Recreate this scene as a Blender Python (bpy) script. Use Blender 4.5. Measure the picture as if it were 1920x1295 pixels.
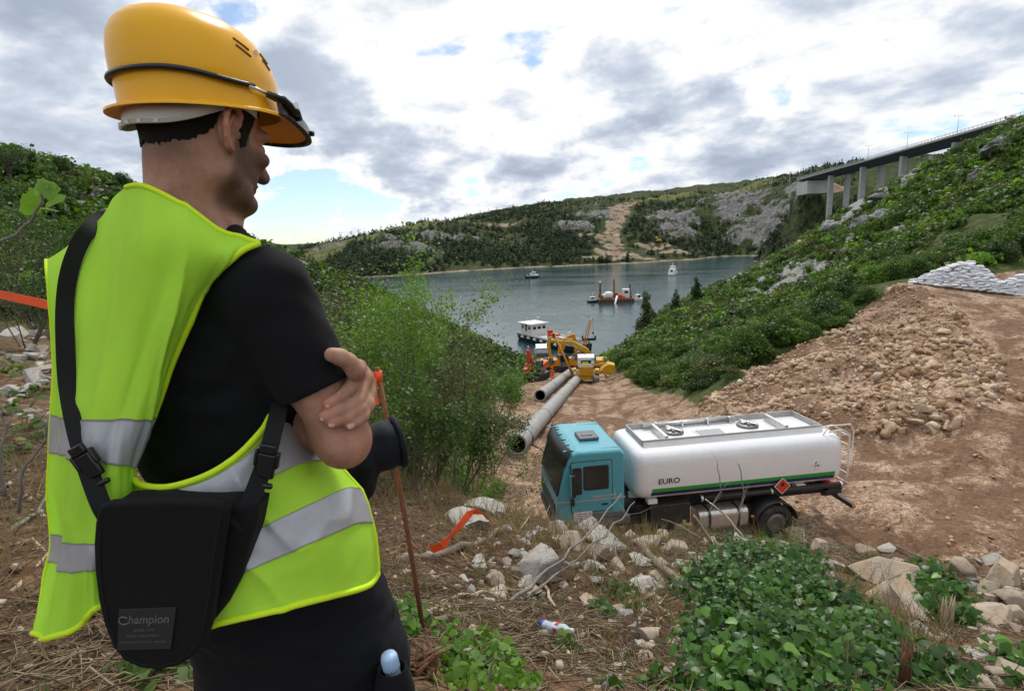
import bpy, bmesh, math, random
import numpy as np
from mathutils import Vector, Matrix, Euler

scene = bpy.context.scene
COL = scene.collection
for o in list(bpy.data.objects):
    bpy.data.objects.remove(o)

# ------------------------------------------------------------------ camera
FPX = 1067.0                      # focal length in pixels of the 1920 px wide photograph
PITCH = math.radians(10.7)
ROLL = math.radians(2.2)
cam_d = bpy.data.cameras.new('camera')
cam_d.sensor_width = 36.0
cam_d.lens = 36.0 * FPX / 1920.0
cam_d.clip_start = 0.05
cam_d.clip_end = 6000.0
cam = bpy.data.objects.new('camera', cam_d)
COL.objects.link(cam)
_f = Vector((0, math.cos(PITCH), -math.sin(PITCH)))
_r0 = Vector((1, 0, 0))
_u0 = _r0.cross(_f)
_r = _r0 * math.cos(ROLL) - _u0 * math.sin(ROLL)
_u = _r0 * math.sin(ROLL) + _u0 * math.cos(ROLL)
cam.matrix_world = Matrix((( _r.x, _u.x, -_f.x, 0), (_r.y, _u.y, -_f.y, 0), (_r.z, _u.z, -_f.z, 0), (0, 0, 0, 1)))
scene.camera = cam

# ------------------------------------------------------------------ exposure, sky, sun
vs = scene.view_settings
vs.view_transform = 'Standard'
try:
    vs.look = 'None'
except Exception:
    pass
vs.exposure = 0.12
vs.gamma = 1.0
vs.use_curve_mapping = False
scene.cycles.max_bounces = 6
scene.cycles.diffuse_bounces = 3
scene.cycles.glossy_bounces = 3
scene.cycles.transmission_bounces = 4
scene.cycles.transparent_max_bounces = 6
scene.cycles.use_denoising = True
scene.cycles.adaptive_threshold = 0.02
scene.cycles.sample_clamp_indirect = 6.0
SUN_EL = math.radians(56.0)
SUN_AZ = math.radians(8.0)        # clockwise from +Y (ahead of the camera, behind the clouds)
sun_d = bpy.data.lights.new('sun', 'SUN')
sun_d.energy = 2.3
sun_d.angle = math.radians(9)
sun_d.color = (1.0, 0.96, 0.9)
sun = bpy.data.objects.new('sun', sun_d)
COL.objects.link(sun)
_sd = Vector((math.cos(SUN_EL) * math.sin(SUN_AZ), math.cos(SUN_EL) * math.cos(SUN_AZ), math.sin(SUN_EL)))
sun.rotation_euler = _sd.to_track_quat('Z', 'Y').to_euler()
sun.location = (0, 0, 60)


class NT:
    """small helper round a node tree"""
    def __init__(self, tree):
        self.t = tree
        tree.nodes.clear()

    def n(self, typ, ins=None, **kw):
        nd = self.t.nodes.new(typ)
        for k, v in kw.items():
            setattr(nd, k, v)
        for k, v in (ins or {}).items():
            if isinstance(v, bpy.types.NodeSocket):
                self.t.links.new(v, nd.inputs[k])
            else:
                nd.inputs[k].default_value = v
        return nd

    def m(self, op, a, b=None, c=None, clamp=False):
        nd = self.t.nodes.new('ShaderNodeMath')
        nd.operation = op
        nd.use_clamp = clamp
        for i, v in enumerate((a, b, c)):
            if v is None:
                continue
            if isinstance(v, bpy.types.NodeSocket):
                self.t.links.new(v, nd.inputs[i])
            else:
                nd.inputs[i].default_value = v
        return nd.outputs[0]

    def v(self, op, a, b=None, scale=None):
        nd = self.t.nodes.new('ShaderNodeVectorMath')
        nd.operation = op
        for i, v in enumerate((a, b)):
            if v is None:
                continue
            if isinstance(v, bpy.types.NodeSocket):
                self.t.links.new(v, nd.inputs[i])
            else:
                nd.inputs[i].default_value = v
        if scale is not None:
            if isinstance(scale, bpy.types.NodeSocket):
                self.t.links.new(scale, nd.inputs['Scale'])
            else:
                nd.inputs['Scale'].default_value = scale
        return nd.outputs['Value'] if op in ('LENGTH', 'DISTANCE', 'DOT_PRODUCT') else nd.outputs[0]

    def noise(self, vec, scale, detail=4.0, rough=0.55, dist=0.0, color=False, lac=2.0):
        nd = self.n('ShaderNodeTexNoise', {'Scale': scale, 'Detail': detail, 'Roughness': rough, 'Distortion': dist, 'Lacunarity': lac})
        if vec is not None:
            self.t.links.new(vec, nd.inputs['Vector'])
        return nd.outputs['Color' if color else 'Fac']

    def ramp(self, fac, stops, interp='LINEAR'):
        nd = self.t.nodes.new('ShaderNodeValToRGB')
        nd.color_ramp.interpolation = interp
        el = nd.color_ramp.elements
        while len(el) > 1:
            el.remove(el[-1])
        el[0].position, el[0].color = stops[0][0], c4(stops[0][1])
        for p, c in stops[1:]:
            e = el.new(p)
            e.color = c4(c)
        self.t.links.new(fac, nd.inputs[0])
        return nd.outputs[0]

    def mix(self, fac, a, b, mode='MIX'):
        nd = self.t.nodes.new('ShaderNodeMix')
        nd.data_type = 'RGBA'
        nd.blend_type = mode
        for nm, v in (('Factor', fac), ('A', a), ('B', b)):
            s = [i for i in nd.inputs if i.name == nm and (i.type == 'RGBA' if nm != 'Factor' else i.type == 'VALUE')][0]
            if isinstance(v, bpy.types.NodeSocket):
                self.t.links.new(v, s)
            else:
                s.default_value = c4(v) if nm != 'Factor' else v
        return [o for o in nd.outputs if o.type == 'RGBA'][0]

    def smooth(self, x, lo, hi):
        nd = self.n('ShaderNodeMapRange', {'From Min': lo, 'From Max': hi, 'To Min': 0.0, 'To Max': 1.0}, interpolation_type='SMOOTHSTEP')
        self.t.links.new(x, nd.inputs['Value'])
        return nd.outputs[0]


def c4(c):
    if isinstance(c, (int, float)):
        return (c, c, c, 1.0)
    c = tuple(c)
    return c if len(c) == 4 else c + (1.0,)


def ray(u, v):
    a = (u - 960) / FPX
    b = (647.5 - v) / FPX
    aw = a * math.cos(ROLL) + b * math.sin(ROLL)
    bw = -a * math.sin(ROLL) + b * math.cos(ROLL)
    return Vector((aw, math.cos(PITCH) + bw * math.sin(PITCH), bw * math.cos(PITCH) - math.sin(PITCH)))


def P(u, v, y):
    """place in the world at distance y whose direction was measured in the photograph"""
    r = ray(u, v)
    return r * (y / r.y)


def PZ(u, v, z):
    r = ray(u, v)
    return r * (z / r.z)


# world: a blue sky with a broken layer of cumulus, lit from ahead
world = bpy.data.worlds.new('World')
scene.world = world
world.use_nodes = True
W = NT(world.node_tree)
sky = W.n('ShaderNodeTexSky', sky_type='NISHITA')
sky.sun_disc = False
sky.sun_elevation = SUN_EL
sky.sun_rotation = SUN_AZ
sky.altitude = 50
sky.air_density = 1.0
sky.dust_density = 0.25
sky.ozone_density = 2.0
tc = W.n('ShaderNodeTexCoord').outputs['Generated']
dirn = W.v('NORMALIZE', tc)
sep = W.n('ShaderNodeSeparateXYZ', {0: dirn})
dz = W.m('MAXIMUM', sep.outputs['Z'], 0.0)
den = W.m('ADD', dz, 0.30)
px = W.m('DIVIDE', sep.outputs['X'], den)
py = W.m('DIVIDE', sep.outputs['Y'], den)
plane = W.n('ShaderNodeCombineXYZ', {0: px, 1: py, 2: W.m('MULTIPLY', dz, 1.2)}).outputs[0]
n_big = W.noise(plane, 1.3, 2.0, 0.5, 0.3)
n_mid = W.noise(plane, 3.4, 7.0, 0.55, 0.1)
warp = W.v('SCALE', W.v('SUBTRACT', W.noise(dirn, 6.0, 5.0, 0.62, color=True), (0.5, 0.5, 0.5)), scale=0.20)
wdir = W.v('ADD', dirn, warp)


def blob(u, v, rad, squash=1.0):
    d = ray(u, v).normalized()
    q = W.v('SUBTRACT', wdir, tuple(d))
    if squash != 1.0:
        q = W.v('MULTIPLY', q, (1.0, 1.0, squash))
    return W.m('SUBTRACT', 1.0, W.smooth(W.v('LENGTH', q), rad * 0.25, rad), clamp=True)


def vmax(lst):
    r = lst[0]
    for x in lst[1:]:
        r = W.m('MAXIMUM', r, x)
    return r


dark = vmax([W.m('MULTIPLY', blob(*b[:4]), b[4]) for b in [
    (1205, 145, .17, 1.5, 1.0), (150, 180, .26, 1.0, .95), (60, 30, .22, 1.3, .8), (560, 150, .15, 1.0, .95), (610, 60, .12, 1.0, .5),
    (800, 300, .22, 2.6, .95), (1000, 330, .17, 2.6, 1.0), (700, 270, .13, 2.0, .7), (1180, 300, .14, 2.0, .55),
    (1330, 310, .2, 3.0, .55), (1560, 290, .18, 2.6, .5), (1400, 230, .18, 2.4, .3), (1760, 130, .22, 2.0, .32), (350, 330, .16, 2.0, .6)]])
gap = vmax([W.m('MULTIPLY', blob(*b[:4]), b[4]) for b in [
    (600, 345, .16, 2.6, 1.0), (520, 400, .14, 2.0, .9), (720, 385, .15, 3.0, .75), (880, 385, .12, 3.0, .45), (470, 20, .07, 1.0, .5), (1100, 340, .1, 3.0, .5), (1440, 190, .06, 1.5, .6)]])
bright = vmax([W.m('MULTIPLY', blob(*b[:4]), b[4]) for b in [
    (800, 60, .34, 1.2, 1.0), (1050, 40, .28, 1.2, .9), (1040, 250, .13, 1.4, .8), (860, 230, .14, 1.6, .7), (1450, 60, .3, 1.6, .6), (1400, 150, .16, 1.6, .6), (120, 230, .12, 1.3, .7), (380, 10, .2, 1.2, .5)]])
dens = W.m('ADD', W.m('MULTIPLY', n_mid, 1.25), W.m('SUBTRACT', W.m('MULTIPLY', n_big, 0.35), 0.19))
dens = W.m('SUBTRACT', dens, W.m('MULTIPLY', gap, 0.26))
dens = W.m('ADD', dens, W.m('MULTIPLY', dark, 0.22))
cover = W.smooth(W.m('ADD', dens, W.m('MULTIPLY', bright, 0.12)), 0.44, 0.58)
shade = W.m('SUBTRACT', W.smooth(dens, 0.52, 0.98), W.m('MULTIPLY', bright, 0.22), clamp=True)
cloud_col = W.ramp(shade, [(0.0, (.99, .99, .99)), (0.2, (.84, .865, .9)), (0.5, (.60, .66, .76)), (1.0, (.37, .43, .54))])
skyc = W.v('MULTIPLY', sky.outputs[0], (.10, .115, .128))
whole = W.mix(W.m('ADD', W.m('MULTIPLY', cover, .82), .18), skyc, cloud_col)
bg = W.n('ShaderNodeBackground', {'Color': whole, 'Strength': 1.0})
W.n('ShaderNodeOutputWorld', {'Surface': bg.outputs[0]})
world.cycles.sampling_method = 'MANUAL'
world.cycles.sample_map_resolution = 256

# ------------------------------------------------------------------ helpers: tags, meshes
rng = np.random.default_rng(7)
random.seed(7)


def tag(o, label=None, cat=None, group=None, kind=None):
    if label:
        o['label'] = label
    if cat:
        o['category'] = cat
    if group:
        o['group'] = group
    if kind:
        o['kind'] = kind
    return o


def empty(name, loc=(0, 0, 0), rot=(0, 0, 0), parent=None, **kw):
    o = bpy.data.objects.new(name, None)
    o.empty_display_size = 0.1
    COL.objects.link(o)
    o.location = loc
    o.rotation_euler = rot
    if parent:
        o.parent = parent
    tag(o, **kw)
    return o


def link(name, me, parent=None, loc=None, rot=None, scale=None, **kw):
    o = bpy.data.objects.new(name, me)
    COL.objects.link(o)
    if parent:
        o.parent = parent
    if loc is not None:
        o.location = loc
    if rot is not None:
        o.rotation_euler = rot
    if scale is not None:
        o.scale = scale if hasattr(scale, '__len__') else (scale,) * 3
    tag(o, **kw)
    return o


def mesh_np(name, V, Fc, mats=(), smooth=False, fattr=None, vattr=None, mat_idx=None):
    """V (n,3), Fc (m,k) all faces of k corners"""
    me = bpy.data.meshes.new(name)
    V = np.ascontiguousarray(V, dtype=np.float32)
    Fc = np.ascontiguousarray(Fc, dtype=np.int32)
    m, k = Fc.shape
    me.vertices.add(len(V))
    me.vertices.foreach_set('co', V.ravel())
    me.loops.add(m * k)
    me.loops.foreach_set('vertex_index', Fc.ravel())
    me.polygons.add(m)
    me.polygons.foreach_set('loop_start', np.arange(0, m * k, k, dtype=np.int32))
    me.polygons.foreach_set('loop_total', np.full(m, k, dtype=np.int32))
    if smooth:
        me.polygons.foreach_set('use_smooth', np.ones(m, dtype=bool))
    for mt in mats:
        me.materials.append(mt)
    if mat_idx is not None:
        me.polygons.foreach_set('material_index', np.ascontiguousarray(mat_idx, dtype=np.int32))
    me.update(calc_edges=True)
    for nm, arr in (fattr or {}).items():
        at = me.attributes.new(nm, 'FLOAT', 'FACE')
        at.data.foreach_set('value', np.ascontiguousarray(arr, dtype=np.float32))
    for nm, arr in (vattr or {}).items():
        at = me.attributes.new(nm, 'FLOAT', 'POINT')
        at.data.foreach_set('value', np.ascontiguousarray(arr, dtype=np.float32))
    return me


class MB:
    """collects shapes, then becomes one mesh object"""
    def __init__(self):
        self.bm = bmesh.new()

    def _add(self, vs_, fs_, mi=0, smooth=False):
        bv = [self.bm.verts.new(v) for v in vs_]
        out = []
        for f in fs_:
            try:
                bf = self.bm.faces.new([bv[i] for i in f])
                bf.material_index = mi
                bf.smooth = smooth
                out.append(bf)
            except ValueError:
                pass
        return bv, out

    def box(self, c, s, rot=None, bev=0.0, mi=0, seg=2):
        x, y, z = s[0] / 2, s[1] / 2, s[2] / 2
        M = Matrix.Translation(Vector(c))
        if rot is not None:
            M = M @ (rot.to_matrix().to_4x4() if isinstance(rot, Euler) else (rot if isinstance(rot, Matrix) else Euler(rot).to_matrix().to_4x4()))
        vs_ = [(-x, -y, -z), (x, -y, -z), (x, y, -z), (-x, y, -z), (-x, -y, z), (x, -y, z), (x, y, z), (-x, y, z)]
        fs_ = [(3, 2, 1, 0), (4, 5, 6, 7), (0, 1, 5, 4), (1, 2, 6, 5), (2, 3, 7, 6), (3, 0, 4, 7)]
        bv, bf = self._add([M @ Vector(v) for v in vs_], fs_, mi)
        if bev > 0:
            es = list({e for f in bf for e in f.edges})
            r = bmesh.ops.bevel(self.bm, geom=es, offset=bev, segments=seg, affect='EDGES', profile=0.5)
            for f in r['faces']:
                f.material_index = mi
                f.smooth = True
        return self

    def prism(self, poly, axis, lo, hi, bev=0.0, mi=0, seg=2, smooth=False):
        """poly of 2-D points; axis 'x','y','z' is the direction of extrusion"""
        def mk(p, h):
            return {'x': (h, p[0], p[1]), 'y': (p[0], h, p[1]), 'z': (p[0], p[1], h)}[axis]
        n = len(poly)
        vs_ = [mk(p, lo) for p in poly] + [mk(p, hi) for p in poly]
        fs_ = [tuple(range(n))[::-1], tuple(range(n, 2 * n))] + [(i, (i + 1) % n, n + (i + 1) % n, n + i) for i in range(n)]
        bv, bf = self._add(vs_, fs_, mi, smooth)
        bmesh.ops.recalc_face_normals(self.bm, faces=bf)
        if bev > 0:
            es = list({e for f in bf[:2] for e in f.edges})
            r = bmesh.ops.bevel(self.bm, geom=es, offset=bev, segments=seg, affect='EDGES', profile=0.5)
            for f in r['faces']:
                f.material_index = mi
                f.smooth = True
        return self

    def tube(self, pts, rad, n=8, mi=0, caps=True, smooth=True, flat=None):
        """sweep a circle (or a flat ellipse) along a polyline; rad a number or a list"""
        pts = [Vector(p) for p in pts]
        rads = rad if hasattr(rad, '__len__') else [rad] * len(pts)
        rings = []
        up = None
        for i, p in enumerate(pts):
            d = (pts[min(i + 1, len(pts) - 1)] - pts[max(i - 1, 0)])
            if d.length < 1e-9:
                d = Vector((0, 0, 1))
            d.normalize()
            if up is None:
                up = Vector((0, 0, 1)) if abs(d.z) < 0.95 else Vector((1, 0, 0))
            a = d.cross(up)
            if a.length < 1e-6:
                a = d.cross(Vector((0, 1, 0)))
            a.normalize()
            b = a.cross(d).normalized()
            up = b
            rings.append([p + a * (rads[i] * math.cos(2 * math.pi * k / n)) + b * (rads[i] * (flat or 1.0) * math.sin(2 * math.pi * k / n)) for k in range(n)])
        vs_ = [v for r in rings for v in r]
        fs_ = []
        for i in range(len(pts) - 1):
            for k in range(n):
                k2 = (k + 1) % n
                fs_.append((i * n + k, i * n + k2, (i + 1) * n + k2, (i + 1) * n + k))
        self._add(vs_, fs_, mi, smooth)
        if caps:
            L = (len(pts) - 1) * n
            self._add(rings[0], [tuple(range(n))[::-1]], mi)
            self._add(rings[-1], [tuple(range(n))], mi)
        return self

    def cyl(self, p0, p1, r0, r1=None, n=16, mi=0, caps=True):
        return self.tube([p0, p1], [r0, r0 if r1 is None else r1], n, mi, caps)

    def lathe(self, prof, n=24, mi=0, M=None, smooth=True):
        """prof list of (radius, height) turned round z"""
        M = M or Matrix.Identity(4)
        vs_ = []
        for r, h in prof:
            for k in range(n):
                a = 2 * math.pi * k / n
                vs_.append(M @ Vector((r * math.cos(a), r * math.sin(a), h)))
        fs_ = []
        for i in range(len(prof) - 1):
            for k in range(n):
                k2 = (k + 1) % n
                fs_.append((i * n + k, i * n + k2, (i + 1) * n + k2, (i + 1) * n + k))
        self._add(vs_, fs_, mi, smooth)
        return self

    def loft(self, rings, closed=True, mi=0, smooth=True, caps=False):
        n = len(rings[0])
        vs_ = [v for r in rings for v in r]
        fs_ = []
        for i in range(len(rings) - 1):
            for k in range(n if closed else n - 1):
                k2 = (k + 1) % n
                fs_.append((i * n + k, i * n + k2, (i + 1) * n + k2, (i + 1) * n + k))
        if caps:
            fs_.append(tuple(range(n))[::-1])
            fs_.append(tuple(range((len(rings) - 1) * n, len(rings) * n)))
        bv, bf = self._add(vs_, fs_, mi, smooth)
        return self

    def mesh(self, name, mats):
        me = bpy.data.meshes.new(name)
        bmesh.ops.remove_doubles(self.bm, verts=self.bm.verts, dist=1e-5)
        bmesh.ops.recalc_face_normals(self.bm, faces=self.bm.faces)
        self.bm.to_mesh(me)
        self.bm.free()
        for m in (mats if isinstance(mats, (list, tuple)) else [mats]):
            me.materials.append(m)
        return me

    def build(self, name, mats, parent=None, **kw):
        return link(name, self.mesh(name, mats), parent, **kw)


def copy_tree(o, parent=None):
    c = o.copy()
    COL.objects.link(c)
    c.parent = parent
    for ch in list(o.children):
        copy_tree(ch, c)
    return c


# ------------------------------------------------------------------ numpy noise
def _hash(ix, iy, iz, seed):
    h = (ix.astype(np.int64) * 374761393 + iy.astype(np.int64) * 668265263 + iz.astype(np.int64) * 2147483647 + seed * 1274126177) & 0xFFFFFFFF
    h = ((h ^ (h >> 13)) * 1274126177) & 0xFFFFFFFF
    h = (h ^ (h >> 16)) & 0xFFFFFF
    return h.astype(np.float64) / 0xFFFFFF


def vnoise(p, seed=0):
    """value noise in -1..1 for points (n,3) or (n,2)"""
    p = np.asarray(p, dtype=np.float64)
    if p.shape[1] == 2:
        p = np.concatenate([p, np.zeros((len(p), 1))], 1)
    i = np.floor(p)
    f = p - i
    f = f * f * (3 - 2 * f)
    i = i.astype(np.int64)
    r = 0
    for dx in (0, 1):
        for dy in (0, 1):
            for dz_ in (0, 1):
                w = (f[:, 0] if dx else 1 - f[:, 0]) * (f[:, 1] if dy else 1 - f[:, 1]) * (f[:, 2] if dz_ else 1 - f[:, 2])
                r = r + w * _hash(i[:, 0] + dx, i[:, 1] + dy, i[:, 2] + dz_, seed)
    return r * 2 - 1


def fbm(p, octv=4, seed=0, gain=0.5):
    p = np.asarray(p, dtype=np.float64)
    r = 0
    a = 1.0
    for k in range(octv):
        r = r + a * vnoise(p * (2.03 ** k) + 13.7 * k, seed + k)
        a *= gain
    return r


def sstep(x, lo, hi):
    t = np.clip((x - lo) / (hi - lo), 0, 1)
    return t * t * (3 - 2 * t)

# ------------------------------------------------------------------ materials
def new_mat(name):
    m = bpy.data.materials.new(name)
    m.use_nodes = True
    return m, NT(m.node_tree)


def finish(t, bsdf, disp=None):
    t.n('ShaderNodeOutputMaterial', {'Surface': bsdf})


def simple(name, col, rough=0.5, metal=0.0, var=0.12, scale=6.0, bump=0.0, bscale=60.0, dirt=None, dirt_amt=0.0, coat=0.0, spec=0.5, sheen=0.0):
    m, t = new_mat(name)
    co = t.n('ShaderNodeTexCoord').outputs['Object']
    nz = t.noise(co, scale, 5.0, 0.6)
    c0 = tuple(max(0, x * (1 - var)) for x in col[:3])
    c1 = tuple(min(1, x * (1 + var)) for x in col[:3])
    base = t.ramp(nz, [(0.3, c0), (0.7, c1)])
    if dirt is not None:
        dn = t.smooth(t.noise(co, scale * 0.7, 7.0, 0.68, 0.4), 0.62 - dirt_amt * 0.3, 0.85 - dirt_amt * 0.2)
        base = t.mix(t.m('MULTIPLY', dn, min(1, dirt_amt + 0.3)), base, dirt)
    ins = {'Base Color': base, 'Metallic': metal, 'Specular IOR Level': spec, 'Coat Weight': coat, 'Sheen Weight': sheen}
    ins['Roughness'] = t.m('ADD', t.m('MULTIPLY', t.noise(co, scale * 2.3, 4.0), 0.25), rough - 0.12, clamp=True)
    if bump > 0:
        ins['Normal'] = t.n('ShaderNodeBump', {'Strength': bump, 'Distance': 0.01, 'Height': t.noise(co, bscale, 4.0, 0.6)}).outputs[0]
    finish(t, t.n('ShaderNodeBsdfPrincipled', ins).outputs[0])
    return m


def leaf_mat(name, dark, light, trans=0.35, yellow=None, rough=0.5):
    """leaf colour varies from leaf to leaf (face attribute tint) and from plant to plant"""
    m, t = new_mat(name)
    at = t.n('ShaderNodeAttribute', attribute_name='tint').outputs['Fac']
    oi = t.n('ShaderNodeObjectInfo').outputs['Random']
    f = t.m('ADD', t.m('MULTIPLY', at, 0.75), t.m('MULTIPLY', oi, 0.35), clamp=True)
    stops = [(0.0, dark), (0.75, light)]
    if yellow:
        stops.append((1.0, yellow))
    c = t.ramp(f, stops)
    d = t.n('ShaderNodeBsdfPrincipled', {'Base Color': c, 'Roughness': rough, 'Specular IOR Level': 0.35})
    tr = t.n('ShaderNodeBsdfTranslucent', {'Color': t.mix(1.0, c, (1.25, 1.35, 0.6), 'MULTIPLY')})
    finish(t, t.n('ShaderNodeMixShader', {0: trans, 1: d.outputs[0], 2: tr.outputs[0]}).outputs[0])
    return m


def rock_mat(name, cols, scale=1.0, orange=0.0, lichen=0.0, bump=0.6, tint=.3):
    m, t = new_mat(name)
    co0 = t.n('ShaderNodeTexCoord').outputs['Object']
    oi = t.n('ShaderNodeObjectInfo').outputs['Random']
    off = t.n('ShaderNodeCombineXYZ', {0: t.m('MULTIPLY', oi, 37.0), 1: t.m('MULTIPLY', oi, 11.0), 2: 0.0}).outputs[0]
    co = t.v('ADD', co0, off)
    n1 = t.noise(co, 2.2 * scale, 8.0, 0.65, 0.4)
    at = t.n('ShaderNodeAttribute', attribute_name='tint').outputs['Fac']
    k = t.m('ADD', t.m('MULTIPLY', n1, 0.62), t.m('ADD', t.m('MULTIPLY', oi, 0.22), t.m('MULTIPLY', at, tint)), clamp=True)
    base = t.ramp(k, [(0.18 + 0.6 * i / (len(cols) - 1), c) for i, c in enumerate(cols)])
    if orange:
        on = t.smooth(t.m('ADD', t.noise(co, 1.3 * scale, 5.0, 0.6, 0.6), t.m('MULTIPLY', oi, 0.25)), 0.55, 0.82)
        base = t.mix(t.m('MULTIPLY', on, orange), base, (.42, .25, .12))
    if lichen:
        ln = t.smooth(t.noise(co, 7.0 * scale, 6.0, 0.7), 0.56, 0.64)
        base = t.mix(t.m('MULTIPLY', ln, lichen), base, (.11, .11, .10))
    crk = t.n('ShaderNodeTexVoronoi', {'Vector': t.v('ADD', co, t.v('SCALE', t.noise(co, 3 * scale, 4.0, color=True), scale=0.35)), 'Scale': 2.6 * scale}, feature='DISTANCE_TO_EDGE').outputs[0]
    ck = t.smooth(crk, 0.0, 0.05)
    base = t.mix(t.m('MULTIPLY', t.m('SUBTRACT', 1.0, ck), 0.28), base, (.10, .085, .07))
    h = t.m('ADD', t.m('MULTIPLY', t.noise(co, 9 * scale, 8.0, 0.7), 0.7), t.m('MULTIPLY', ck, 0.15))
    bp = t.n('ShaderNodeBump', {'Strength': bump, 'Distance': 0.05 / scale, 'Height': h}).outputs[0]
    finish(t, t.n('ShaderNodeBsdfPrincipled', {'Base Color': base, 'Roughness': 0.88, 'Specular IOR Level': 0.25, 'Normal': bp}).outputs[0])
    return m


M = {}
M['limestone'] = rock_mat('limestone', [(.15, .14, .13), (.30, .285, .26), (.42, .395, .35), (.52, .48, .42)], 1.0, 0.0, 0.35)
M['hill_rock'] = rock_mat('hill_limestone', [(.09, .09, .09), (.19, .19, .19), (.29, .285, .28), (.38, .37, .36)], .55, 0.0, 0.45)
M['fresh_stone'] = rock_mat('fresh_stone', [(.17, .125, .085), (.32, .255, .185), (.44, .37, .285), (.54, .48, .40)], 1.6, 0.45, 0.15)
M['rubble'] = rock_mat('rubble_stone', [(.16, .085, .045), (.34, .21, .12), (.49, .35, .225), (.60, .49, .38)], 1.2, 0.5, 0.0, 0.5, .45)
M['dead_wood'] = simple('dead_wood', (.19, .145, .105), .85, var=.35, scale=9, bump=.5, bscale=40)
M['pale_wood'] = simple('pale_wood', (.42, .33, .22), .85, var=.3, scale=12, bump=.4, bscale=60)
M['grey_twig'] = simple('grey_twig', (.20, .18, .16), .85, var=.3, scale=14)
M['bark'] = simple('bark', (.13, .10, .075), .9, var=.35, scale=8, bump=.6, bscale=25)
M['root_wood'] = simple('root_wood', (.15, .07, .035), .9, var=.4, scale=10, bump=.8, bscale=30)
M['leaf_mid'] = leaf_mat('leaf_mid', (.03, .066, .012), (.10, .178, .028), .36, (.18, .24, .045))
M['leaf_dark'] = leaf_mat('leaf_dark', (.02, .045, .013), (.065, .12, .026), .28, (.10, .16, .035))
M['leaf_bright'] = leaf_mat('leaf_bright', (.06, .14, .015), (.17, .32, .035), .42, (.27, .38, .06))
M['leaf_olive'] = leaf_mat('leaf_olive', (.055, .07, .022), (.14, .16, .05), .32, (.24, .21, .08))
M['pine'] = leaf_mat('pine_needles', (.018, .036, .018), (.052, .088, .034), .2, (.085, .12, .045), .6)
M['ivy'] = leaf_mat('ivy_leaf', (.018, .062, .009), (.08, .195, .021), .34, (.19, .36, .04), .38)
M['flower_yellow'] = simple('flower_yellow', (.75, .5, .03), .6)
M['flower_white'] = simple('flower_white', (.7, .7, .62), .6)
M['dry_grass'] = leaf_mat('dry_grass', (.12, .085, .045), (.32, .245, .14), .2, (.45, .36, .22))
M['litter'] = leaf_mat('litter', (.06, .04, .025), (.20, .14, .09), .05, (.38, .29, .19), .9)
M['white_paint'] = simple('white_paint', (.8, .81, .82), .28, var=.03, scale=2, coat=.4)
M['white_plain'] = simple('white_plain', (.78, .78, .77), .45, var=.05, scale=3, dirt=(.3, .26, .2), dirt_amt=.1)
M['teal'] = simple('teal_paint', (.075, .36, .44), .3, var=.05, scale=2.5, dirt=(.25, .22, .17), dirt_amt=.14, coat=.4)
M['black_plastic'] = simple('black_plastic', (.022, .022, .024), .5, var=.2, scale=8, dirt=(.16, .13, .1), dirt_amt=.16)
M['dark_metal'] = simple('dark_metal', (.035, .035, .038), .55, .3, var=.25, scale=6, dirt=(.17, .13, .09), dirt_amt=.25)
M['grey_plastic'] = simple('grey_plastic', (.12, .125, .135), .5, var=.1, scale=8, dirt=(.25, .21, .16), dirt_amt=.1)
M['rubber'] = simple('rubber', (.028, .027, .026), .8, var=.25, scale=9, dirt=(.2, .15, .1), dirt_amt=.4, bump=.2)
M['alu'] = simple('aluminium', (.62, .62, .61), .38, .85, var=.12, scale=5, dirt=(.3, .25, .19), dirt_amt=.25)
M['grey_deck'] = simple('grey_deck', (.42, .42, .40), .6, .2, var=.15, scale=5, dirt=(.24, .19, .14), dirt_amt=.3)
M['green_stripe'] = simple('green_stripe', (.02, .33, .035), .32, var=.04)
M['blue_stripe'] = simple('blue_stripe', (.022, .022, .15), .32, var=.04)
M['grey_stripe'] = simple('grey_stripe', (.33, .34, .36), .4, var=.05)
M['red_sign'] = simple('red_sign', (.62, .045, .02), .4, var=.04)
M['red_lens'] = simple('red_lens', (.62, .02, .015), .18, var=.1, coat=.6)
M['amber'] = simple('amber_lens', (.75, .24, .02), .25, var=.1)
M['black_ink'] = simple('black_ink', (.012, .012, .013), .6, var=.05)
M['blue_ink'] = simple('blue_ink', (.05, .06, .3), .6, var=.05)
M['cat_yellow'] = simple('machine_yellow', (.62, .36, .018), .42, var=.12, scale=3, dirt=(.22, .15, .09), dirt_amt=.3)
M['orange_yellow'] = simple('machine_orange_yellow', (.66, .27, .012), .42, var=.12, scale=3, dirt=(.22, .14, .08), dirt_amt=.25)
M['red_machine'] = simple('machine_red', (.62, .075, .03), .45, var=.12, scale=3, dirt=(.25, .15, .09), dirt_amt=.12)
M['steel'] = simple('steel', (.2, .19, .18), .5, .6, var=.2, scale=6, dirt=(.2, .12, .06), dirt_amt=.35)
M['rust'] = simple('rust', (.20, .075, .03), .85, .1, var=.35, scale=16, bump=.5, bscale=80)
M['hull_black'] = simple('hull_black', (.02, .024, .028), .5, var=.2)
M['pontoon_rust'] = simple('pontoon_rust', (.22, .105, .055), .8, .1, var=.4, scale=.8)
M['concrete'] = simple('concrete', (.40, .395, .38), .85, var=.14, scale=.35, bump=.1)
M['concrete_pale'] = simple('concrete_pale', (.55, .52, .47), .85, var=.14, scale=.2)
M['dark_deck'] = simple('bridge_deck', (.075, .08, .085), .7, var=.12, scale=.2)
M['galv'] = simple('galvanised', (.5, .5, .5), .5, .5, var=.1)
M['pipe'] = simple('pipe_concrete', (.32, .315, .30), .75, var=.16, scale=2.2, dirt=(.3, .22, .15), dirt_amt=.3, bump=.25, bscale=30)
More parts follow.
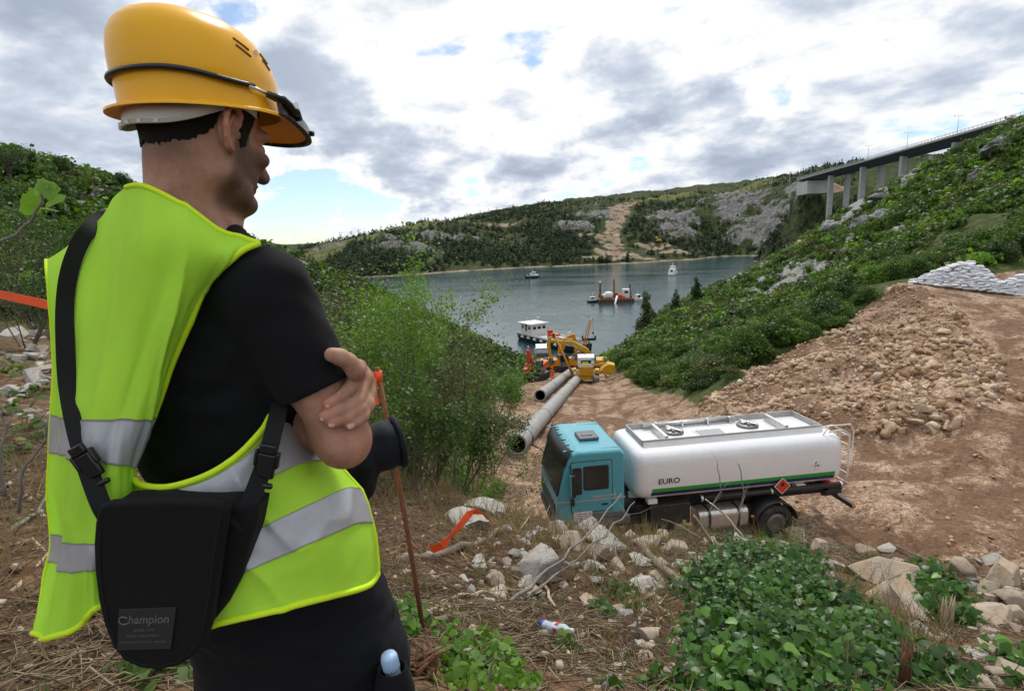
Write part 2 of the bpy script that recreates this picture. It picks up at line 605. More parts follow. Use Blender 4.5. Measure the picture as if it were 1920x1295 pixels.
M['pipe_in'] = simple('pipe_inside', (.045, .04, .035), .8, var=.2)
M['sandbag'] = simple('sandbag', (.62, .63, .66), .8, var=.10, scale=4, dirt=(.42, .33, .24), dirt_amt=.2, bump=.3, bscale=40)
M['orange_cloth'] = simple('orange_cloth', (.85, .12, .02), .7, var=.1)
M['tape'] = simple('orange_tape', (.88, .105, .02), .5, var=.1, scale=12)
M['hivis'] = simple('hivis_yellow', (.55, .8, .03), .7, var=.08)
M['skin_far'] = simple('skin_far', (.42, .24, .16), .6)
M['navy_far'] = simple('navy_far', (.03, .035, .06), .8)
M['glass_dark'] = None


def glass(name, tint=(.03, .035, .04), rough=0.05):
    m, t = new_mat(name)
    g = t.n('ShaderNodeBsdfPrincipled', {'Base Color': c4(tint), 'Roughness': rough, 'Specular IOR Level': 0.6})
    tr = t.n('ShaderNodeBsdfTransparent', {'Color': (.55, .6, .6, 1)})
    finish(t, t.n('ShaderNodeMixShader', {0: 0.45, 1: g.outputs[0], 2: tr.outputs[0]}).outputs[0])
    return m


M['glass'] = glass('window_glass')
M['glass_dark'] = simple('dark_glass', (.02, .024, .028), .12, var=.1, spec=.6)


def water_mat():
    m, t = new_mat('sea_water')
    co = t.n('ShaderNodeTexCoord').outputs['Object']
    st = t.v('MULTIPLY', co, (1.0, 0.55, 1.0))
    big = t.noise(t.v('MULTIPLY', co, (.012, .03, 1)), 1.0, 4.0, .6, .5)
    # depth of colour: greener over the shallows by the near shore
    base = t.mix(t.smooth(big, .35, .7), (.012, .045, .055), (.03, .085, .09))
    h = t.m('ADD', t.m('MULTIPLY', t.noise(st, 1.1, 6.0, .6, .3), 1.0), t.m('MULTIPLY', t.noise(st, .33, 3.0, .5, .5), .9))
    calm = t.m('ADD', .25, t.m('MULTIPLY', t.smooth(big, .3, .65), .75))
    bp = t.n('ShaderNodeBump', {'Strength': t.m('MULTIPLY', calm, .7), 'Distance': .22, 'Height': h}).outputs[0]
    finish(t, t.n('ShaderNodeBsdfPrincipled', {'Base Color': base, 'Roughness': .12, 'IOR': 1.33, 'Specular IOR Level': .5, 'Normal': bp}).outputs[0])
    return m


M['water'] = water_mat()


def ground_mat():
    """gravel track, brown litter of the bank, turf and limestone, told apart by vertex attributes"""
    m, t = new_mat('ground')
    co = t.n('ShaderNodeTexCoord').outputs['Object']
    road = t.n('ShaderNodeAttribute', attribute_name='road').outputs['Fac']
    rock = t.n('ShaderNodeAttribute', attribute_name='rock').outputs['Fac']
    near = t.n('ShaderNodeAttribute', attribute_name='near').outputs['Fac']
    # gravel
    wv = t.v('ADD', co, t.v('SCALE', t.noise(co, 5, 3.0, color=True), scale=.12))
    v1 = t.n('ShaderNodeTexVoronoi', {'Vector': wv, 'Scale': 9.0})
    v2 = t.n('ShaderNodeTexVoronoi', {'Vector': wv, 'Scale': 24.0})
    stone = t.m('ADD', t.m('MULTIPLY', t.n('ShaderNodeSeparateColor', {0: v1.outputs['Color']}).outputs[0], .5), t.m('MULTIPLY', t.n('ShaderNodeSeparateColor', {0: v2.outputs['Color']}).outputs[1], .5))
    gcol = t.ramp(stone, [(.1, (.14, .075, .042)), (.35, (.30, .185, .115)), (.62, (.43, .30, .205)), (.9, (.56, .45, .35))])
    soil = t.noise(t.v('MULTIPLY', co, (1, .6, 1)), .55, 7.0, .66, .8)
    smask = t.smooth(t.m('ADD', soil, t.m('MULTIPLY', t.m('SUBTRACT', 1.0, v2.outputs['Distance']), .06)), .45, .60)
    rut = t.n('ShaderNodeAttribute', attribute_name='rut').outputs['Fac']
    smask = t.m('ADD', smask, t.m('MULTIPLY', rut, t.smooth(t.noise(co, 1.2, 4.0, .6), .3, .6)), clamp=True)
    dark_soil = t.ramp(t.noise(co, 2.5, 6.0, .7), [(.3, (.075, .036, .018)), (.7, (.185, .10, .054))])
    gcol = t.mix(t.m('MULTIPLY', smask, .82), gcol, dark_soil)
    # bank: leaf mould, chips of stone
    n3 = t.noise(co, 6.0, 8.0, .7, .5)
    bank = t.ramp(n3, [(.28, (.035, .020, .012)), (.45, (.105, .058, .031)), (.6, (.21, .128, .072)), (.78, (.36, .25, .16))])
    # turf and scrub floor
    n4 = t.noise(co, .9, 7.0, .66, .3)
    turf = t.ramp(n4, [(.3, (.022, .032, .012)), (.5, (.055, .075, .02)), (.66, (.105, .12, .035)), (.8, (.19, .17, .085))])
    base = t.mix(near, turf, bank)
    lime = t.ramp(t.noise(co, 1.6, 9.0, .7, .5), [(.3, (.12, .12, .12)), (.5, (.26, .255, .25)), (.72, (.42, .41, .39))])
    rmask = t.smooth(t.m('ADD', rock, t.m('MULTIPLY', t.m('SUBTRACT', t.noise(co, .7, 7.0, .7, .4), .5), 1.3)), .42, .56)
    base = t.mix(rmask, base, lime)
    rd = t.smooth(t.m('ADD', road, t.m('MULTIPLY', t.m('SUBTRACT', t.noise(co, 1.4, 6.0, .7), .5), .55)), .38, .58)
    base = t.mix(rd, base, gcol)
    h = t.m('ADD', t.m('MULTIPLY', v1.outputs['Distance'], -.5), t.m('ADD', t.m('MULTIPLY', v2.outputs['Distance'], -.28), t.m('MULTIPLY', t.noise(co, 14, 6.0, .7), .5)))
    bp = t.n('ShaderNodeBump', {'Strength': .9, 'Distance': .06, 'Height': h}).outputs[0]
    finish(t, t.n('ShaderNodeBsdfPrincipled', {'Base Color': base, 'Roughness': .93, 'Specular IOR Level': .2, 'Normal': bp}).outputs[0])
    return m


M['ground'] = ground_mat()


def far_mat():
    m, t = new_mat('far_hillside')
    co = t.n('ShaderNodeTexCoord').outputs['Object']
    rock = t.n('ShaderNodeAttribute', attribute_name='rock').outputs['Fac']
    cut = t.n('ShaderNodeAttribute', attribute_name='cut').outputs['Fac']
    pale = t.n('ShaderNodeAttribute', attribute_name='pale').outputs['Fac']
    scrub = t.ramp(t.noise(co, .12, 9.0, .72, .3), [(.3, (.022, .032, .013)), (.5, (.055, .072, .026)), (.7, (.11, .125, .05))])
    meadow = t.ramp(t.noise(co, .15, 8.0, .7), [(.3, (.06, .075, .025)), (.5, (.15, .16, .05)), (.75, (.26, .24, .10))])
    base = t.mix(pale, scrub, meadow)
    lime = t.ramp(t.noise(co, .22, 9.0, .72, .6), [(.3, (.08, .08, .078)), (.5, (.21, .205, .2)), (.72, (.38, .37, .35))])
    rm = t.smooth(t.m('ADD', rock, t.m('MULTIPLY', t.m('SUBTRACT', t.noise(co, .075, 8.0, .76, .4), .5), 3.0)), .48, .62)
    base = t.mix(rm, base, lime)
    earth = t.ramp(t.noise(t.v('MULTIPLY', co, (1, 1, 2.5)), .1, 7.0, .65, .4), [(.3, (.24, .145, .085)), (.5, (.36, .27, .19)), (.7, (.46, .39, .32))])
    cm = t.smooth(t.m('ADD', cut, t.m('MULTIPLY', t.m('SUBTRACT', t.noise(co, .09, 7.0, .74), .5), 1.9)), .46, .58)
    base = t.mix(cm, base, earth)
    bp = t.n('ShaderNodeBump', {'Strength': 1.0, 'Distance': 3.0, 'Height': t.noise(co, .3, 9.0, .72)}).outputs[0]
    finish(t, t.n('ShaderNodeBsdfPrincipled', {'Base Color': base, 'Roughness': .95, 'Specular IOR Level': .15, 'Normal': bp}).outputs[0])
    return m


M['far'] = far_mat()

# ------------------------------------------------------------------ terrain
def tps_fit(pts, lam=0.0):
    pts = np.array(pts, dtype=np.float64)
    X = pts[:, :2]
    n = len(X)
    d2 = ((X[:, None] - X[None]) ** 2).sum(-1)
    K = 0.5 * d2 * np.log(d2 + 1e-9)
    K[np.arange(n), np.arange(n)] = lam
    Q = np.concatenate([np.ones((n, 1)), X], 1)
    A = np.zeros((n + 3, n + 3))
    A[:n, :n] = K
    A[:n, n:] = Q
    A[n:, :n] = Q.T
    b = np.zeros(n + 3)
    b[:n] = pts[:, 2]
    w = np.linalg.solve(A, b)
    return X, w


def tps_eval(fit, x, y):
    X, w = fit
    n = len(X)
    x = np.asarray(x, dtype=np.float64)
    y = np.asarray(y, dtype=np.float64)
    out = w[n] + w[n + 1] * x + w[n + 2] * y
    for i in range(n):
        d2 = (x - X[i, 0]) ** 2 + (y - X[i, 1]) ** 2
        out = out + w[i] * 0.5 * d2 * np.log(d2 + 1e-9)
    return out


WATER_Z = -26.0
ctl = []


def cp(u, v, y, drop=0.0):
    p = P(u, v, y)
    ctl.append((p.x, p.y, p.z - drop))


def cx(*p):
    ctl.append(p)


# the track down to the shore
for p in [(4, 13.5, -8.5), (9, 13.5, -8.5), (-1.2, 15, -8.5), (4, 18, -9.0), (4, 25, -10), (9, 25, -10.2), (-1, 25, -10), (3, 35, -11.7), (9, 35, -11.9),
          (-.6, 35, -11.8), (4, 46, -13.6), (10, 46, -13.7), (5, 58, -15.7), (11, 58, -15.8), (6, 69, -17.7), (12, 69, -17.7), (1.5, 69, -17.6), (8, 85, -20.6), (13, 85, -20.6),
          (9, 100, -23.6), (14, 100, -23.6), (11, 112, -26.2), (17, 112, -26.2), (12, 125, -28.5), (18, 125, -28.5)]:
    cx(*p)
# the way up to the platform with the sandbags, and the rubble slope
for u, v, y in [(1650, 1010, 13.8), (1880, 1040, 12.5), (1900, 900, 16.5), (1750, 850, 19), (1900, 760, 21), (1850, 690, 27), (1800, 610, 34), (1900, 620, 32), (1900, 545, 40), (1760, 545, 41),
                (1700, 535, 42), (1560, 640, 38), (1400, 715, 36), (1330, 765, 33.5), (1600, 750, 26), (1500, 785, 25), (1700, 660, 31), (1660, 850, 20), (1620, 600, 40)]:
    cp(u, v, y)
cx(50, 42, -4.6); cx(60, 30, -3.5); cx(40, 20, -5); cx(25, 8, -5.5)
# hillside on the right
for u, v, y, d in [(1400, 610, 66, 2.0), (1250, 660, 60, 1.5), (1650, 490, 66, 2.0), (1800, 400, 72, 1.5), (1900, 325, 78, 2.2), (1920, 218, 92, 3.0), (1800, 480, 50, 1.0), (1900, 440, 52, 1.),
                   (1500, 480, 130, 2), (1300, 570, 120, 2), (1200, 620, 112, 2), (1180, 650, 95, 2), (1700, 312, 150, 3.6), (1800, 266, 120, 3.4), (1600, 395, 185, 3.4), (1440, 482, 220, 2.5), (1330, 540, 190, 2.5),
                   (1550, 560, 62, 2), (1700, 420, 100, 1.5), (1550, 500, 95, 2), (1400, 550, 110, 2)]:
    cp(u, v, y, d)
for p in [(45, 185, -27), (75, 235, -27), (110, 275, -27), (60, 260, -32), (34, 165, -28), (26, 140, -27.5), (170, 250, -8), (160, 180, 12), (150, 330, -27), (120, 100, 22), (110, 60, 16), (90, 20, 8), (60, 0, 1)]:
    cx(*p)
# hillside on the left
for u, v, y, d in [(20, 640, 14, 0), (60, 740, 8, 0), (0, 600, 20, 0), (30, 480, 34, 1.5), (0, 345, 48, 1.0), (150, 370, 52, .5), (240, 372, 58, 1.), (420, 425, 100, 2.5), (560, 490, 140, 2.5), (700, 545, 150, 2.5),
                   (870, 612, 130, 2.5), (960, 655, 104, 2), (640, 560, 70, 2), (760, 640, 55, 2.5), (860, 700, 45, 2), (700, 700, 28, 1.8), (500, 560, 60, 1.5), (620, 760, 16, 1.0), (940, 690, 68, 1.5)]:
    cp(u, v, y, d)
for p in [(-3.2, 25, -8.6), (-3.5, 14, -5.6), (-2.5, 35, -10.6), (-2.6, 46, -12.8), (0, 58, -15.2), (-16, 160, -28), (-45, 180, -27), (-90, 230, -27), (-20, 190, -33), (-100, 120, 4), (-110, 60, 14), (-90, 20, 10), (-50, -5, 2), (-15, 4, -1.3), (-70, 200, -24)]:
    cx(*p)
# the bank we stand on
for p in [(0, .4, -1.5), (-.6, 1, -1.5), (-2, .8, -1.45), (2, 1, -1.75), (-4, 2, -1.6), (5, .5, -2.3), (0, -4, -1.2), (8, -2, -2.2), (-8, -3, -1)]:
    cx(*p)
for u, v, y in [(1000, 1250, 2.6), (1000, 1130, 4.2), (1400, 1200, 3.6), (1700, 1200, 3.9), (1900, 1200, 4.2), (600, 1250, 2.4), (120, 1250, 2.2), (100, 1000, 3.6), (60, 860, 5.2), (840, 1060, 4.6)]:
    cp(u, v, y)
for u, v, y in [(1050, 990, 7.4), (1300, 1010, 7.2), (1500, 1030, 7.0), (1700, 1066, 6.8), (1900, 1090, 6.6), (900, 960, 8.2), (800, 910, 9.0)]:
    cp(u, v, y)
for p in [(1.0, 11.2, -7.9), (4, 10.8, -8.0), (7, 10.4, -8.0), (10, 10, -7.7)]:
    cx(*p)
FIT = tps_fit(ctl, 0.02)


def track_mask(x, y):
    """1 on the gravel track and the platform"""
    x = np.asarray(x, float); y = np.asarray(y, float)
    left = np.interp(y, [9, 12, 20, 31, 46, 58, 69, 90, 112], [-.4, -1.2, -1.9, -1.9, -.9, .2, 1.5, 6.2, 9.5])
    right = np.interp(y, [9, 30, 33, 46, 69, 90, 112], [60, 13.0, 11.5, 11.8, 13.2, 14.5, 17.5])
    w = 1.0
    a = sstep(x, left - w, left + w) * (1 - sstep(x, right - w, right + w))
    crest = np.interp(x, [-2, 1, 4, 7, 10, 14, 20, 30], [10.5, 9.6, 9.4, 9.1, 8.7, 8.4, 8, 7])
    a = a * sstep(y, crest, crest + 1.3)
    # the ramp and the platform on the right
    ub = np.interp(x, [11, 13, 16, 22, 29, 36, 46, 60], [33, 34.5, 36.5, 38.5, 42.5, 44, 45, 46])
    b = sstep(x, 11, 13) * (1 - sstep(y, ub - .5, ub + 1.5)) * sstep(y, crest, crest + 1.3)
    return np.clip(np.maximum(a, b), 0, 1)


PATHS = [[(60, 44), (40, 38.5), (31, 33), (25, 26.5), (20, 19.5), (15.5, 15.2), (10, 12.8), (4, 12.4), (-.5, 15)], [(52, 36), (38, 33), (29, 27), (23, 20.5), (19, 14.5), (17, 11)], [(14, 18.5), (8, 20.5), (5.5, 25), (6, 33), (7.5, 45), (9.5, 60), (10.5, 72)], [(16, 13), (11, 18.2), (7, 21.5), (3, 26), (2.2, 34), (4.5, 46), (7, 60)]]


def ruts(x, y):
    """wheel marks pressed into the track along the ways the lorries take"""
    x = np.asarray(x, float); y = np.asarray(y, float)
    r = np.zeros_like(x)
    for path in PATHS:
        best = np.full_like(x, 1e9)
        for (ax, ay), (bx, by) in zip(path[:-1], path[1:]):
            dx, dy = bx - ax, by - ay
            t = np.clip(((x - ax) * dx + (y - ay) * dy) / (dx * dx + dy * dy), 0, 1)
            best = np.minimum(best, np.hypot(x - ax - t * dx, y - ay - t * dy))
        best = best + .18 * vnoise(np.stack([x, y], 1) * .6, 19)
        r = np.maximum(r, np.exp(-((best - .95) / .26) ** 2))
    return r


def rubble_mask(x, y):
    x = np.asarray(x, float); y = np.asarray(y, float)
    ub = np.interp(x, [11, 13, 16, 22, 29, 33], [33, 34.5, 36.5, 38.5, 42.5, 43])
    lo = np.interp(x, [11, 13, 16, 20, 25, 31], [29, 21.5, 19.8, 22.0, 29.0, 40])
    return sstep(x, 10.5, 12) * (1 - sstep(x, 28, 31)) * sstep(y, lo - 1, lo + 1.5) * (1 - sstep(y, ub - .3, ub + .8))


def rock_mask(x, y):
    p = np.stack([np.asarray(x, float), np.asarray(y, float)], 1)
    return fbm(p * .035, 4, 31)


def height(x, y, fine=True):
    x = np.asarray(x, float).ravel(); y = np.asarray(y, float).ravel()
    z = tps_eval(FIT, x, y)
    p = np.stack([x, y], 1)
    r = np.hypot(x, y)
    tm = track_mask(x, y)
    amp = sstep(r, 12, 60)
    z = z + (1 - tm) * amp * (fbm(p * .055, 4, 3) * 1.1)
    z = z + rubble_mask(x, y) * (fbm(p * .45, 4, 5) * .45 + .25)
    # the lorry stands on a levelled patch
    lv = sstep(x, -.8, .6) * (1 - sstep(x, 9.6, 11)) * sstep(y, 12.2, 13.6) * (1 - sstep(y, 17.4, 18.8))
    z = z * (1 - lv) + lv * -8.70
    if fine:
        z = z + (1 - tm) * fbm(p * 1.3, 4, 9) * .10 * (.5 + .5 * sstep(r, 3, 12)) + tm * (1 - lv) * fbm(p * .7, 5, 11) * .07
        z = z - tm * (1 - lv) * .13 * ruts(x, y) * (1 - rubble_mask(x, y))
    return z


def hz(x, y):
    return float(height([x], [y])[0])


def grid_polar(a0, a1, na, r0, r1, nr):
    ang = np.radians(np.linspace(a0, a1, na))
    rad = r0 * (r1 / r0) ** np.linspace(0, 1, nr)
    A, R = np.meshgrid(ang, rad, indexing='ij')
    x = (R * np.sin(A)).ravel(); y = (R * np.cos(A)).ravel()
    i, j = np.meshgrid(np.arange(na - 1), np.arange(nr - 1), indexing='ij')
    k = (i * nr + j).ravel()
    Fc = np.stack([k, k + 1, k + nr + 1, k + nr], 1)
    return x, y, Fc


gx, gy, gF = grid_polar(-125, 125, 520, .35, 330, 430)
gz = height(gx, gy)
rad_ = np.hypot(gx, gy)
slope_rock = rock_mask(gx, gy)
lump = sstep(slope_rock, .2, .6) * sstep(rad_, 25, 50) * (1 - track_mask(gx, gy))
# limestone outcrops stand proud and broken
pp = np.stack([gx, gy], 1)
gz = gz + lump * (np.abs(fbm(pp * .25, 5, 21)) * 1.5)
near_a = 1 - sstep(rad_, 14, 30)
me = mesh_np('ground', np.stack([gx, gy, gz], 1), gF, [M['ground']], True,
             vattr={'road': track_mask(gx, gy), 'rut': ruts(gx, gy) * (1 - rubble_mask(gx, gy)), 'rock': np.clip(.10 + slope_rock * .6, 0, 1) * sstep(rad_, 12, 30), 'near': near_a})
link('ground', me, kind='structure')

# water out to beyond the far hills
mb = MB()
mb._add([(-1800, 20, WATER_Z), (1800, 20, WATER_Z), (1800, 2600, WATER_Z), (-1800, 2600, WATER_Z)], [(0, 1, 2, 3)])
mb.build('water', M['water'], kind='structure')
# sea bed and the land right round to the horizon, under the water
mb = MB()
mb._add([(-5000, -5000, -60), (5000, -5000, -60), (5000, 5000, -60), (-5000, 5000, -60)], [(0, 1, 2, 3)])
mb.build('sea_bed', simple('sea_bed', (.05, .06, .05), .9), kind='structure')

# the far shore
fctl = []


def fp(u, v, y, d=0.0):
    p = P(u, v, y)
    fctl.append((p.x, p.y, p.z - d))


for u, v in [(560, 528), (640, 522), (720, 518), (870, 508), (1000, 501), (1100, 497), (1250, 489), (1430, 481)]:
    p = PZ(u, v, WATER_Z)
    fctl.append((p.x, p.y, WATER_Z + .3))
    fctl.append((p.x * .93, p.y * .93, WATER_Z - 4))
    fctl.append((p.x * 1.02, p.y * 1.02, WATER_Z + 3))
for u, v, y, d in [(600, 452, 640, 3), (700, 432, 660, 4), (780, 418, 680, 5), (860, 408, 700, 6), (1000, 383, 740, 7), (1100, 376, 750, 6), (1190, 368, 760, 5), (1340, 356, 720, 5), (1420, 346, 690, 5), (1510, 340, 600, 1),
                   (720, 470, 540, 1), (870, 460, 570, 4), (1000, 440, 610, 4), (1150, 430, 620, 2), (1250, 440, 600, 3), (1250, 400, 670, 3), (1400, 420, 610, 3), (1430, 455, 570, 3), (1560, 400, 470, 0), (1480, 440, 540, 0),
                   (540, 462, 800, 2)]:
    fp(u, v, y, d)
for p in [(229, 444, 29), (246, 446, 31), (196, 436, -28), (205, 475, -27), (190, 500, -28), (235, 432, 20), (300, 450, 32), (260, 400, 5), (255, 470, 8), (280, 350, -20), (400, 600, 60), (450, 450, 50), (-170, 470, -27), (-230, 540, -24), (-250, 640, -10), (-330, 640, -16), (-260, 760, -8), (-400, 800, -16), (-600, 700, -20), (-700, 1100, -16), (-300, 1100, 0), (-150, 800, 6), (0, 1100, 50), (300, 1100, 60), (600, 800, 70), (500, 350, 30)]:
    fctl.append(p)
FFIT = tps_fit(fctl, 0.05)


def fheight(x, y):
    x = np.asarray(x, float).ravel(); y = np.asarray(y, float).ravel()
    p = np.stack([x, y], 1)
    z = tps_eval(FFIT, x, y)
    up = sstep(z, -26, -14)
    return z + up * (fbm(p * .022, 5, 41) * 4.0 + np.abs(fbm(p * .06, 4, 44)) * 2.5)


fx, fy, fF = grid_polar(-46, 58, 440, 320, 1250, 240)
fz = fheight(fx, fy)
# clearings and cuts, measured as places on the slope
def spots(lst, x, y, k=.8):
    r = np.zeros_like(x)
    for u, v, yy, rx, ry in lst:
        p = P(u, v, yy)
        d = np.hypot((x - p.x) / (rx * k), (y - p.y) / (ry * k))
        r = np.maximum(r, 1 - sstep(d, .55, 1.1))
    return r


CUTS = [(1172, 378, 735, 30, 26), (1160, 392, 705, 22, 34), (1158, 412, 665, 18, 40), (1146, 438, 615, 18, 36), (1152, 458, 570, 22, 30), (1140, 476, 545, 24, 30), (1160, 385, 720, 28, 42), (1165, 400, 690, 22, 40), (1150, 425, 640, 18, 40), (1140, 450, 590, 26, 26), (1100, 440, 610, 24, 14), (1165, 470, 545, 32, 26), (1230, 445, 580, 44, 16), (1250, 465, 555, 44, 16),
        (1130, 490, 525, 34, 18), (1190, 484, 528, 34, 14), (930, 408, 670, 60, 16), (1480, 440, 520, 40, 30), (1500, 390, 500, 40, 34), (1540, 410, 450, 30, 40), (1440, 440, 560, 22, 14), (560, 452, 700, 20, 20)]
PALE = [(640, 445, 640, 90, 60), (740, 428, 665, 90, 40), (840, 412, 690, 50, 20), (600, 470, 560, 40, 40), (1250, 372, 745, 60, 20), (1400, 350, 700, 60, 30)]
ROCKS = [(725, 450, 590, 28, 30), (620, 465, 580, 30, 20), (820, 445, 600, 50, 30), (780, 470, 540, 60, 30), (870, 440, 600, 30, 20), (1080, 415, 640, 40, 24), (1260, 400, 660, 50, 40), (1270, 425, 620, 34, 30), (1390, 385, 650, 50, 40),
         (1410, 410, 600, 40, 40), (1350, 370, 690, 40, 20), (1450, 400, 590, 50, 40), (1120, 400, 680, 40, 24), (1470, 370, 600, 40, 30), (1440, 460, 545, 30, 20), (1480, 430, 520, 40, 30), (1510, 410, 480, 40, 40), (1530, 380, 470, 30, 30), (1460, 450, 530, 30, 20)]
cutm = spots(CUTS, fx, fy, .70)
rockm = spots(ROCKS, fx, fy, .75)
palem = spots(PALE, fx, fy)
shore_rock = (1 - sstep(fz, WATER_Z + .3, WATER_Z + 1.4))
fp2 = np.stack([fx, fy], 1)
fz = fz + rockm * np.abs(fbm(fp2 * .08, 5, 51)) * 6.0 * sstep(fz, -25, -18)
me = mesh_np('far_hills', np.stack([fx, fy, fz], 1), fF, [M['far']], True,
             vattr={'rock': np.clip(.20 + .48 * rockm, 0, 1), 'cut': np.clip(cutm * .62 + shore_rock * .7, 0, 1), 'pale': palem})
link('far_hills', me, kind='structure')
# the land on the horizon
mb = MB()
rings = []
for k in range(80):
    x = -2600 + k * 5200 / 79
    h = -14 + 10 * math.sin(k * .33) + 7 * math.sin(k * .9 + 1) + 12 * math.sin(k * .11)
    rings.append([(x, 2100, -60), (x, 2200, h + 10), (x, 2500, h + 16), (x, 2900, -60)])
mb.loft(rings, closed=False)
mb.build('horizon_land', simple('horizon_land', (.05, .07, .05), .95, var=.3, scale=.01), kind='structure')

# ------------------------------------------------------------------ placing things on the ground
def Gv(u, v):
    """where the line of sight through (u, v) meets the ground"""
    r = ray(u, v)
    ys = np.concatenate([np.linspace(.8, 12, 240), np.linspace(12.1, 60, 300), np.linspace(60.3, 320, 300)])
    ts = ys / r.y
    g = height(r.x * ts, r.y * ts)
    zz = r.z * ts
    k = np.where(zz < g)[0]
    i = k[0] if len(k) else len(ys) - 1
    return Vector((r.x * ts[i], ys[i], g[i]))


def in_view(x, y, z, margin=60):
    d = y * math.cos(PITCH) - z * math.sin(PITCH)
    bw = (y * math.sin(PITCH) + z * math.cos(PITCH)) / np.maximum(d, 1e-3)
    aw = x / np.maximum(d, 1e-3)
    a = aw * math.cos(ROLL) - bw * math.sin(ROLL)
    b = aw * math.sin(ROLL) + bw * math.cos(ROLL)
    u = 960 + a * FPX
    v = 647.5 - b * FPX
    return (d > 0) & (u > -margin) & (u < 1920 + margin) & (v > -margin) & (v < 1295 + margin), u, v


def sight(x, y, z):
    """is the point above the ground all along the line of sight"""
    ok = np.ones(len(x), bool)
    for t in np.linspace(.06, .97, 46):
        ok &= (z * t) > height(x * t, y * t, False) - .15
    return ok


# ------------------------------------------------------------------ foliage
def rand_unit(n):
    v = rng.normal(size=(n, 3))
    return v / np.linalg.norm(v, axis=1, keepdims=True)


def leaf_quads(C, N, size, aspect=.55, up=None):
    """one folded leaf (a diamond) at each centre C with normal N"""
    n = len(C)
    t = np.cross(N, rand_unit(n))
    t /= np.linalg.norm(t, axis=1, keepdims=True) + 1e-9
    b = np.cross(N, t)
    s = size[:, None] if hasattr(size, '__len__') else size
    V = np.stack([C - t * s * .5, C + b * s * aspect * .5 + N * s * .08, C + t * s * .5, C - b * s * aspect * .5 + N * s * .08], 1).reshape(-1, 3)
    Fc = np.arange(n * 4).reshape(n, 4)
    return V, Fc


def crown_points(n, lobes, shell=.55):
    """points spread through lobes (cx, cy, cz, rx, ry, rz), thicker towards the outside"""
    L = np.array(lobes, float)
    w = (L[:, 3] * L[:, 4] * L[:, 5]) ** .75
    k = rng.choice(len(L), n, p=w / w.sum())
    d = rand_unit(n)
    rr = (shell + (1 - shell) * rng.random(n)) ** .8
    rr = np.where(rng.random(n) < .18, rng.random(n) ** .5, rr)
    C = L[k, :3] + d * L[k, 3:6] * rr[:, None]
    return C, d, rr


def shrub_lobes(n_l, w=1.0, h=1.0, low=.25, seed=0):
    r = np.random.default_rng(seed)
    out = []
    for i in range(n_l):
        a = r.random() * 6.28
        q = r.random() ** .6
        z = low * h + (h * (1 - low)) * r.random() * (1 - .45 * q)
        s = (.22 + .2 * r.random())
        out.append((w * .75 * q * math.cos(a), w * .75 * q * math.sin(a), z, s * w * 1.05, s * w * 1.05, s * h * .8))
    out.append((0, 0, h * .35, w * .55, w * .55, h * .35))
    return out


def foliage(n, lobes, size, aspect=.55, outward=.5, clump=.0, shell=.55):
    C, d, rr = crown_points(n, lobes, shell)
    C[:, 2] = np.abs(C[:, 2])
    C += .05 * rng.normal(size=C.shape) * size * 6
    N = d * outward + rand_unit(n) * .8 + np.array([0, 0, .45])
    N /= np.linalg.norm(N, axis=1, keepdims=True)
    V, Fc = leaf_quads(C, N, size * (.6 + .8 * rng.random(n)), aspect)
    cl = vnoise(C * 2.3, 77) * .5 + .5
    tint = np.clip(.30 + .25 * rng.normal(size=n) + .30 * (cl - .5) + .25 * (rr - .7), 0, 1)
    return V, Fc, tint


def twig_mesh(segs, n=4):
    """many tapered sticks [(p0, p1, r0, r1)] as arrays"""
    m = len(segs)
    p0 = np.array([s[0] for s in segs], float); p1 = np.array([s[1] for s in segs], float)
    r0 = np.array([s[2] for s in segs], float); r1 = np.array([s[3] for s in segs], float)
    d = p1 - p0
    d /= np.linalg.norm(d, axis=1, keepdims=True) + 1e-9
    a = np.cross(d, np.where(np.abs(d[:, 2:3]) < .9, np.array([[0, 0, 1.]]), np.array([[1., 0, 0]])))
    a /= np.linalg.norm(a, axis=1, keepdims=True) + 1e-9
    b = np.cross(d, a)
    V = np.zeros((m, 2 * n, 3))
    for k in range(n):
        c, s = math.cos(2 * math.pi * k / n), math.sin(2 * math.pi * k / n)
        V[:, k] = p0 + (a * c + b * s) * r0[:, None]
        V[:, n + k] = p1 + (a * c + b * s) * r1[:, None]
    base = (np.arange(m) * 2 * n)[:, None]
    Fs = [np.stack([base[:, 0] + k, base[:, 0] + (k + 1) % n, base[:, 0] + n + (k + 1) % n, base[:, 0] + n + k], 1) for k in range(n)]
    return V.reshape(-1, 3), np.concatenate(Fs)


def branch_tree(base, direction, length, rad, depth, spread=.6, seed=0, ups=.25, kids=3):
    """segments of a branching stem, and the places of its tips"""
    r = random.Random(seed)
    segs, tips = [], []

    def grow(p, d, L, ra, k):
        nseg = 3
        q = Vector(p)
        dd = Vector(d)
        for i in range(nseg):
            dd = (dd + Vector((r.uniform(-1, 1), r.uniform(-1, 1), r.uniform(-.6, 1))) * .16 + Vector((0, 0, ups * .15))).normalized()
            q2 = q + dd * L / nseg
            r1 = ra * (1 - .35 * (i + 1) / nseg)
            segs.append((tuple(q), tuple(q2), ra * (1 - .35 * i / nseg), r1))
            if k > 0 and i >= 1:
                for _ in range(kids - 1 if i < nseg - 1 else kids):
                    nd = (dd + Vector((r.uniform(-1, 1), r.uniform(-1, 1), r.uniform(-.5, .9))) * spread).normalized()
                    grow(q2, nd, L * r.uniform(.5, .72), r1 * .62, k - 1)
            q = q2
        if k == 0:
            tips.append(tuple(q))
    grow(base, Vector(direction).normalized(), length, rad, depth)
    return segs, tips


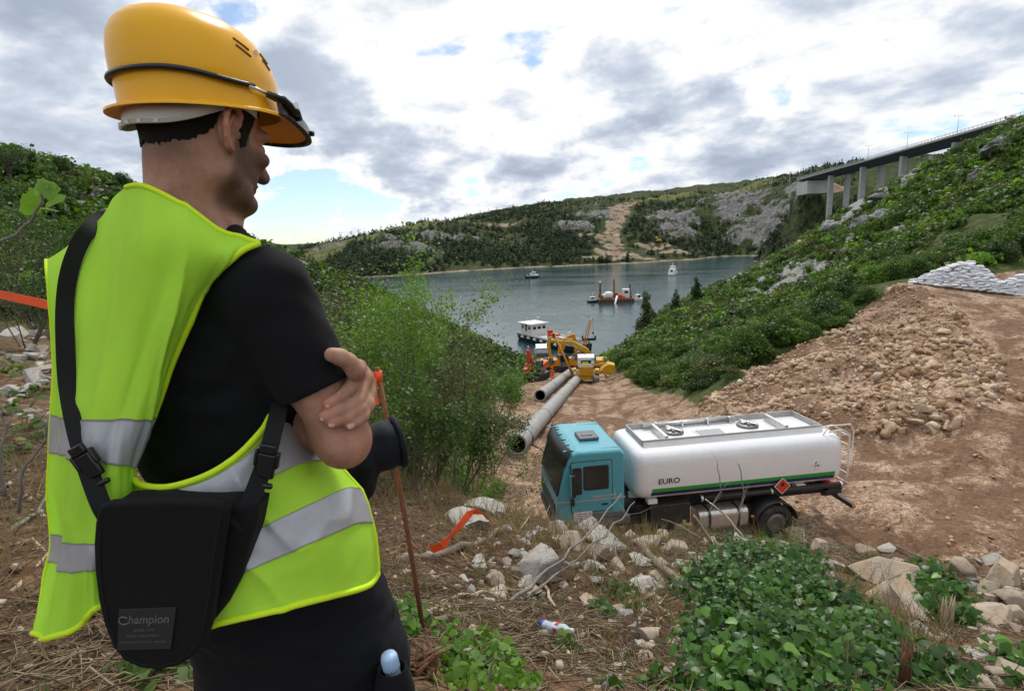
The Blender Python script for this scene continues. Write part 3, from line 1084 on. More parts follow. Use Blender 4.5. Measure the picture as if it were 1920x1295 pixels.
def two_mat_mesh(name, leaf, segs, mats, n=4):
    V, Fc, tint = leaf
    if segs:
        V2, F2 = twig_mesh(segs, n)
        Fc = np.concatenate([Fc, F2 + len(V)])
        V = np.concatenate([V, V2])
        mi = np.concatenate([np.zeros(len(tint)), np.ones(len(F2))])
        tint = np.concatenate([tint, np.full(len(F2), .5)])
    else:
        mi = np.zeros(len(tint))
    return mesh_np(name, V, Fc, mats, False, fattr={'tint': tint}, mat_idx=mi)


# bushes seen at 25 to 200 m
bush_me = []
for k in range(8):
    w, h = [(1.35, 1.0), (1.1, 1.2), (1.5, .85), (1.2, 1.05), (1.0, 1.35), (1.4, .9), (1.15, 1.1), (1.3, 1.0)][k]
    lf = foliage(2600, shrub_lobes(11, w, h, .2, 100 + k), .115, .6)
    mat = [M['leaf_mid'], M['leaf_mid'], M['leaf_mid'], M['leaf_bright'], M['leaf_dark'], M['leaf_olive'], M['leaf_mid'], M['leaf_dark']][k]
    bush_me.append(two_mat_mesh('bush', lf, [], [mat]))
BUSH_W = np.array([.2, .17, .15, .1, .1, .1, .1, .08])
small_bush = []          # the few leaves that are enough at a distance
for k in range(4):
    small_bush.append(foliage(210, shrub_lobes(7, 1.3, 1.0, .2, 140 + k), .36, .65))


def scatter(n, a0, a1, r0, r1, gap, seed):
    """places on the slope, none closer than gap times its size"""
    r = np.random.default_rng(seed)
    a = np.radians(r.uniform(a0, a1, n))
    rr = np.sqrt(r.uniform(r0 ** 2, r1 ** 2, n))
    x = rr * np.sin(a); y = rr * np.cos(a)
    s = r.uniform(.75, 1.55, n) * (1 + .25 * vnoise(np.stack([x, y], 1) * .06, 8))
    keep = []
    cells = {}
    for i in range(n):
        c = (int(x[i] // 3), int(y[i] // 3))
        bad = False
        for dx in (-1, 0, 1):
            for dy in (-1, 0, 1):
                for j in cells.get((c[0] + dx, c[1] + dy), ()):
                    if (x[i] - x[j]) ** 2 + (y[i] - y[j]) ** 2 < (gap * .5 * (s[i] + s[j])) ** 2:
                        bad = True
        if not bad:
            cells.setdefault(c, []).append(i)
            keep.append(i)
    return x[keep], y[keep], s[keep]


def hillside_bushes(a0, a1, r0, r1, n, seed, n_ind, label, group, wood_label, dens_rock=.1):
    x, y, s = scatter(n, a0, a1, r0, r1, 1.02, seed)
    z = height(x, y)
    tm = np.maximum(track_mask(x, y), track_mask(x - .5, y)); tm = np.maximum(tm, track_mask(x + .5, y))
    rk = rock_mask(x, y)
    ok = (z > WATER_Z + .5) & (tm < .12) & (rubble_mask(x, y) < .1) & ((rk < .22) | (rng.random(len(x)) < .3))
    ok &= ~((x > 26) & (x < 50) & (y > 38) & (y < 50) & (y < 46 + (x - 30) * .1))
    iv, u, v = in_view(x, y, z + s)
    ok &= iv
    x, y, s, z = x[ok], y[ok], s[ok], z[ok]
    ok = sight(x, y, z + 1.6 * s)
    x, y, s, z = x[ok], y[ok], s[ok], z[ok]
    order = np.argsort(-s / np.hypot(x, y))
    r = np.random.default_rng(seed + 1)
    for i in order[:n_ind]:
        k = r.choice(8, p=BUSH_W / BUSH_W.sum())
        sc = s[i] * 1.25
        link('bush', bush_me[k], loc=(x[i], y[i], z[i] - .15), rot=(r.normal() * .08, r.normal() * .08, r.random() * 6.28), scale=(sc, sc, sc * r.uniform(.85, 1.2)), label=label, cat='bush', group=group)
    Vs, Fs, Ts, Ms = [], [], [], []
    off = 0
    for i in order[n_ind:]:
        V, Fc, T = small_bush[r.integers(4)]
        a = r.random() * 6.28
        R = np.array([[math.cos(a), -math.sin(a), 0], [math.sin(a), math.cos(a), 0], [0, 0, 1]])
        V2 = V @ R.T * s[i] * 1.25 + np.array([x[i], y[i], z[i] - .1])
        Vs.append(V2); Fs.append(Fc + off); Ts.append(np.clip(T + r.normal() * .22, 0, 1))
        Ms.append(np.full(len(Fc), r.choice(4, p=[.5, .24, .16, .1])))
        off += len(V2)
    if Vs:
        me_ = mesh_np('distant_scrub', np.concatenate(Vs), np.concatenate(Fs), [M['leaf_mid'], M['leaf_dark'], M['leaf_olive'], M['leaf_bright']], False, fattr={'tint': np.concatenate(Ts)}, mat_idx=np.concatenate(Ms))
        link('distant_scrub', me_, label=wood_label, cat='scrub', kind='stuff')
    print('bushes', label, len(order))


hillside_bushes(7, 48, 34, 255, 20000, 11, 150, 'leafy green bush growing on the steep slope right of the gravel track', 'bushes on the right hillside', 'distant low scrub covering the slope on the right')
# bushes that crowd the upper edge of the rubble and the foot of the platform
rq = np.random.default_rng(71)
for k in range(44):
    x_ = rq.uniform(11, 34)
    y_ = np.interp(x_, [11, 13, 16, 22, 29, 36], [33, 34.5, 36.5, 38.5, 42.5, 45.5]) + rq.uniform(.5, 4.5)
    if 27 < x_ and y_ < 46.5:
        y_ = 46.5 + rq.random() * 3
    if x_ < 15:
        x_ += 1.2
    sc = rq.uniform(.7, 1.5)
    link('bush', bush_me[int(rq.choice(8, p=BUSH_W / BUSH_W.sum()))], loc=(x_, y_, hz(x_, y_) - .15), rot=(0, 0, rq.random() * 6.28), scale=(sc, sc, sc * rq.uniform(.8, 1.2)), label='leafy green bush crowding the upper edge of the rubble slope', cat='bush', group='bushes above the rubble slope')
hillside_bushes(-50, 8, 19, 200, 13000, 12, 130, 'leafy green bush growing on the slope left of the gravel track', 'bushes on the left hillside', 'distant low scrub covering the slope on the left')

# woods on the far shore
def pine_leaf(n=110, size=1.5, seed=0, tall=1.0):
    r = np.random.default_rng(seed)
    lobes = []
    for k in range(7):
        t = k / 6
        rad = (1.9 * (1 - t * .75)) * (.8 + .4 * r.random())
        a = r.random() * 6.28
        lobes.append((rad * .35 * math.cos(a), rad * .35 * math.sin(a), (1.6 + 5.6 * t) * tall, rad, rad, 1.0))
    return foliage(n, lobes, size, .6, .6)


pine_proto = [pine_leaf(100, 1.35, s, t) for s, t in [(1, 1.0), (2, 1.15), (3, .8), (4, .65), (5, .5)]]
n = 21000
r = np.random.default_rng(5)
a = np.radians(r.uniform(-24, 32, n)); rr = np.sqrt(r.uniform(400 ** 2, 800 ** 2, n))
x = rr * np.sin(a); y = rr * np.cos(a)
z = fheight(x, y)
iv, uu, vv = in_view(x, y, z)
dens = vnoise(np.stack([x, y], 1) * .02, 61) * .5 + .5
cm = spots(CUTS, x, y); rm = spots(ROCKS, x, y); pm = spots(PALE, x, y)
dens = np.clip(dens * 1.1 + .25 * sstep(-z, 0, 24), 0, 1) * (1 - .85 * rm) * (1 - .93 * pm)
ok = iv & (z > WATER_Z + 1.2) & (cm < .25) & (r.random(n) < dens * .75) & ((uu > 560) & (uu < 1620))
x, y, z, uu = x[ok], y[ok], z[ok], uu[ok]
szz = r.uniform(.55, 1.15, len(x)) * (1 - .35 * sstep(z, 0, 45))
order = np.argsort(-szz / np.hypot(x, y))
pine_far = [mesh_np('pine_crown', p[0], p[1], [M['pine']], False, fattr={'tint': p[2]}) for p in pine_proto]
mbt = MB(); mbt.cyl((0, 0, -.5), (0, 0, 4.5), .22, .1, 5)
pine_trunk = mbt.mesh('pine_trunk', M['bark'])


def far_pine(px_, py_, pz_, sc, k, rz, label, group):
    o = empty('pine_tree', (px_, py_, pz_ - .3), (0, 0, rz), label=label, cat='pine tree', group=group)
    o.scale = (sc, sc, sc)
    link('crown', pine_far[k], o)
    link('trunk', pine_trunk, o)
    return o


# clear individuals: the skyline and the shoreline, where one can tell them apart
shore = [i for i in order if z[i] < -15][:150]
sky_i = sorted(range(len(x)), key=lambda i: -z[i] / y[i])[:60]
ind = set(shore) | set(sky_i)
for i in ind:
    low = z[i] < -15
    far_pine(x[i], y[i], z[i], szz[i], int(r.integers(5)), r.random() * 6.28,
             'dark pine standing low on the far shore above the water' if low else 'dark pine standing out on the skyline of the far ridge',
             'pines along the far shore' if low else 'pines on the far skyline')
Vs, Fs, Ts = [], [], []
off = 0
for i in range(len(x)):
    if i in ind:
        continue
    V, Fc, T = pine_proto[r.integers(5)]
    aa = r.random() * 6.28
    R = np.array([[math.cos(aa), -math.sin(aa), 0], [math.sin(aa), math.cos(aa), 0], [0, 0, 1]])
    sel = r.choice(len(Fc), 60, replace=False)
    V4 = V.reshape(-1, 4, 3)[sel].reshape(-1, 3) @ R.T * szz[i] * np.array([1.1, 1.1, 1]) + np.array([x[i], y[i], z[i] - .8])
    Vs.append(V4); Fs.append(np.arange(240).reshape(60, 4) + off); Ts.append(np.clip(T[sel] + r.normal() * .2, 0, 1))
    off += 240
me_ = mesh_np('far_pine_wood', np.concatenate(Vs), np.concatenate(Fs), [M['pine']], False, fattr={'tint': np.concatenate(Ts)})
link('far_pine_wood', me_, label='dark pine wood covering the hills on the far shore', cat='wood', kind='stuff')
print('far pines', len(x))

# ------------------------------------------------------------------ tanker lorry
def text_mesh(body, size, mat, extrude=0.0, bold=0.0, shear=0.0):
    cu = bpy.data.curves.new('lettering', 'FONT')
    cu.body = body
    cu.size = size
    cu.extrude = extrude
    cu.offset = bold
    cu.shear = shear
    cu.resolution_u = 3
    tmp = bpy.data.objects.new('lettering_tmp', cu)
    COL.objects.link(tmp)
    dg = bpy.context.evaluated_depsgraph_get()
    me_ = bpy.data.meshes.new_from_object(tmp.evaluated_get(dg))
    bpy.data.objects.remove(tmp)
    me_.materials.clear()
    me_.materials.append(mat)
    return me_


TR_Z = -8.70
truck = empty('tanker_lorry', (.88, 15.17, TR_Z), (0, math.radians(-.3), math.radians(7)), label='white tanker lorry with teal cab parked on the gravel track', cat='lorry')


def rounded_rect(x0, z0, x1, z1, r, n=4):
    pts = []
    for cx_, cz_, a0 in ((x1 - r, z1 - r, 0), (x0 + r, z1 - r, 90), (x0 + r, z0 + r, 180), (x1 - r, z0 + r, 270)):
        for k in range(n + 1):
            a = math.radians(a0 + 90 * k / n)
            pts.append((cx_ + r * math.cos(a), cz_ + r * math.sin(a)))
    return pts


# cab shell
cabp = [(.10, .55), (.02, .85), (.0, 1.25), (.04, 1.55), (.30, 2.56), (.44, 2.74), (.62, 2.79), (1.74, 2.77), (1.86, 2.66), (1.86, 1.02), (.90, 1.02), (.66, .92), (.56, .55)]
mb = MB()
rings = []
for yy, ins in ((-1.22, .085), (-1.205, .035), (-1.15, 0.0), (1.15, 0.0), (1.205, .035), (1.22, .085)):
    cxm, czm = .95, 1.6
    rings.append([(cxm + (p[0] - cxm) * (1 - ins * .9), yy, czm + (p[1] - czm) * (1 - ins * .75)) for p in cabp])
mb.loft(rings, caps=True, smooth=False)
cab = mb.build('cab', M['teal'], truck)
cab.data.polygons.foreach_set('use_smooth', [False] * len(cab.data.polygons))
# side panel (door) with its window, on both sides
for s in (-1, 1):
    yo = s * 1.225
    mb = MB()
    mb.prism(rounded_rect(.40, 1.12, 1.50, 2.52, .06), 'y', yo - .012, yo + .012, bev=.006)
    door = mb.build('door', M['teal'], cab)
    mb = MB()
    mb.prism(rounded_rect(.385, 1.105, 1.515, 2.535, .06), 'y', yo - .009, yo + .009)
    mb.build('door_gap', M['black_ink'], door)
    mb = MB()
    mb.prism(rounded_rect(.72, 1.72, 1.42, 2.40, .07), 'y', yo - .02, yo + .02, bev=.008)
    mb.prism(rounded_rect(.44, 1.62, .69, 2.38, .06), 'y', yo - .019, yo + .019, bev=.008)
    win = mb.build('window_frame', M['black_plastic'], door)
    mb = MB()
    mb.prism(rounded_rect(.755, 1.755, 1.385, 2.365, .05), 'y', yo - .0235, yo + .0235)
    mb.prism(rounded_rect(.465, 1.65, .665, 2.35, .04), 'y', yo - .0225, yo + .0225)
    mb.build('pane', M['glass_dark'], door)
    mb = MB()
    mb.box((1.30, yo + s * .022, 1.30), (.16, .03, .05), bev=.01)
    mb.build('handle', M['black_plastic'], door)
    mb = MB()
    mb.box((.93, yo + s * .006, 1.44), (1.84, .02, .045))
    mb.box((1.28, yo + s * .0062, 1.53), (.62, .02, .05))
    mb.build('stripe', M['grey_stripe'], cab)
    mb = MB()
    mb.box((1.42, s * 1.19, .98), (.90, .10, .17), bev=.03)
    mb.build('wheel_arch', M['grey_plastic'], cab)
    # mirrors on an arm
    mb = MB()
    mb.tube([(.36, s * 1.2, 2.44), (.40, s * 1.36, 2.42), (.42, s * 1.40, 2.2), (.42, s * 1.40, 1.55), (.40, s * 1.3, 1.45), (.38, s * 1.22, 1.44)], .014, 6)
    arm = mb.build('mirror_arm', M['black_plastic'], cab)
    mb = MB()
    mb.box((.40, s * 1.42, 1.98), (.13, .18, .62), bev=.03)
    mir = mb.build('mirror', M['black_plastic'], cab)
    mb = MB()
    mb.box((.343, s * 1.42, 1.98), (.03, .17, .6), bev=.012)
    mb.build('mirror_shell', M['teal'], mir)
    mb = MB()
    mb.box((.40, s * 1.36, 1.48), (.10, .13, .16), bev=.03)
    mb.build('mirror', M['black_plastic'], cab)
# sticker on the near door: a notice with two lines of blue print, too small to read
mb = MB(); mb.box((.70, -1.239, 1.0), (.50, .004, .26))
stick = mb.build('door_notice', M['white_plain'], cab)
mb = MB()
rr_ = random.Random(3)
for row, z in enumerate((1.075, 1.025, .975, .925)):
    xx = .49
    while xx < .90:
        w = rr_.uniform(.02, .07)
        mb.box((xx + w / 2, -1.2422, z), (w, .001, .024 if row < 1 else .018))
        xx += w + .014
mb.build('print', M['blue_ink'], stick)
# lower front corner panel
mb = MB()
mb.prism([(.03, .42), (.02, .92), (.60, .92), (.56, .42)], 'y', -1.22, 1.22, bev=.03)
mb.build('bumper', M['teal'], truck)
mb = MB(); mb.box((-.012, 0, .62), (.05, 2.3, .2), bev=.01); mb.box((-.012, 0, 1.1), (.03, 1.9, .34), bev=.01)
mb.build('grille', M['black_plastic'], cab)
for s in (-1, 1):
    mb = MB(); mb.box((.0, s * .95, .70), (.06, .32, .2), bev=.02)
    mb.build('headlight', M['alu'], truck)
# windscreen
mb = MB()
wv_ = [(.045, -1.12, 1.60), (.045, 1.12, 1.60), (.298, 1.1, 2.53), (.298, -1.1, 2.53)]
mb._add([Vector(v) + Vector((-.014, 0, .004)) for v in wv_], [(0, 1, 2, 3)])
scr = mb.build('windscreen', M['glass_dark'], cab)
mb = MB()
for i in range(4):
    mb.tube([Vector(wv_[i]) + Vector((-.014, 0, .004)), Vector(wv_[(i + 1) % 4]) + Vector((-.014, 0, .004))], .022, 6)
mb.build('gasket', M['black_plastic'], scr)
# sun visor across the top of the screen, on brackets
mb = MB()
vis = []
for t in np.linspace(-1, 1, 13):
    bow = -.10 + .12 * t * t
    vis.append([(.20 + bow, t * 1.2, 2.42), (.40 + bow, t * 1.2, 2.86), (.42 + bow, t * 1.2, 2.855), (.22 + bow, t * 1.2, 2.41)])
mb.loft(vis, caps=True)
visor = mb.build('sun_visor', M['black_plastic'], cab)
for t in np.linspace(-.95, .95, 6):
    mb = MB(); mb.box((.42, t * 1.15, 2.80), (.16, .03, .03)); mb.build('bracket', M['black_plastic'], visor)
mb = MB(); mb.box((1.12, -.12, 2.83), (.56, .62, .09), bev=.03); mb.box((1.1, -.2, 2.88), (.3, .12, .03), bev=.012)
mb.build('roof_hatch', M['grey_plastic'], cab)
mb = MB()
mb.box((1.0, -1.0, 2.765), (1.5, .05, .04), bev=.01); mb.box((1.0, 1.0, 2.765), (1.5, .05, .04), bev=.01)
mb.build('roof_rib', M['teal'], cab)
# chassis
mb = MB()
for s in (-1, 1):
    mb.box((4.6, s * .42, .92), (8.0, .09, .26))
for x in (1.2, 2.2, 3.4, 4.6, 5.9, 7.2, 8.4):
    mb.box((x, 0, .92), (.1, .8, .2))
mb.cyl((6.25, -1.0, .52), (6.25, 1.0, .52), .11, n=10)
mb.cyl((1.35, -1.0, .52), (1.35, 1.0, .52), .09, n=10)
mb.box((2.3, 0, .85), (1.0, 1.5, .6), bev=.05)
mb.build('chassis', M['dark_metal'], truck)


def wheel(x, y, width, dual=False):
    w = empty('wheel', (x, y, .52), parent=truck)
    mb = MB()
    Rm = Matrix.Rotation(math.pi / 2, 4, 'X')
    prof = [(.30, -width / 2), (.40, -width / 2 - .012), (.48, -width / 2 + .01), (.515, -width / 2 + .05), (.52, 0), (.515, width / 2 - .05), (.48, width / 2 - .01), (.40, width / 2 + .012), (.30, width / 2), (.28, 0), (.30, -width / 2)]
    mb.lathe(prof, 36, M=Rm)
    mb.build('tyre', M['rubber'], w)
    mb = MB()
    d = -1 if y < 0 else 1
    mb.lathe([(.30, 0), (.285, .06), (.2, .09), (.13, .05), (.0, .045)], 24, M=Matrix.Translation((0, d * (width / 2 - .07), 0)) @ Matrix.Rotation(-d * math.pi / 2, 4, 'X'))
    for k in range(10):
        a = k * .628
        mb.cyl((.165 * math.cos(a), d * (width / 2 - .01), .165 * math.sin(a)), (.165 * math.cos(a), d * (width / 2 + .035), .165 * math.sin(a)), .016, n=6)
    mb.build('rim', M['steel'], w)


for s in (-1, 1):
    wheel(1.35, s * 1.03, .32)
    wheel(6.25, s * 1.08, .30)
    wheel(6.25, s * .74, .30)
    mb = MB()
    arc = []
    for k in range(17):
        a = math.radians(5 + 170 * k / 16)
        arc.append([(6.25 + .64 * math.cos(a), s * .56, .52 + .64 * math.sin(a)), (6.25 + .64 * math.cos(a), s * 1.24, .52 + .64 * math.sin(a)), (6.25 + .62 * math.cos(a), s * 1.24, .52 + .62 * math.sin(a)), (6.25 + .62 * math.cos(a), s * .56, .52 + .62 * math.sin(a))])
    mb.loft(arc, caps=True)
    mb.build('mudguard', M['black_plastic'], truck)
# tank barrel
TX0, TX1 = 2.18, 8.22
TC, THW, THH = 1.875, 1.22, .735


def tank_sec(x, k=1.0, n=44, z_off=0.0, e=4.6):
    out = []
    for i in range(n):
        a = 2 * math.pi * i / n
        c, s_ = math.cos(a), math.sin(a)
        out.append((x, THW * k * math.copysign(abs(c) ** (2 / e), c), TC + z_off + THH * k * math.copysign(abs(s_) ** (2 / e), s_)))
    return out


def tank_y(z, e=4.6):
    return THW * (1 - min(1, abs((z - TC) / THH)) ** e) ** (1 / e)


mb = MB()
rings = [tank_sec(TX0 + .00, .30), tank_sec(TX0 + .005, .62), tank_sec(TX0 + .04, .84), tank_sec(TX0 + .12, .945), tank_sec(TX0 + .26, .99), tank_sec(TX0 + .42, 1.0)]
for x in np.linspace(TX0 + .9, TX1 - .4, 8):
    rings.append(tank_sec(x, 1.0))
rings += [tank_sec(TX1 - .2, .99), tank_sec(TX1 - .07, .94), tank_sec(TX1 - .01, .82), tank_sec(TX1 + .01, .5), tank_sec(TX1 + .012, .2)]
mb.loft(rings, caps=True)
barrel = mb.build('tank_barrel', M['white_paint'], truck)
for s in (-1, 1):
    for z0, z1, mt, nm in ((1.455, 1.565, 'green_stripe', 'green_band'), (1.345, 1.455, 'blue_stripe', 'blue_band')):
        mb = MB()
        rr2 = []
        for x in np.linspace(TX0 + .44 + (0 if nm == 'green_band' else -.02), TX1 - .28, 6):
            rr2.append([(x, s * (tank_y(z) + .004), z) for z in np.linspace(z0, z1, 5)])
        mb.loft(rr2, closed=False)
        mb.build(nm, M[mt], barrel)
me_ = text_mesh('EURO', .21, M['black_ink'], bold=.004)
for vtx in me_.vertices:
    lx, lz = vtx.co.x, vtx.co.y
    X = TX0 + .60 + lx * 1.12
    Zz = 1.69 + lz
    vtx.co = (X, -(tank_y(Zz) + .005), Zz)
link('lettering', me_, barrel)
mb = MB()
for x in (TX0 + .5, TX1 - 1.2):
    for s in (-1, 1):
        mb.box((x, s * 1.0, 1.14), (.26, .22, .12))
mb.box((5.2, -.5, 1.12), (6.0, .12, .16)); mb.box((5.2, .5, 1.12), (6.0, .12, .16))
mb.build('tank_saddle', M['white_plain'], truck)
# coaming along the top with its deck, cross walls, lids and pipe
cw = []
mb = MB()
CX0, CX1, CY, CZ0, CZ1 = TX0 + .32, TX1 - .42, .70, 2.44, 2.76
for s in (-1, 1):
    mb.prism([(CX0, CZ0 - .06), (CX1 + .12, CZ0 - .06), (CX1, CZ1), (CX0 + .05, CZ1)], 'y', s * CY - .016, s * CY + .016)
mb.box((CX0 + .03, 0, (CZ0 + CZ1) / 2), (.032, 2 * CY - .033, CZ1 - CZ0))
mb.box((CX1 + .02, 0, (CZ0 + CZ1) / 2), (.032, 2 * CY - .033, CZ1 - CZ0))
coam = mb.build('coaming', M['grey_deck'], truck)
mb = MB()
for s in (-1, 1):
    mb.prism([(s * CY, CZ0 - .08), (s * (CY + .32), CZ0 - .10), (s * (CY + .05), CZ1 - .12), (s * CY, CZ1 - .03)], 'x', CX0 + .05, CX1 + .02)
mb.build('coaming_skirt', M['white_plain'], coam)
mb = MB(); mb.box(((CX0 + CX1) / 2, 0, 2.565), (CX1 - CX0 - .04, 2 * CY - .04, .03))
mb.build('walkway', M['grey_deck'], coam)
for x in (CX0 + .75, CX1 - 1.0):
    mb = MB(); mb.box((x, -.1, 2.70), (.10, 1.1, .23), bev=.01)
    mb.build('cross_wall', M['alu'], coam)
for x in (CX0 + 1.25, CX1 - 1.75):
    mb = MB()
    mb.lathe([(.0, .10), (.28, .10), (.31, .07), (.31, .0)], 24, M=Matrix.Translation((x, .12, 2.58)))
    lid = mb.build('manhole_lid', M['steel'], coam)
    mb = MB()
    mb.box((x + .03, .12, 2.72), (.10, .56, .05), rot=(0, 0, .5), bev=.012); mb.box((x - .1, .12, 2.705), (.2, .14, .1), bev=.02); mb.cyl((x - .05, -.05, 2.70), (x - .05, .02, 2.79), .05, n=10)
    mb.build('clamp', M['alu'], lid)
mb = MB(); mb.box((CX0 + 2.25, -.25, 2.60), (.86, .7, .05), bev=.008)
hat = mb.build('hatch_cover', M['alu'], coam)
mb = MB(); mb.box((CX0 + 2.25, -.25, 2.632), (.72, .58, .012))
mb.build('hatch_panel', M['grey_stripe'], hat)
mb = MB()
mb.tube([(CX0 + .5, .58, 2.72), (CX0 + 3.4, .58, 2.72)], .055, 10)
for x in (CX0 + .9, CX0 + 1.7, CX0 + 2.5, CX0 + 3.2):
    mb.box((x, .55, 2.70), (.05, .16, .18))
mb.build('vapour_pipe', M['alu'], coam)
# boxes, fuel tank, silencer, hose tube along the near side
for s in (-1, 1):
    mb = MB(); mb.box((3.15, s * .93, .86), (1.15, .5, .60), bev=.02); mb.box((3.0, s * .95, .45), (.5, .4, .28), bev=.02)
    mb.build('locker', M['black_plastic'], truck)
mb = MB(); mb.box((3.55, -1.185, .62), (.10, .012, .10)); mb.build('locker_latch', M['alu'], truck)
mb = MB(); mb.prism(rounded_rect(-1.2, .38, -.62, .96, .16, 5), 'x', 3.98, 5.42, bev=.02)
ft = mb.build('fuel_tank', M['alu'], truck)
mb = MB()
for x in (4.25, 5.1):
    mb.prism(rounded_rect(-1.21, .37, -.61, .97, .165, 5), 'x', x, x + .07)
mb.build('strap', M['dark_metal'], ft)
mb = MB(); mb.cyl((2.55, -1.0, .40), (3.3, -1.12, .34), .15, n=16); mb.build('silencer', M['steel'], truck)
mb = MB(); mb.tube([(4.0, -1.13, 1.11), (8.25, -1.13, 1.11)], .075, 12)
hose = mb.build('hose_tube', M['black_plastic'], truck)
mb = MB()
for x in (4.06, 6.1, 8.2):
    mb.lathe([(.082, -.03), (.088, 0), (.082, .03)], 14, M=Matrix.Translation((x, -1.13, 1.11)) @ Matrix.Rotation(math.pi / 2, 4, 'Y'))
mb.build('clamp', M['alu'], hose)
for x in (5.52, 6.98):
    mb = MB(); mb.box((x, -1.225, .72), (.08, .03, .06), bev=.008); mb.build('side_marker', M['amber'], truck)
mb = MB()
mb.box((8.15, 0, .95), (.25, 1.7, .22), bev=.02); mb.box((8.0, -.9, 1.0), (.5, .5, .12), bev=.02); mb.box((8.0, .9, 1.0), (.5, .5, .12), bev=.02)
mb.build('rear_frame', M['dark_metal'], truck)
for s in (-1, 1):
    mb = MB(); mb.box((8.05, s * .98, 1.075), (.42, .30, .13), bev=.03)
    lamp = mb.build('rear_lamp', M['red_lens'], truck)
    mb = MB(); mb.box((8.05, s * .98, .985), (.44, .32, .07), bev=.015); mb.build('lamp_body', M['black_plastic'], lamp)
mb = MB(); mb.box((8.62, 0, .62), (.10, 2.36, .13), bev=.015); mb.box((8.35, -.5, .75), (.5, .08, .1)); mb.box((8.35, .5, .75), (.5, .08, .1))
under = mb.build('underrun_bar', M['black_plastic'], truck)
for s in (-1, 1):
    mb = MB(); mb.box((8.63, s * 1.16, .63), (.112, .06, .09), bev=.01); mb.build('end_marker', M['amber'], under)
# ladder at the back
mb = MB()
for y in (-.95, -.55):
    mb.tube([(TX1 - .35, y, 2.62), (TX1 + .05, y, 2.66), (TX1 + .30, y, 2.52), (TX1 + .32, y, 1.3), (TX1 + .2, y, .95)], .02, 7)
for z in np.linspace(1.05, 2.45, 6):
    mb.tube([(TX1 + .31, -.95, z), (TX1 + .31, -.55, z)], .016, 6)
mb.tube([(TX1 - .55, -.95, 2.5), (TX1 - .35, -.95, 2.80), (TX1 + .3, -.95, 2.80), (TX1 + .42, -.95, 2.6), (TX1 + .42, -.95, 1.6), (TX1 + .32, -.95, 1.5)], .017, 6)
mb.build('ladder', M['white_plain'], truck)
# danger plates
mb = MB()
pc = Vector((6.35, -1.25, 1.30)); h = .24
mb.prism([(pc.x, pc.z - h), (pc.x + h, pc.z), (pc.x, pc.z + h), (pc.x - h, pc.z)], 'y', -1.262, -1.252)
plate = mb.build('danger_plate', M['white_plain'], truck)
mb = MB(); h2 = .215
mb.prism([(pc.x, pc.z - h2), (pc.x + h2, pc.z), (pc.x, pc.z + h2), (pc.x - h2, pc.z)], 'y', -1.266, -1.263)
mb.build('plate_face', M['red_sign'], plate)
mb = MB()
fl = [(-.055, .0), (-.07, .05), (-.05, .08), (-.045, .055), (-.02, .12), (.0, .09), (.012, .115), (.03, .07), (.045, .085), (.06, .04), (.05, .0)]
mb.prism([(pc.x + a_ * .9, pc.z + .015 + b_ * .9) for a_, b_ in fl], 'y', -1.2685, -1.2665)
mb.box((pc.x, -1.2675, pc.z + .002), (.12, .002, .014))
mb.build('flame_mark', M['black_ink'], plate)
mb = MB(); pz2 = 1.83; px2 = TX1 - .86; yy = -(tank_y(pz2) + .004); h = .15
mb.prism([(px2, pz2 - h), (px2 + h, pz2), (px2, pz2 + h), (px2 - h, pz2)], 'y', yy - .004, yy + .02)
ep = mb.build('hazard_label', M['white_plain'], truck)
mb = MB()
yk = yy - .006
mb.prism([(px2 - .035, pz2 - .05), (px2 - .02, pz2 - .05), (px2 - .015, pz2 + .08), (px2 - .03, pz2 + .08)], 'y', yk, yk + .0015)
mb.prism([(px2 - .06, pz2 + .02), (px2 - .02, pz2 + .005), (px2 - .02, pz2 + .018), (px2 - .06, pz2 + .04)], 'y', yk, yk + .0015)
mb.prism([(px2 - .02, pz2 + .04), (px2 + .012, pz2 + .06), (px2 + .012, pz2 + .072), (px2 - .02, pz2 + .055)], 'y', yk, yk + .0015)
mb.prism([(px2 - .07, pz2 - .062), (px2 + .07, pz2 - .062), (px2 + .07, pz2 - .05), (px2 - .07, pz2 - .05)], 'y', yk, yk + .0015)
mb.prism([(px2 + .0, pz2 - .04), (px2 + .04, pz2 - .015), (px2 + .075, pz2 - .04), (px2 + .095, pz2 - .02), (px2 + .09, pz2 - .048), (px2 + .04, pz2 - .049)], 'y', yk, yk + .0015)
mb.build('tree_and_fish_mark', M['black_ink'], ep)
# the body sits high on its wheels
LIFT = {'wheel': 0, 'mudguard': 0, 'chassis': .12, 'fuel_tank': .12, 'silencer': .02, 'locker': .24, 'locker_latch': .24, 'underrun_bar': .14, 'rear_frame': .25, 'side_marker': .1, 'bumper': .22, 'headlight': .22}
for ch in list(truck.children):
    k = ch.name.split('.')[0]
    ch.location.z += LIFT.get(k, .35)
mb = MB()
for s in (-1, 1):
    mb.box((5.3, s * .42, 1.27), (5.9, .10, .34))
mb.box((2.0, 0, 1.15), (.7, 1.5, .5), bev=.04)
mb.build('subframe', M['dark_metal'], truck)
for s in (-1, 1):
    mb = MB(); mb.box((1.35, s * 1.12, 1.10), (1.35, .14, .26), bev=.05); mb.build('cab_step', M['grey_plastic'], truck)

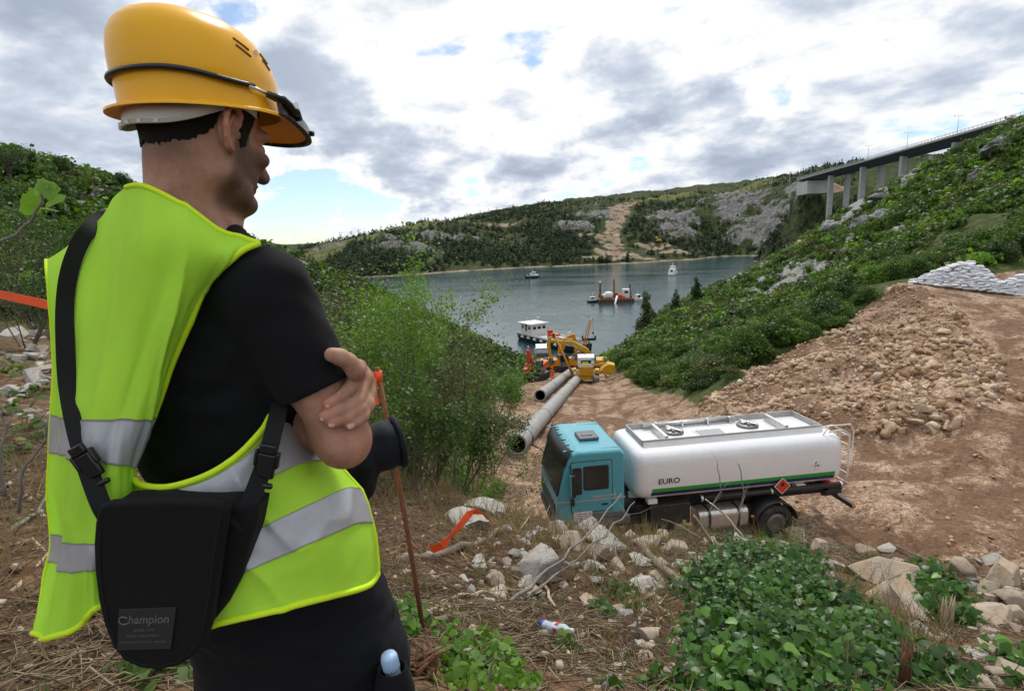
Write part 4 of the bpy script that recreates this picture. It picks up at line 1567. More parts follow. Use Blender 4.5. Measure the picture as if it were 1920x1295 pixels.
# ------------------------------------------------------------------ pipes
def pipe_thing(p0, p1, rad, label, n_sec, near_flange=True, band=None):
    p0, p1 = Vector(p0), Vector(p1)
    o = empty('concrete_pipe', p0, label=label, cat='pipe')
    d = p1 - p0
    L = d.length
    nrm = d.normalized()
    Rm = nrm.to_track_quat('Z', 'Y').to_matrix().to_4x4()

    def sag(t):
        return Vector((0, 0, 0))
    per = L / n_sec
    for k in range(n_sec):
        mb = MB()
        a, b = k * per + (.0 if k else 0), (k + 1) * per - .03
        mb.lathe([(rad, a), (rad, b)], 28, M=Rm)
        mb.build('section', M['pipe'], o)
        mb = MB()
        mb.lathe([(rad * 1.0, b), (rad * 1.045, b + .002), (rad * 1.045, b + .10), (rad, b + .102)], 28, M=Rm)
        if k < n_sec - 1:
            mb.build('joint', M['steel'] if k % 2 == 0 else M['pipe'], o)
        else:
            mb.bm.free()
    mb = MB()
    mb.lathe([(rad * 1.0, .16), (rad * 1.07, .15), (rad * 1.07, -.02), (rad * .97, -.025), (rad * .86, -.02), (rad * .84, .04)], 32, M=Rm)
    mb.build('end_collar', M['pipe'], o)
    mb = MB()
    mb.lathe([(rad * .84, .03), (rad * .83, min(L, 6.0)), (0, min(L, 6.0))], 28, M=Rm)
    mb.build('bore', M['pipe_in'], o)
    if band:
        mb = MB()
        for t in band:
            mb.lathe([(rad * 1.0, t - .05), (rad * 1.03, t - .05), (rad * 1.03, t + .05), (rad, t + .05)], 28, M=Rm)
        mb.build('lifting_band', M['dark_metal'], o)
    return o


def on_track(x, y, lift):
    return Vector((x, y, hz(x, y) + lift))


rp = .50
pA0 = on_track(*Gv(970, 853).xy, .48); pB0 = on_track(*Gv(1013, 752).xy, .46)
pA1 = on_track(9.2, 74, .55); pB1 = on_track(8.4, 80, .55)
pipe_thing(pA0, pA1, .48, 'long grey pipe nearest the lorry, open end facing the camera', 5, band=[1.9])
pipe_thing(pB0, pB1, .48, 'shorter grey pipe farther down the track, open end beside the longer one', 4)
mb = MB()
q0 = pA0 + (pA1 - pA0).normalized() * 1.9
gxy = [(q0.x + .45, q0.y - .2), (q0.x + .9, q0.y - 1.2), (q0.x + 1.1, q0.y - 2.6), (q0.x + 1.7, q0.y - 4.0), (q0.x + 2.6, q0.y - 5.0)]
mb.tube([(q0.x + .2, q0.y, q0.z + .45), (q0.x + .52, q0.y - .05, q0.z)] + [(a_, b_, hz(a_, b_) + .03) for a_, b_ in gxy], .03, 6)
tag(mb.build('cable', M['black_plastic']), 'black cable trailing from the near pipe across the gravel', 'cable')


# ------------------------------------------------------------------ people seen from afar
def far_person(loc, rz, label, top, legs, hat, pose=0.0, scale=1.0):
    """standing worker: one lofted body, helmet and vest as clothing"""
    o = empty('person', loc, (0, 0, rz), label=label, cat='person')
    o.scale = (scale,) * 3
    mb = MB()
    for s in (-1, 1):
        mb.tube([(s * .10, .02 * s, .04), (s * .10, .02 * s, .1), (s * .10, 0, .5), (s * .09, 0, .88)], [.05, .055, .065, .095], 8)
        mb.box((s * .10, .05 + .02 * s, .04), (.09, .26, .08), bev=.02)
    mb.build('trousers', M[legs], o)
    mb = MB()
    mb.tube([(0, 0, .84), (0, 0, .95), (0, 0, 1.15), (0, .01, 1.32), (0, .01, 1.44), (0, 0, 1.50)], [.165, .165, .175, .195, .15, .06], 12, flat=.62)
    for s in (-1, 1):
        mb.tube([(s * .19, 0, 1.40), (s * .25, .02, 1.15), (s * .24, .12 + pose, .95)], [.06, .05, .042], 7)
    mb.build('jacket', M[top], o)
    mb = MB()
    mb.lathe([(0, -.13), (.055, -.115), (.078, -.05), (.082, .02), (.06, .09), (0, .12)], 10, M=Matrix.Translation((0, .02, 1.64)))
    mb.cyl((0, 0, 1.46), (0, .01, 1.56), .055, n=8)
    for s in (-1, 1):
        mb.tube([(s * .24, .12 + pose, .95), (s * .23, .17 + pose, .86)], [.04, .035], 6)
    mb.build('body', M['skin_far'], o)
    mb = MB()
    mb.lathe([(.15, .0), (.125, .01), (.12, .06), (.09, .12), (0, .14)], 14, M=Matrix.Translation((0, .02, 1.68)))
    mb.build('helmet', M[hat], o)
    return o


def at_track(u, v):
    return Gv(u, v)


g = at_track(1036, 716); far_person(g, 2.6, 'worker in orange overalls standing between the red excavator and the pipes', 'orange_cloth', 'orange_cloth', 'orange_cloth')
g = at_track(1146, 690); far_person(g, .6, 'worker in orange overalls standing right of the pipelayer by the cut bank', 'orange_cloth', 'orange_cloth', 'orange_cloth')
g = on_track(13.2, 95, 0); far_person(g, .3, 'dark clothed worker in the distance behind the yellow excavator near the shore', 'navy_far', 'navy_far', 'red_sign')
wp = P(1161, 833, 17.6)
far_person((wp.x, wp.y, hz(wp.x, wp.y)), -.5, 'worker in white helmet and yellow vest half hidden behind the teal cab', 'hivis', 'navy_far', 'white_plain', scale=1.0)


# ------------------------------------------------------------------ machines
def track_pair(o, L, gauge, w, h, mat='dark_metal', z0=0.0):
    """two crawler tracks along local y, with separate plates"""
    for s in (-1, 1):
        mb = MB()
        r_ = h / 2
        path = []
        n = 10
        for k in range(n + 1):
            a = math.radians(-90 + 180 * k / n)
            path.append((L / 2 - r_ + r_ * math.cos(a), r_ + r_ * math.sin(a)))
        for k in range(n + 1):
            a = math.radians(90 + 180 * k / n)
            path.append((-L / 2 + r_ + r_ * math.cos(a), r_ + r_ * math.sin(a)))
        mb.prism([(p[0], p[1] + z0) for p in path], 'x', s * gauge / 2 - w * .42, s * gauge / 2 + w * .42)
        tr = mb.build('crawler_track', M[mat], o)
        mb = MB()
        # plates
        tot = 0
        P2 = path + [path[0]]
        seg = [(Vector((a[0], a[1])), Vector((b[0], b[1]))) for a, b in zip(P2[:-1], P2[1:])]
        step = .28
        acc = 0
        for a, b in seg:
            d = (b - a)
            l = d.length
            while acc < l:
                p = a + d * (acc / l)
                ang = math.atan2(d.y, d.x)
                mb.box((s * gauge / 2, p.x, p.y + z0), (w, .2, .06), rot=Matrix.Rotation(ang, 4, 'X'))
                acc += step
            acc -= l
        mb.build('track_plate', M['steel'], tr)
        mb = MB()
        for yy in np.linspace(-L / 2 + r_, L / 2 - r_, 6):
            mb.lathe([(0, 0), (r_ * .55, 0), (r_ * .55, .06), (0, .06)], 12, M=Matrix.Translation((s * (gauge / 2 + w * .42), yy, r_ * .8 + z0)) @ Matrix.Rotation(s * math.pi / 2, 4, 'Y'))
        mb.build('roller', M['dark_metal'], tr)


def beam(mb, pts, w, hs):
    """box-section boom through points in local y-z with depths hs"""
    rings = []
    for i, p in enumerate(pts):
        a = Vector(pts[max(i - 1, 0)]); b = Vector(pts[min(i + 1, len(pts) - 1)])
        d = (b - a).normalized()
        nrm = Vector((0, -d.z, d.y))
        h = hs[i] / 2
        p = Vector(p)
        rings.append([p + nrm * h + Vector((w / 2, 0, 0)), p + nrm * h - Vector((w / 2, 0, 0)), p - nrm * h - Vector((w / 2, 0, 0)), p - nrm * h + Vector((w / 2, 0, 0))])
    mb.loft(rings, caps=True, smooth=False)


def excavator(loc, rz, house_rot, label, body_m, boom_pts, stick_pts, bucket=True, cab_side=-1, scale=1.0, track='dark_metal', logo=False):
    o = empty('excavator', loc, (0, 0, rz), label=label, cat='excavator')
    o.scale = (scale,) * 3
    track_pair(o, 4.0, 2.4, .6, .95)
    h = empty('house', (0, 0, 0), (0, 0, house_rot), parent=o)
    mb = MB(); mb.cyl((0, 0, .8), (0, 0, 1.1), .75, n=20); mb.box((0, 0, .7), (1.9, 1.6, .4))
    mb.build('turntable', M['dark_metal'], o)
    mb = MB()
    mb.prism([(-2.55, 1.15), (-2.65, 1.6), (-2.55, 2.1), (-1.2, 2.2), (.2, 2.15), (.3, 1.15)], 'x', -1.3, 1.3, bev=.08)
    mb.box((.75, 1.0, 1.5), (1.0, 1.4, .7), bev=.05)
    bd = mb.build('engine_cover', M[body_m], h)
    mb = MB(); mb.box((0, -2.0, 1.12), (2.3, 1.0, .12)); mb.box((-.5, -1.4, 2.23), (.9, .7, .08), bev=.02); mb.cyl((.6, -1.6, 2.15), (.6, -1.6, 2.65), .07, n=8)
    mb.build('exhaust_and_grille', M['dark_metal'], h)
    cx_ = cab_side * .82
    mb = MB()
    mb.prism([(.1, 1.15), (.1, 2.85), (1.25, 2.95), (1.75, 2.2), (1.75, 1.15)], 'x', cx_ - .47, cx_ + .47, bev=.05)
    cb = mb.build('cab', M['black_plastic'] if body_m == 'cat_yellow' else M['grey_plastic'], h)
    mb = MB()
    for s in (-1, 1):
        mb.prism([(.22, 1.75), (.22, 2.75), (1.2, 2.82), (1.6, 2.15), (1.6, 1.75)], 'x', cx_ + s * .474 - .006, cx_ + s * .474 + .006)
    mb.prism([(1.77, 1.5), (1.775, 2.2), (1.27, 2.94), (1.255, 2.93), (1.755, 2.19), (1.755, 1.5)], 'x', cx_ - .4, cx_ + .4)
    mb.box((cx_, .095, 2.25), (.75, .012, .9))
    mb.build('pane', M['glass_dark'], cb)
    mb = MB(); beam(mb, [(0,) + p for p in boom_pts], .42, [.55, .75, .7, .5, .4][:len(boom_pts)])
    bm_ = mb.build('boom', M[body_m], h)
    mb = MB(); beam(mb, [(0,) + p for p in stick_pts], .32, [.5, .55, .35][:len(stick_pts)])
    st = mb.build('stick', M[body_m], h)
    mb = MB()
    a, b = Vector((0,) + boom_pts[0]), Vector((0,) + boom_pts[2])
    for s in (-1, 1):
        mb.tube([(s * .33, a.y + .35, a.z - .25), (s * .33, (a.y + b.y) / 2, (a.z + b.z) / 2 - .5)], .09, 8)
        mb.tube([(s * .33, (a.y + b.y) / 2, (a.z + b.z) / 2 - .5), (s * .33, b.y - .1, b.z - .2)], .05, 8)
    e = Vector((0,) + boom_pts[-1])
    mb.tube([(0, b.y, b.z + .55), (0, (b.y + e.y) / 2, (b.z + e.z) / 2 + .65), (0, e.y - .1, e.z + .6)], .09, 8)
    mb.build('ram', M['alu'], bm_)
    if bucket:
        t = Vector((0,) + stick_pts[-1])
        mb = MB()
        mb.prism([(t.y - .25, t.z + .05), (t.y + .3, t.z), (t.y + .35, t.z - .55), (t.y - .1, t.z - .95), (t.y - .65, t.z - .75), (t.y - .35, t.z - .35)], 'x', -.55, .55, bev=.03)
        mb.build('bucket', M['steel'], h)
    return o, h


# red excavator at the left edge of the track, boom folded up on its left
g = Gv(1003, 713)
ex, hs_ = excavator(g, math.radians(150), math.radians(14), 'red excavator with folded boom at the left edge of the track', 'red_machine',
                    [(.6, 1.7), (1.5, 3.0), (2.6, 4.0), (3.3, 4.7)], [(3.35, 4.85), (3.25, 3.4), (3.0, 1.7)], cab_side=-1, scale=.92)
# driver in yellow vest: inside the cab, so a thing of its own
# yellow excavator standing across the shore end of the track, arm arched to the left
g = on_track(12.6, 83, 0)
excavator(g, math.radians(78), 0.0, 'yellow excavator with black cab, arched arm reaching left over the pipes', 'cat_yellow',
          [(.6, 1.7), (1.6, 3.4), (3.6, 4.5), (5.6, 4.7), (6.9, 4.9)], [(7.1, 5.5), (7.4, 4.2), (7.1, 2.2)], cab_side=-1, scale=.98)
# orange yellow excavator behind the pipes
g = on_track(6.6, 86, 0)
excavator(g, math.radians(-60), math.radians(-8), 'orange yellow excavator behind the red one with its engine cover to the left', 'orange_yellow',
          [(.6, 1.7), (1.0, 3.6), (1.9, 5.0), (3.0, 5.4)], [(3.1, 5.6), (3.6, 4.2), (3.6, 2.4)], cab_side=1, scale=1.0)
# pipelayer seen from behind
g = Gv(1099, 716)
o = empty('pipelayer', g, (0, 0, math.radians(-6)), label='yellow crawler pipelayer seen from behind with white rear panel and side boom', cat='pipelayer')
track_pair(o, 4.2, 2.35, .66, 1.15)
mb = MB(); mb.box((0, .4, 1.45), (1.55, 3.6, .9), bev=.06); mb.box((0, -1.0, .9), (1.5, 1.2, .5), bev=.04)
mb.build('frame', M['cat_yellow'], o)
mb = MB(); mb.box((0, 1.4, 2.25), (1.1, 2.0, .9), bev=.08); mb.build('bonnet', M['cat_yellow'], o)
mb = MB(); mb.box((0, -1.72, 1.72), (1.75, .16, 1.05), bev=.03)
rg = mb.build('rear_guard', M['cat_yellow'], o)
mb = MB()
for k in range(7):
    mb.box((0, -1.815, 1.32 + k * .135), (1.5, .03, .04))
mb.build('slat', M['orange_yellow'], rg)
mb = MB()
for a_, b_, c_, d_ in ((-.02, 3.13, 1.95, .3), (-.02, 2.42, 1.95, .3), (-.8, 2.78, .38, .9), (.76, 2.78, .38, .9)):
    mb.box((a_, -1.45, b_), (c_, .2, d_), bev=.03)
canopy = mb.build('rear_panel', M['white_plain'], o)
mb = MB(); mb.box((-.02, -1.36, 2.78), (1.2, .04, .6)); mb.build('pane', M['glass_dark'], canopy)
mb = MB(); mb.box((-.1, -1.40, 2.68), (.7, .03, .25)); mb.build('seat', M['hivis'], canopy)
mb = MB(); mb.box((0, -.5, 3.3), (1.95, 1.9, .08), bev=.02); mb.box((-.85, .3, 2.5), (.1, .1, 1.6)); mb.box((.85, .3, 2.5), (.1, .1, 1.6)); mb.build('roof', M['white_plain'], o)
mb = MB()
for yy in (-.55, .55):
    mb.tube([(-1.55, yy, .85), (-3.7, 0, 5.9)], [.13, .09], 6)
for t in (.25, .5, .75):
    mb.tube([(-1.55 - 2.15 * t, -.55 * (1 - t), .85 + 5.05 * t), (-1.55 - 2.15 * t, .55 * (1 - t), .85 + 5.05 * t)], .07, 5)
sb = mb.build('side_boom', M['orange_yellow'], o)
mb = MB()
mb.tube([(-3.7, 0, 5.9), (.6, 0, 2.9)], .025, 5); mb.tube([(-3.72, 0, 5.85), (-3.9, .1, 2.6)], .025, 5); mb.box((-3.75, 0, 5.75), (.3, .2, .5), bev=.04); mb.box((-3.9, .1, 2.5), (.25, .2, .4), bev=.04)
mb.build('hoist_cable', M['dark_metal'], sb)
mb = MB()
mb.prism([(1.7, 1.5), (2.6, 2.3), (3.4, 2.1), (3.5, 1.2), (2.7, .9)], 'y', -.5, 1.0, bev=.08)
cwt = mb.build('counterweight', M['cat_yellow'], o)
mb = MB(); mb.tube([(1.0, -.6, 1.2), (1.9, -.6, 1.5), (2.5, -.5, .6)], .1, 6); mb.tube([(1.0, .6, 1.9), (2.6, .6, 2.2)], .09, 6); mb.build('arm', M['orange_yellow'], cwt)
mb = MB(); mb.box((-1.05, -1.6, 1.55), (.25, .2, .6), bev=.03); mb.box((-1.35, -.9, 1.75), (.3, .9, .35), bev=.04); mb.box((1.3, -.9, 1.55), (.5, .9, .5), bev=.04)
mb.build('fender', M['cat_yellow'], o)
for s in (-1, 1):
    mb = MB(); mb.box((s * .72, -1.82, 2.12), (.16, .04, .12), bev=.01); mb.build('rear_lamp', M['red_lens'], o)
# crawler crane on the shore behind the machines
g = on_track(12.0, 103, 0)
o = empty('crawler_crane', g, (0, 0, math.radians(-40)), label='small orange crane with thin jib and hook at the water edge', cat='crane')
track_pair(o, 3.4, 2.2, .5, .8)
mb = MB(); mb.box((0, -.3, 1.7), (2.2, 3.2, 1.4), bev=.08); mb.build('house', M['orange_yellow'], o)
mb = MB(); mb.box((-.6, 1.2, 2.4), (.9, 1.0, 1.3), bev=.05); mb.build('cab', M['grey_plastic'], o)
mb = MB()
for s in (-1, 1):
    mb.tube([(s * .35, 1.2, 1.6), (s * .2, 4.6, 8.2), (0, 5.0, 8.8), (0, 5.6, 8.6)], .11, 5)
for t in np.linspace(.1, .95, 9):
    mb.tube([(-.35 + .15 * t, 1.2 + 3.4 * t, 1.6 + 6.6 * t), (.35 - .15 * t, 1.2 + 3.4 * t + .3, 1.6 + 6.6 * t + .5)], .05, 4)
jb = mb.build('jib', M['orange_yellow'], o)
mb = MB(); mb.tube([(0, 5.6, 8.6), (0, 5.6, 6.0)], .04, 4); mb.box((0, 5.6, 5.9), (.25, .2, .5), bev=.04); mb.tube([(0, 4.8, 8.7), (0, -1.4, 3.0)], .04, 4)
mb.build('hoist_cable', M['dark_metal'], jb)
# steel gantry block at the waterline, dark box on a post at the right
g = on_track(14.6, 106, 0)
o = empty('lamp_mast', g, label='dark floodlight mast standing at the shore right of the excavator arm', cat='mast')
mb = MB(); mb.tube([(0, 0, -.5), (0, 0, 5.4)], .12, 8); mb.box((0, 0, .1), (1.2, 1.2, .5), bev=.05); mb.build('post', M['dark_metal'], o)
mb = MB(); mb.box((0, 0, 5.5), (2.6, .3, .5), bev=.05); mb.box((-1.2, 0, 5.95), (.3, .3, .5), bev=.03); mb.box((1.2, 0, 5.95), (.3, .3, .5), bev=.03); mb.build('lamp_head', M['dark_metal'], o)
# heap of stones and pale blocks at the shore behind the pipes
for k in range(14):
    pass


# ------------------------------------------------------------------ boats
def hull(L, B, D, bow=.25, mat='hull_black', n=13, sheer=.3, flat_bow=False):
    mb = MB()
    rings = []
    for i in range(n):
        t = i / (n - 1)
        x = L * (t - .5)
        w = B / 2 * (1 - (max(0, (t - (1 - bow)) / bow)) ** 2.2 * (.35 if flat_bow else .97)) * (1 - .12 * max(0, (.15 - t) / .15))
        z = sheer * (2 * abs(t - .45)) ** 2.2
        rings.append([(x, -w, D + z), (x, -w * .96, D * .4), (x, -w * .75, -.5), (x, w * .75, -.5), (x, w * .96, D * .4), (x, w, D + z)])
    mb.loft(rings, closed=True, caps=True, smooth=False)
    return mb


def ship(name, loc, rz, label, cat='boat'):
    return empty(name, (loc[0], loc[1], WATER_Z), (0, 0, rz), label=label, cat=cat)


# long work boat with white wheelhouse, ramp end towards the shore
b0 = PZ(990, 634, WATER_Z); b1 = PZ(1092, 660, WATER_Z)
c = (b0 + b1) / 2
ang = math.atan2(b1.y - b0.y, b1.x - b0.x)
Lw = (b1 - b0).length + 2
o = ship('work_boat', c, ang, 'long black hulled work boat with white wheelhouse lying off the shore')
hull(Lw, 6.0, 1.6, .2, flat_bow=True).build('hull', M['hull_black'], o)
mb = MB(); mb.box((0, 0, 1.62), (Lw * .96, 5.3, .16)); mb.build('deck', M['grey_deck'], o)
mb = MB()
for s in (-1, 1):
    mb.box((-.5, s * 2.86, 1.86), (Lw * .9, .16, .5))
mb.build('bulwark', M['white_plain'], o)
mb = MB(); mb.box((-Lw / 2 + 3.9, 0, 3.0), (5.6, 4.4, 2.7), bev=.06)
wh = mb.build('wheelhouse', M['white_plain'], o)
mb = MB(); mb.box((-Lw / 2 + 3.8, 0, 4.46), (6.8, 5.4, .18), bev=.04); mb.box((-Lw / 2 + 6.6, 0, 4.62), (1.2, 4.6, .1)); mb.build('roof', M['white_plain'], wh)
for yy in (-1.4, 0, 1.4):
    mb = MB(); mb.box((-Lw / 2 + 6.71, yy, 3.5), (.03, .9, .7)); mb.build('window', M['glass_dark'], wh)
for xx in (-1.6, 0, 1.5):
    for s in (-1, 1):
        mb = MB(); mb.box((-Lw / 2 + 3.9 + xx, s * 2.21, 3.4), (.8, .03, .7) if xx else (.8, .03, 1.7)); mb.build('window', M['glass_dark'], wh)
mb = MB()
mb.tube([(-Lw / 2 + 4.5, 1, 4.5), (-Lw / 2 + 4.5, 1, 6.3)], .06, 6); mb.box((-Lw / 2 + 4.5, 1, 5.8), (.06, 1.2, .1)); mb.build('mast', M['white_plain'], wh)
for k in range(7):
    mb = MB(); mb.tube([(-Lw / 2 + 3 + k * 3.0, -3.1, 1.15), (-Lw / 2 + 3.8 + k * 3.0, -3.1, 1.15)], .3, 10); mb.build('fender', M['white_plain'], o)
mb = MB(); mb.box((0, .6, 2.2), (2.2, 1.8, 1.0), bev=.2); mb.box((-1.6, .2, 2.6), (.9, 1.2, 1.8), bev=.1); mb.build('winch', M['red_machine'], o)
mb = MB(); mb.box((3.4, -.2, 2.05), (3.6, 2.2, .7), bev=.3); mb.box((6.6, .4, 2.0), (1.6, 2.4, .6), bev=.25); mb.build('sacks', M['pale_wood'], o)
# small grey boat moored at the shore
g = PZ(1016, 664, WATER_Z)
o = ship('launch', g, ang + 2.6, 'small grey launch with white cabin top moored by the shore left of the machines')
hull(10, 3.2, 1.0, .35, 'grey').build('hull', M['grey_plastic'], o)
mb = MB(); mb.box((-1, 0, 1.5), (5.0, 2.4, 1.1), bev=.1); cbn = mb.build('cabin', M['white_plain'], o)
mb = MB(); mb.box((-1, 0, 1.65), (4.2, 2.44, .45)); mb.build('window', M['glass_dark'], cbn)
mb = MB(); mb.box((-1.2, 0, 2.1), (5.2, 2.7, .12), bev=.04); mb.build('roof', M['white_plain'], cbn)
mb = MB()
for k in range(4):
    mb.lathe([(.14, -.12), (.3, -.06), (.3, .06), (.14, .12), (.14, -.12)], 14, M=Matrix.Translation((-3.4 + k * 2.0, -1.72, .75)) @ Matrix.Rotation(math.pi / 2, 4, 'X'))
mb.build('tyre_fender', M['rubber'], o)
mb = MB(); mb.box((2.6, 0, 1.3), (2.2, 1.8, .3), bev=.05); mb.build('hatch', M['red_machine'], o)
# pontoon with legs
p0 = PZ(1121, 566, WATER_Z); p1 = PZ(1187, 564, WATER_Z)
c = (p0 + p1) / 2
Lp = (p1 - p0).length
ang = math.atan2(p1.y - p0.y, p1.x - p0.x)
o = ship('pontoon', c, ang, 'rusty work pontoon with tall steel legs anchored in the inlet', 'pontoon')
mb = MB(); mb.box((0, 0, .45), (Lp, 7, 1.9), bev=.1); mb.build('hull', M['pontoon_rust'], o)
mb = MB()
for k in range(12):
    mb.box((-Lp / 2 + .6 + k * Lp / 12, -3.56, .6), (.5, .14, 1.0))
mb.build('fender', M['rubber'], o)
for xx, top, mt in ((-Lp * .42, 7.6, 'dark_metal'), (-.3, 8.6, 'rust'), (Lp * .43, 6.4, 'dark_metal')):
    lg = None
    mb = MB(); mb.cyl((xx, 2.0, -4), (xx, 2.0, top), .36, n=12); lg = mb.build('leg', M[mt], o)
    mb = MB(); mb.box((xx, 2.0, 2.2), (1.3, 1.3, 1.6), bev=.06); mb.build('leg_collar', M['rust'], lg)
    if mt == 'dark_metal' and xx < 0:
        mb = MB(); mb.cyl((xx, 2.0, top - .5), (xx, 2.0, top + .3), .42, n=12); mb.build('leg_cap', M['white_plain'], lg)
mb = MB(); mb.box((-Lp * .2, -.8, 2.7), (3.4, 3.0, 2.5), bev=.9); mb.box((-Lp * .33, -1.2, 2.3), (1.6, 2.0, 1.8), bev=.6); mb.build('tarpaulin', M['white_plain'], o)
mb = MB(); mb.box((Lp * .30, .4, 3.1), (2.6, 2.6, 3.4), bev=.08); cbn = mb.build('hut', M['white_plain'], o)
mb = MB(); mb.box((Lp * .30, -.92, 3.6), (1.4, .04, .8)); mb.build('window', M['glass_dark'], cbn)
mb = MB(); mb.box((Lp * .12, -1.5, 2.2), (1.6, 1.6, 1.4), bev=.1); mb.box((Lp * .2, -2.2, 1.8), (1.4, .8, .8), bev=.1); mb.build('winch', M['red_machine'], o)
for cc, ss in (((-Lp * .4, -1.9, 2.1), (.9, 1.4, 1.4)), ((Lp * .42, -2.0, 2.0), (.6, 1.2, 1.2)), ((.2, 1.0, 2.4), (1.8, 1.8, 2.0))):
    mb = MB(); mb.box(cc, ss, bev=.1); mb.build('deck_box', M['pontoon_rust'], o)
mb = MB(); mb.tube([(.3, -2.6, 2.3), (-.4, -5.2, .9), (-1.5, -9.0, -1.2)], .38, 8); mb.build('chute', M['white_plain'], o)
for sx, lab in ((-1, 'small motor boat tied to the left end of the pontoon'), (1, 'small white cabin boat tied to the right end of the pontoon')):
    q = c + Vector((math.cos(ang), math.sin(ang), 0)) * (sx * (Lp / 2 + 2.1)) + Vector((0, .8 * sx + .5, 0))
    b = ship('motor_boat', q, ang + (0 if sx < 0 else .5), lab)
    hull(4.2, 1.9, .6, .4).build('hull', M['hull_black'] if sx < 0 else M['white_plain'], b)
    mb = MB(); mb.box((0, 0, 1.5), (1.8, 1.6, 1.7 if sx > 0 else 1.2), bev=.12); cbn = mb.build('cabin', M['white_plain'], b)
    mb = MB(); mb.box((0, -.81, 1.75), (1.2, .03, .7)); mb.build('window', M['glass_dark'], cbn)
    mb = MB(); mb.tube([(0, 0, 2.2), (0, 0, 3.6)], .04, 5); mb.build('aerial', M['white_plain'], cbn)
# tug
tp = PZ(998, 521, WATER_Z)
o = ship('tug', tp, math.radians(15), 'small dark hulled tug with white wheelhouse in the middle of the inlet', 'tug')
hull(9.6, 3.4, 1.0, .35, sheer=1.0).build('hull', M['hull_black'], o)
mb = MB(); mb.box((2.6, 0, 1.7), (3.0, 2.7, .9), bev=.1); mb.build('bulwark', M['white_plain'], o)
mb = MB(); mb.box((1.0, 0, 2.5), (2.2, 2.0, 2.2), bev=.1); wh = mb.build('wheelhouse', M['white_plain'], o)
mb = MB(); mb.box((1.0, 0, 3.1), (2.24, 1.7, .5)); mb.box((1.0, 0, 3.11), (1.8, 2.04, .5)); mb.build('window', M['glass_dark'], wh)
mb = MB(); mb.box((1.1, 0, 3.7), (2.6, 2.3, .14), bev=.04); mb.build('roof', M['white_plain'], wh)
mb = MB(); mb.cyl((-.9, 0, 1.0), (-.9, 0, 3.2), .5, n=10); mb.build('funnel', M['white_plain'], o)
mb = MB(); mb.tube([(.3, 0, 3.7), (.3, 0, 5.4)], .07, 5); mb.box((.3, 0, 4.8), (.08, 1.1, .08)); mb.build('mast', M['white_plain'], o)
mb = MB(); mb.box((-3.4, 0, 1.5), (.8, .8, .7), bev=.1); mb.build('towing_bitt', M['white_plain'], o)
# motor yacht, seen from astern
yp = PZ(1262, 515, WATER_Z)
o = ship('motor_yacht', yp, math.radians(62), 'white motor yacht with flying bridge seen from astern', 'yacht')
hull(11, 4.6, 1.5, .45, sheer=.6).build('hull', M['white_plain'], o)
mb = MB(); mb.prism([(-3.6, 1.5), (-3.4, 3.6), (1.6, 3.6), (3.4, 1.6)], 'y', -1.9, 1.9, bev=.15); dk = mb.build('deckhouse', M['white_plain'], o)
mb = MB(); mb.prism([(-2.8, 2.5), (-2.8, 3.2), (1.5, 3.2), (2.1, 2.5)], 'y', -1.915, 1.915); mb.box((-3.5, .2, 2.5), (.12, 1.5, 1.3)); mb.build('window', M['glass_dark'], dk)
mb = MB(); mb.prism([(-2.6, 3.6), (-2.2, 5.5), (.2, 5.5), (1.2, 3.6)], 'y', -1.4, 1.4, bev=.12); fb = mb.build('flying_bridge', M['white_plain'], o)
mb = MB(); mb.box((-2.25, 0, 4.9), (.12, 2.2, .5)); mb.build('window', M['glass_dark'], fb)
mb = MB(); mb.tube([(-1, 0, 5.5), (-1, 0, 7.4)], .08, 5); mb.box((-1, 0, 6.4), (.3, 1.4, .14), bev=.05); mb.build('mast', M['white_plain'], fb)
mb = MB(); mb.box((-5.8, 0, .5), (1.2, 3.6, .16), bev=.03); mb.build('bathing_platform', M['white_plain'], o)
mb = MB(); mb.box((-3.75, -1.3, 1.9), (.05, .9, .6)); mb.build('life_raft', M['orange_cloth'], o)

# excavators on the far slope
for (u, v, yd, rz, lab, up) in ((1196, 389, 712, 1.9, 'tiny yellow excavator with raised arm on the bare cut of the far hill', 1), (1234, 436, 588, .6, 'tiny yellow excavator low down in the orange cut of the far hill', 0)):
    p = P(u, v, yd)
    zz = float(fheight([p.x], [p.y])[0])
    boom = [(.6, 1.7), (1.6, 3.8), (3.6, 5.8), (5.4, 6.3)] if up else [(.6, 1.7), (1.6, 3.0), (3.0, 3.6), (4.2, 3.0)]
    stick = [(5.5, 6.4), (6.4, 5.0), (6.6, 3.2)] if up else [(4.3, 3.1), (5.0, 2.0), (5.0, 1.0)]
    excavator((p.x, p.y, zz + .2), rz, -.4, lab, 'cat_yellow', boom, stick, scale=1.55)

# ------------------------------------------------------------------ motorway bridge
A = P(1522, 335, 430); B = P(1841, 248, 262)
B2 = A + (B - A) * 1.55
A2 = A + (A - B) * .02
dv = (B2 - A2); Lb = dv.length
rzb = math.atan2(dv.y, dv.x)
pit = -math.asin(dv.z / Lb)
br = empty('motorway_bridge', A2, (0, pit, rzb), label='long concrete motorway bridge on tall piers at the head of the inlet', cat='bridge')
mb = MB(); mb.prism([(-9, -.2), (9, -.2), (9, -.6), (4, -2.4), (-4, -2.4), (-9, -.6)], 'x', 0, Lb); mb.build('deck', M['dark_deck'], br)
mb = MB()
for s in (-1, 1):
    mb.box((Lb / 2, s * 9.1, -.25), (Lb, .5, .9))
mb.build('edge_beam', M['concrete'], br)
for s in (-1, 1):
    mb = MB()
    for k in range(int(Lb / 2.5)):
        mb.box((k * 2.5, s * 9.1, .75), (.14, .14, 1.2))
    mb.box((Lb / 2, s * 9.1, 1.32), (Lb, .16, .14)); mb.box((Lb / 2, s * 9.1, .8), (Lb, .08, .12))
    mb.build('railing', M['galv'], br)
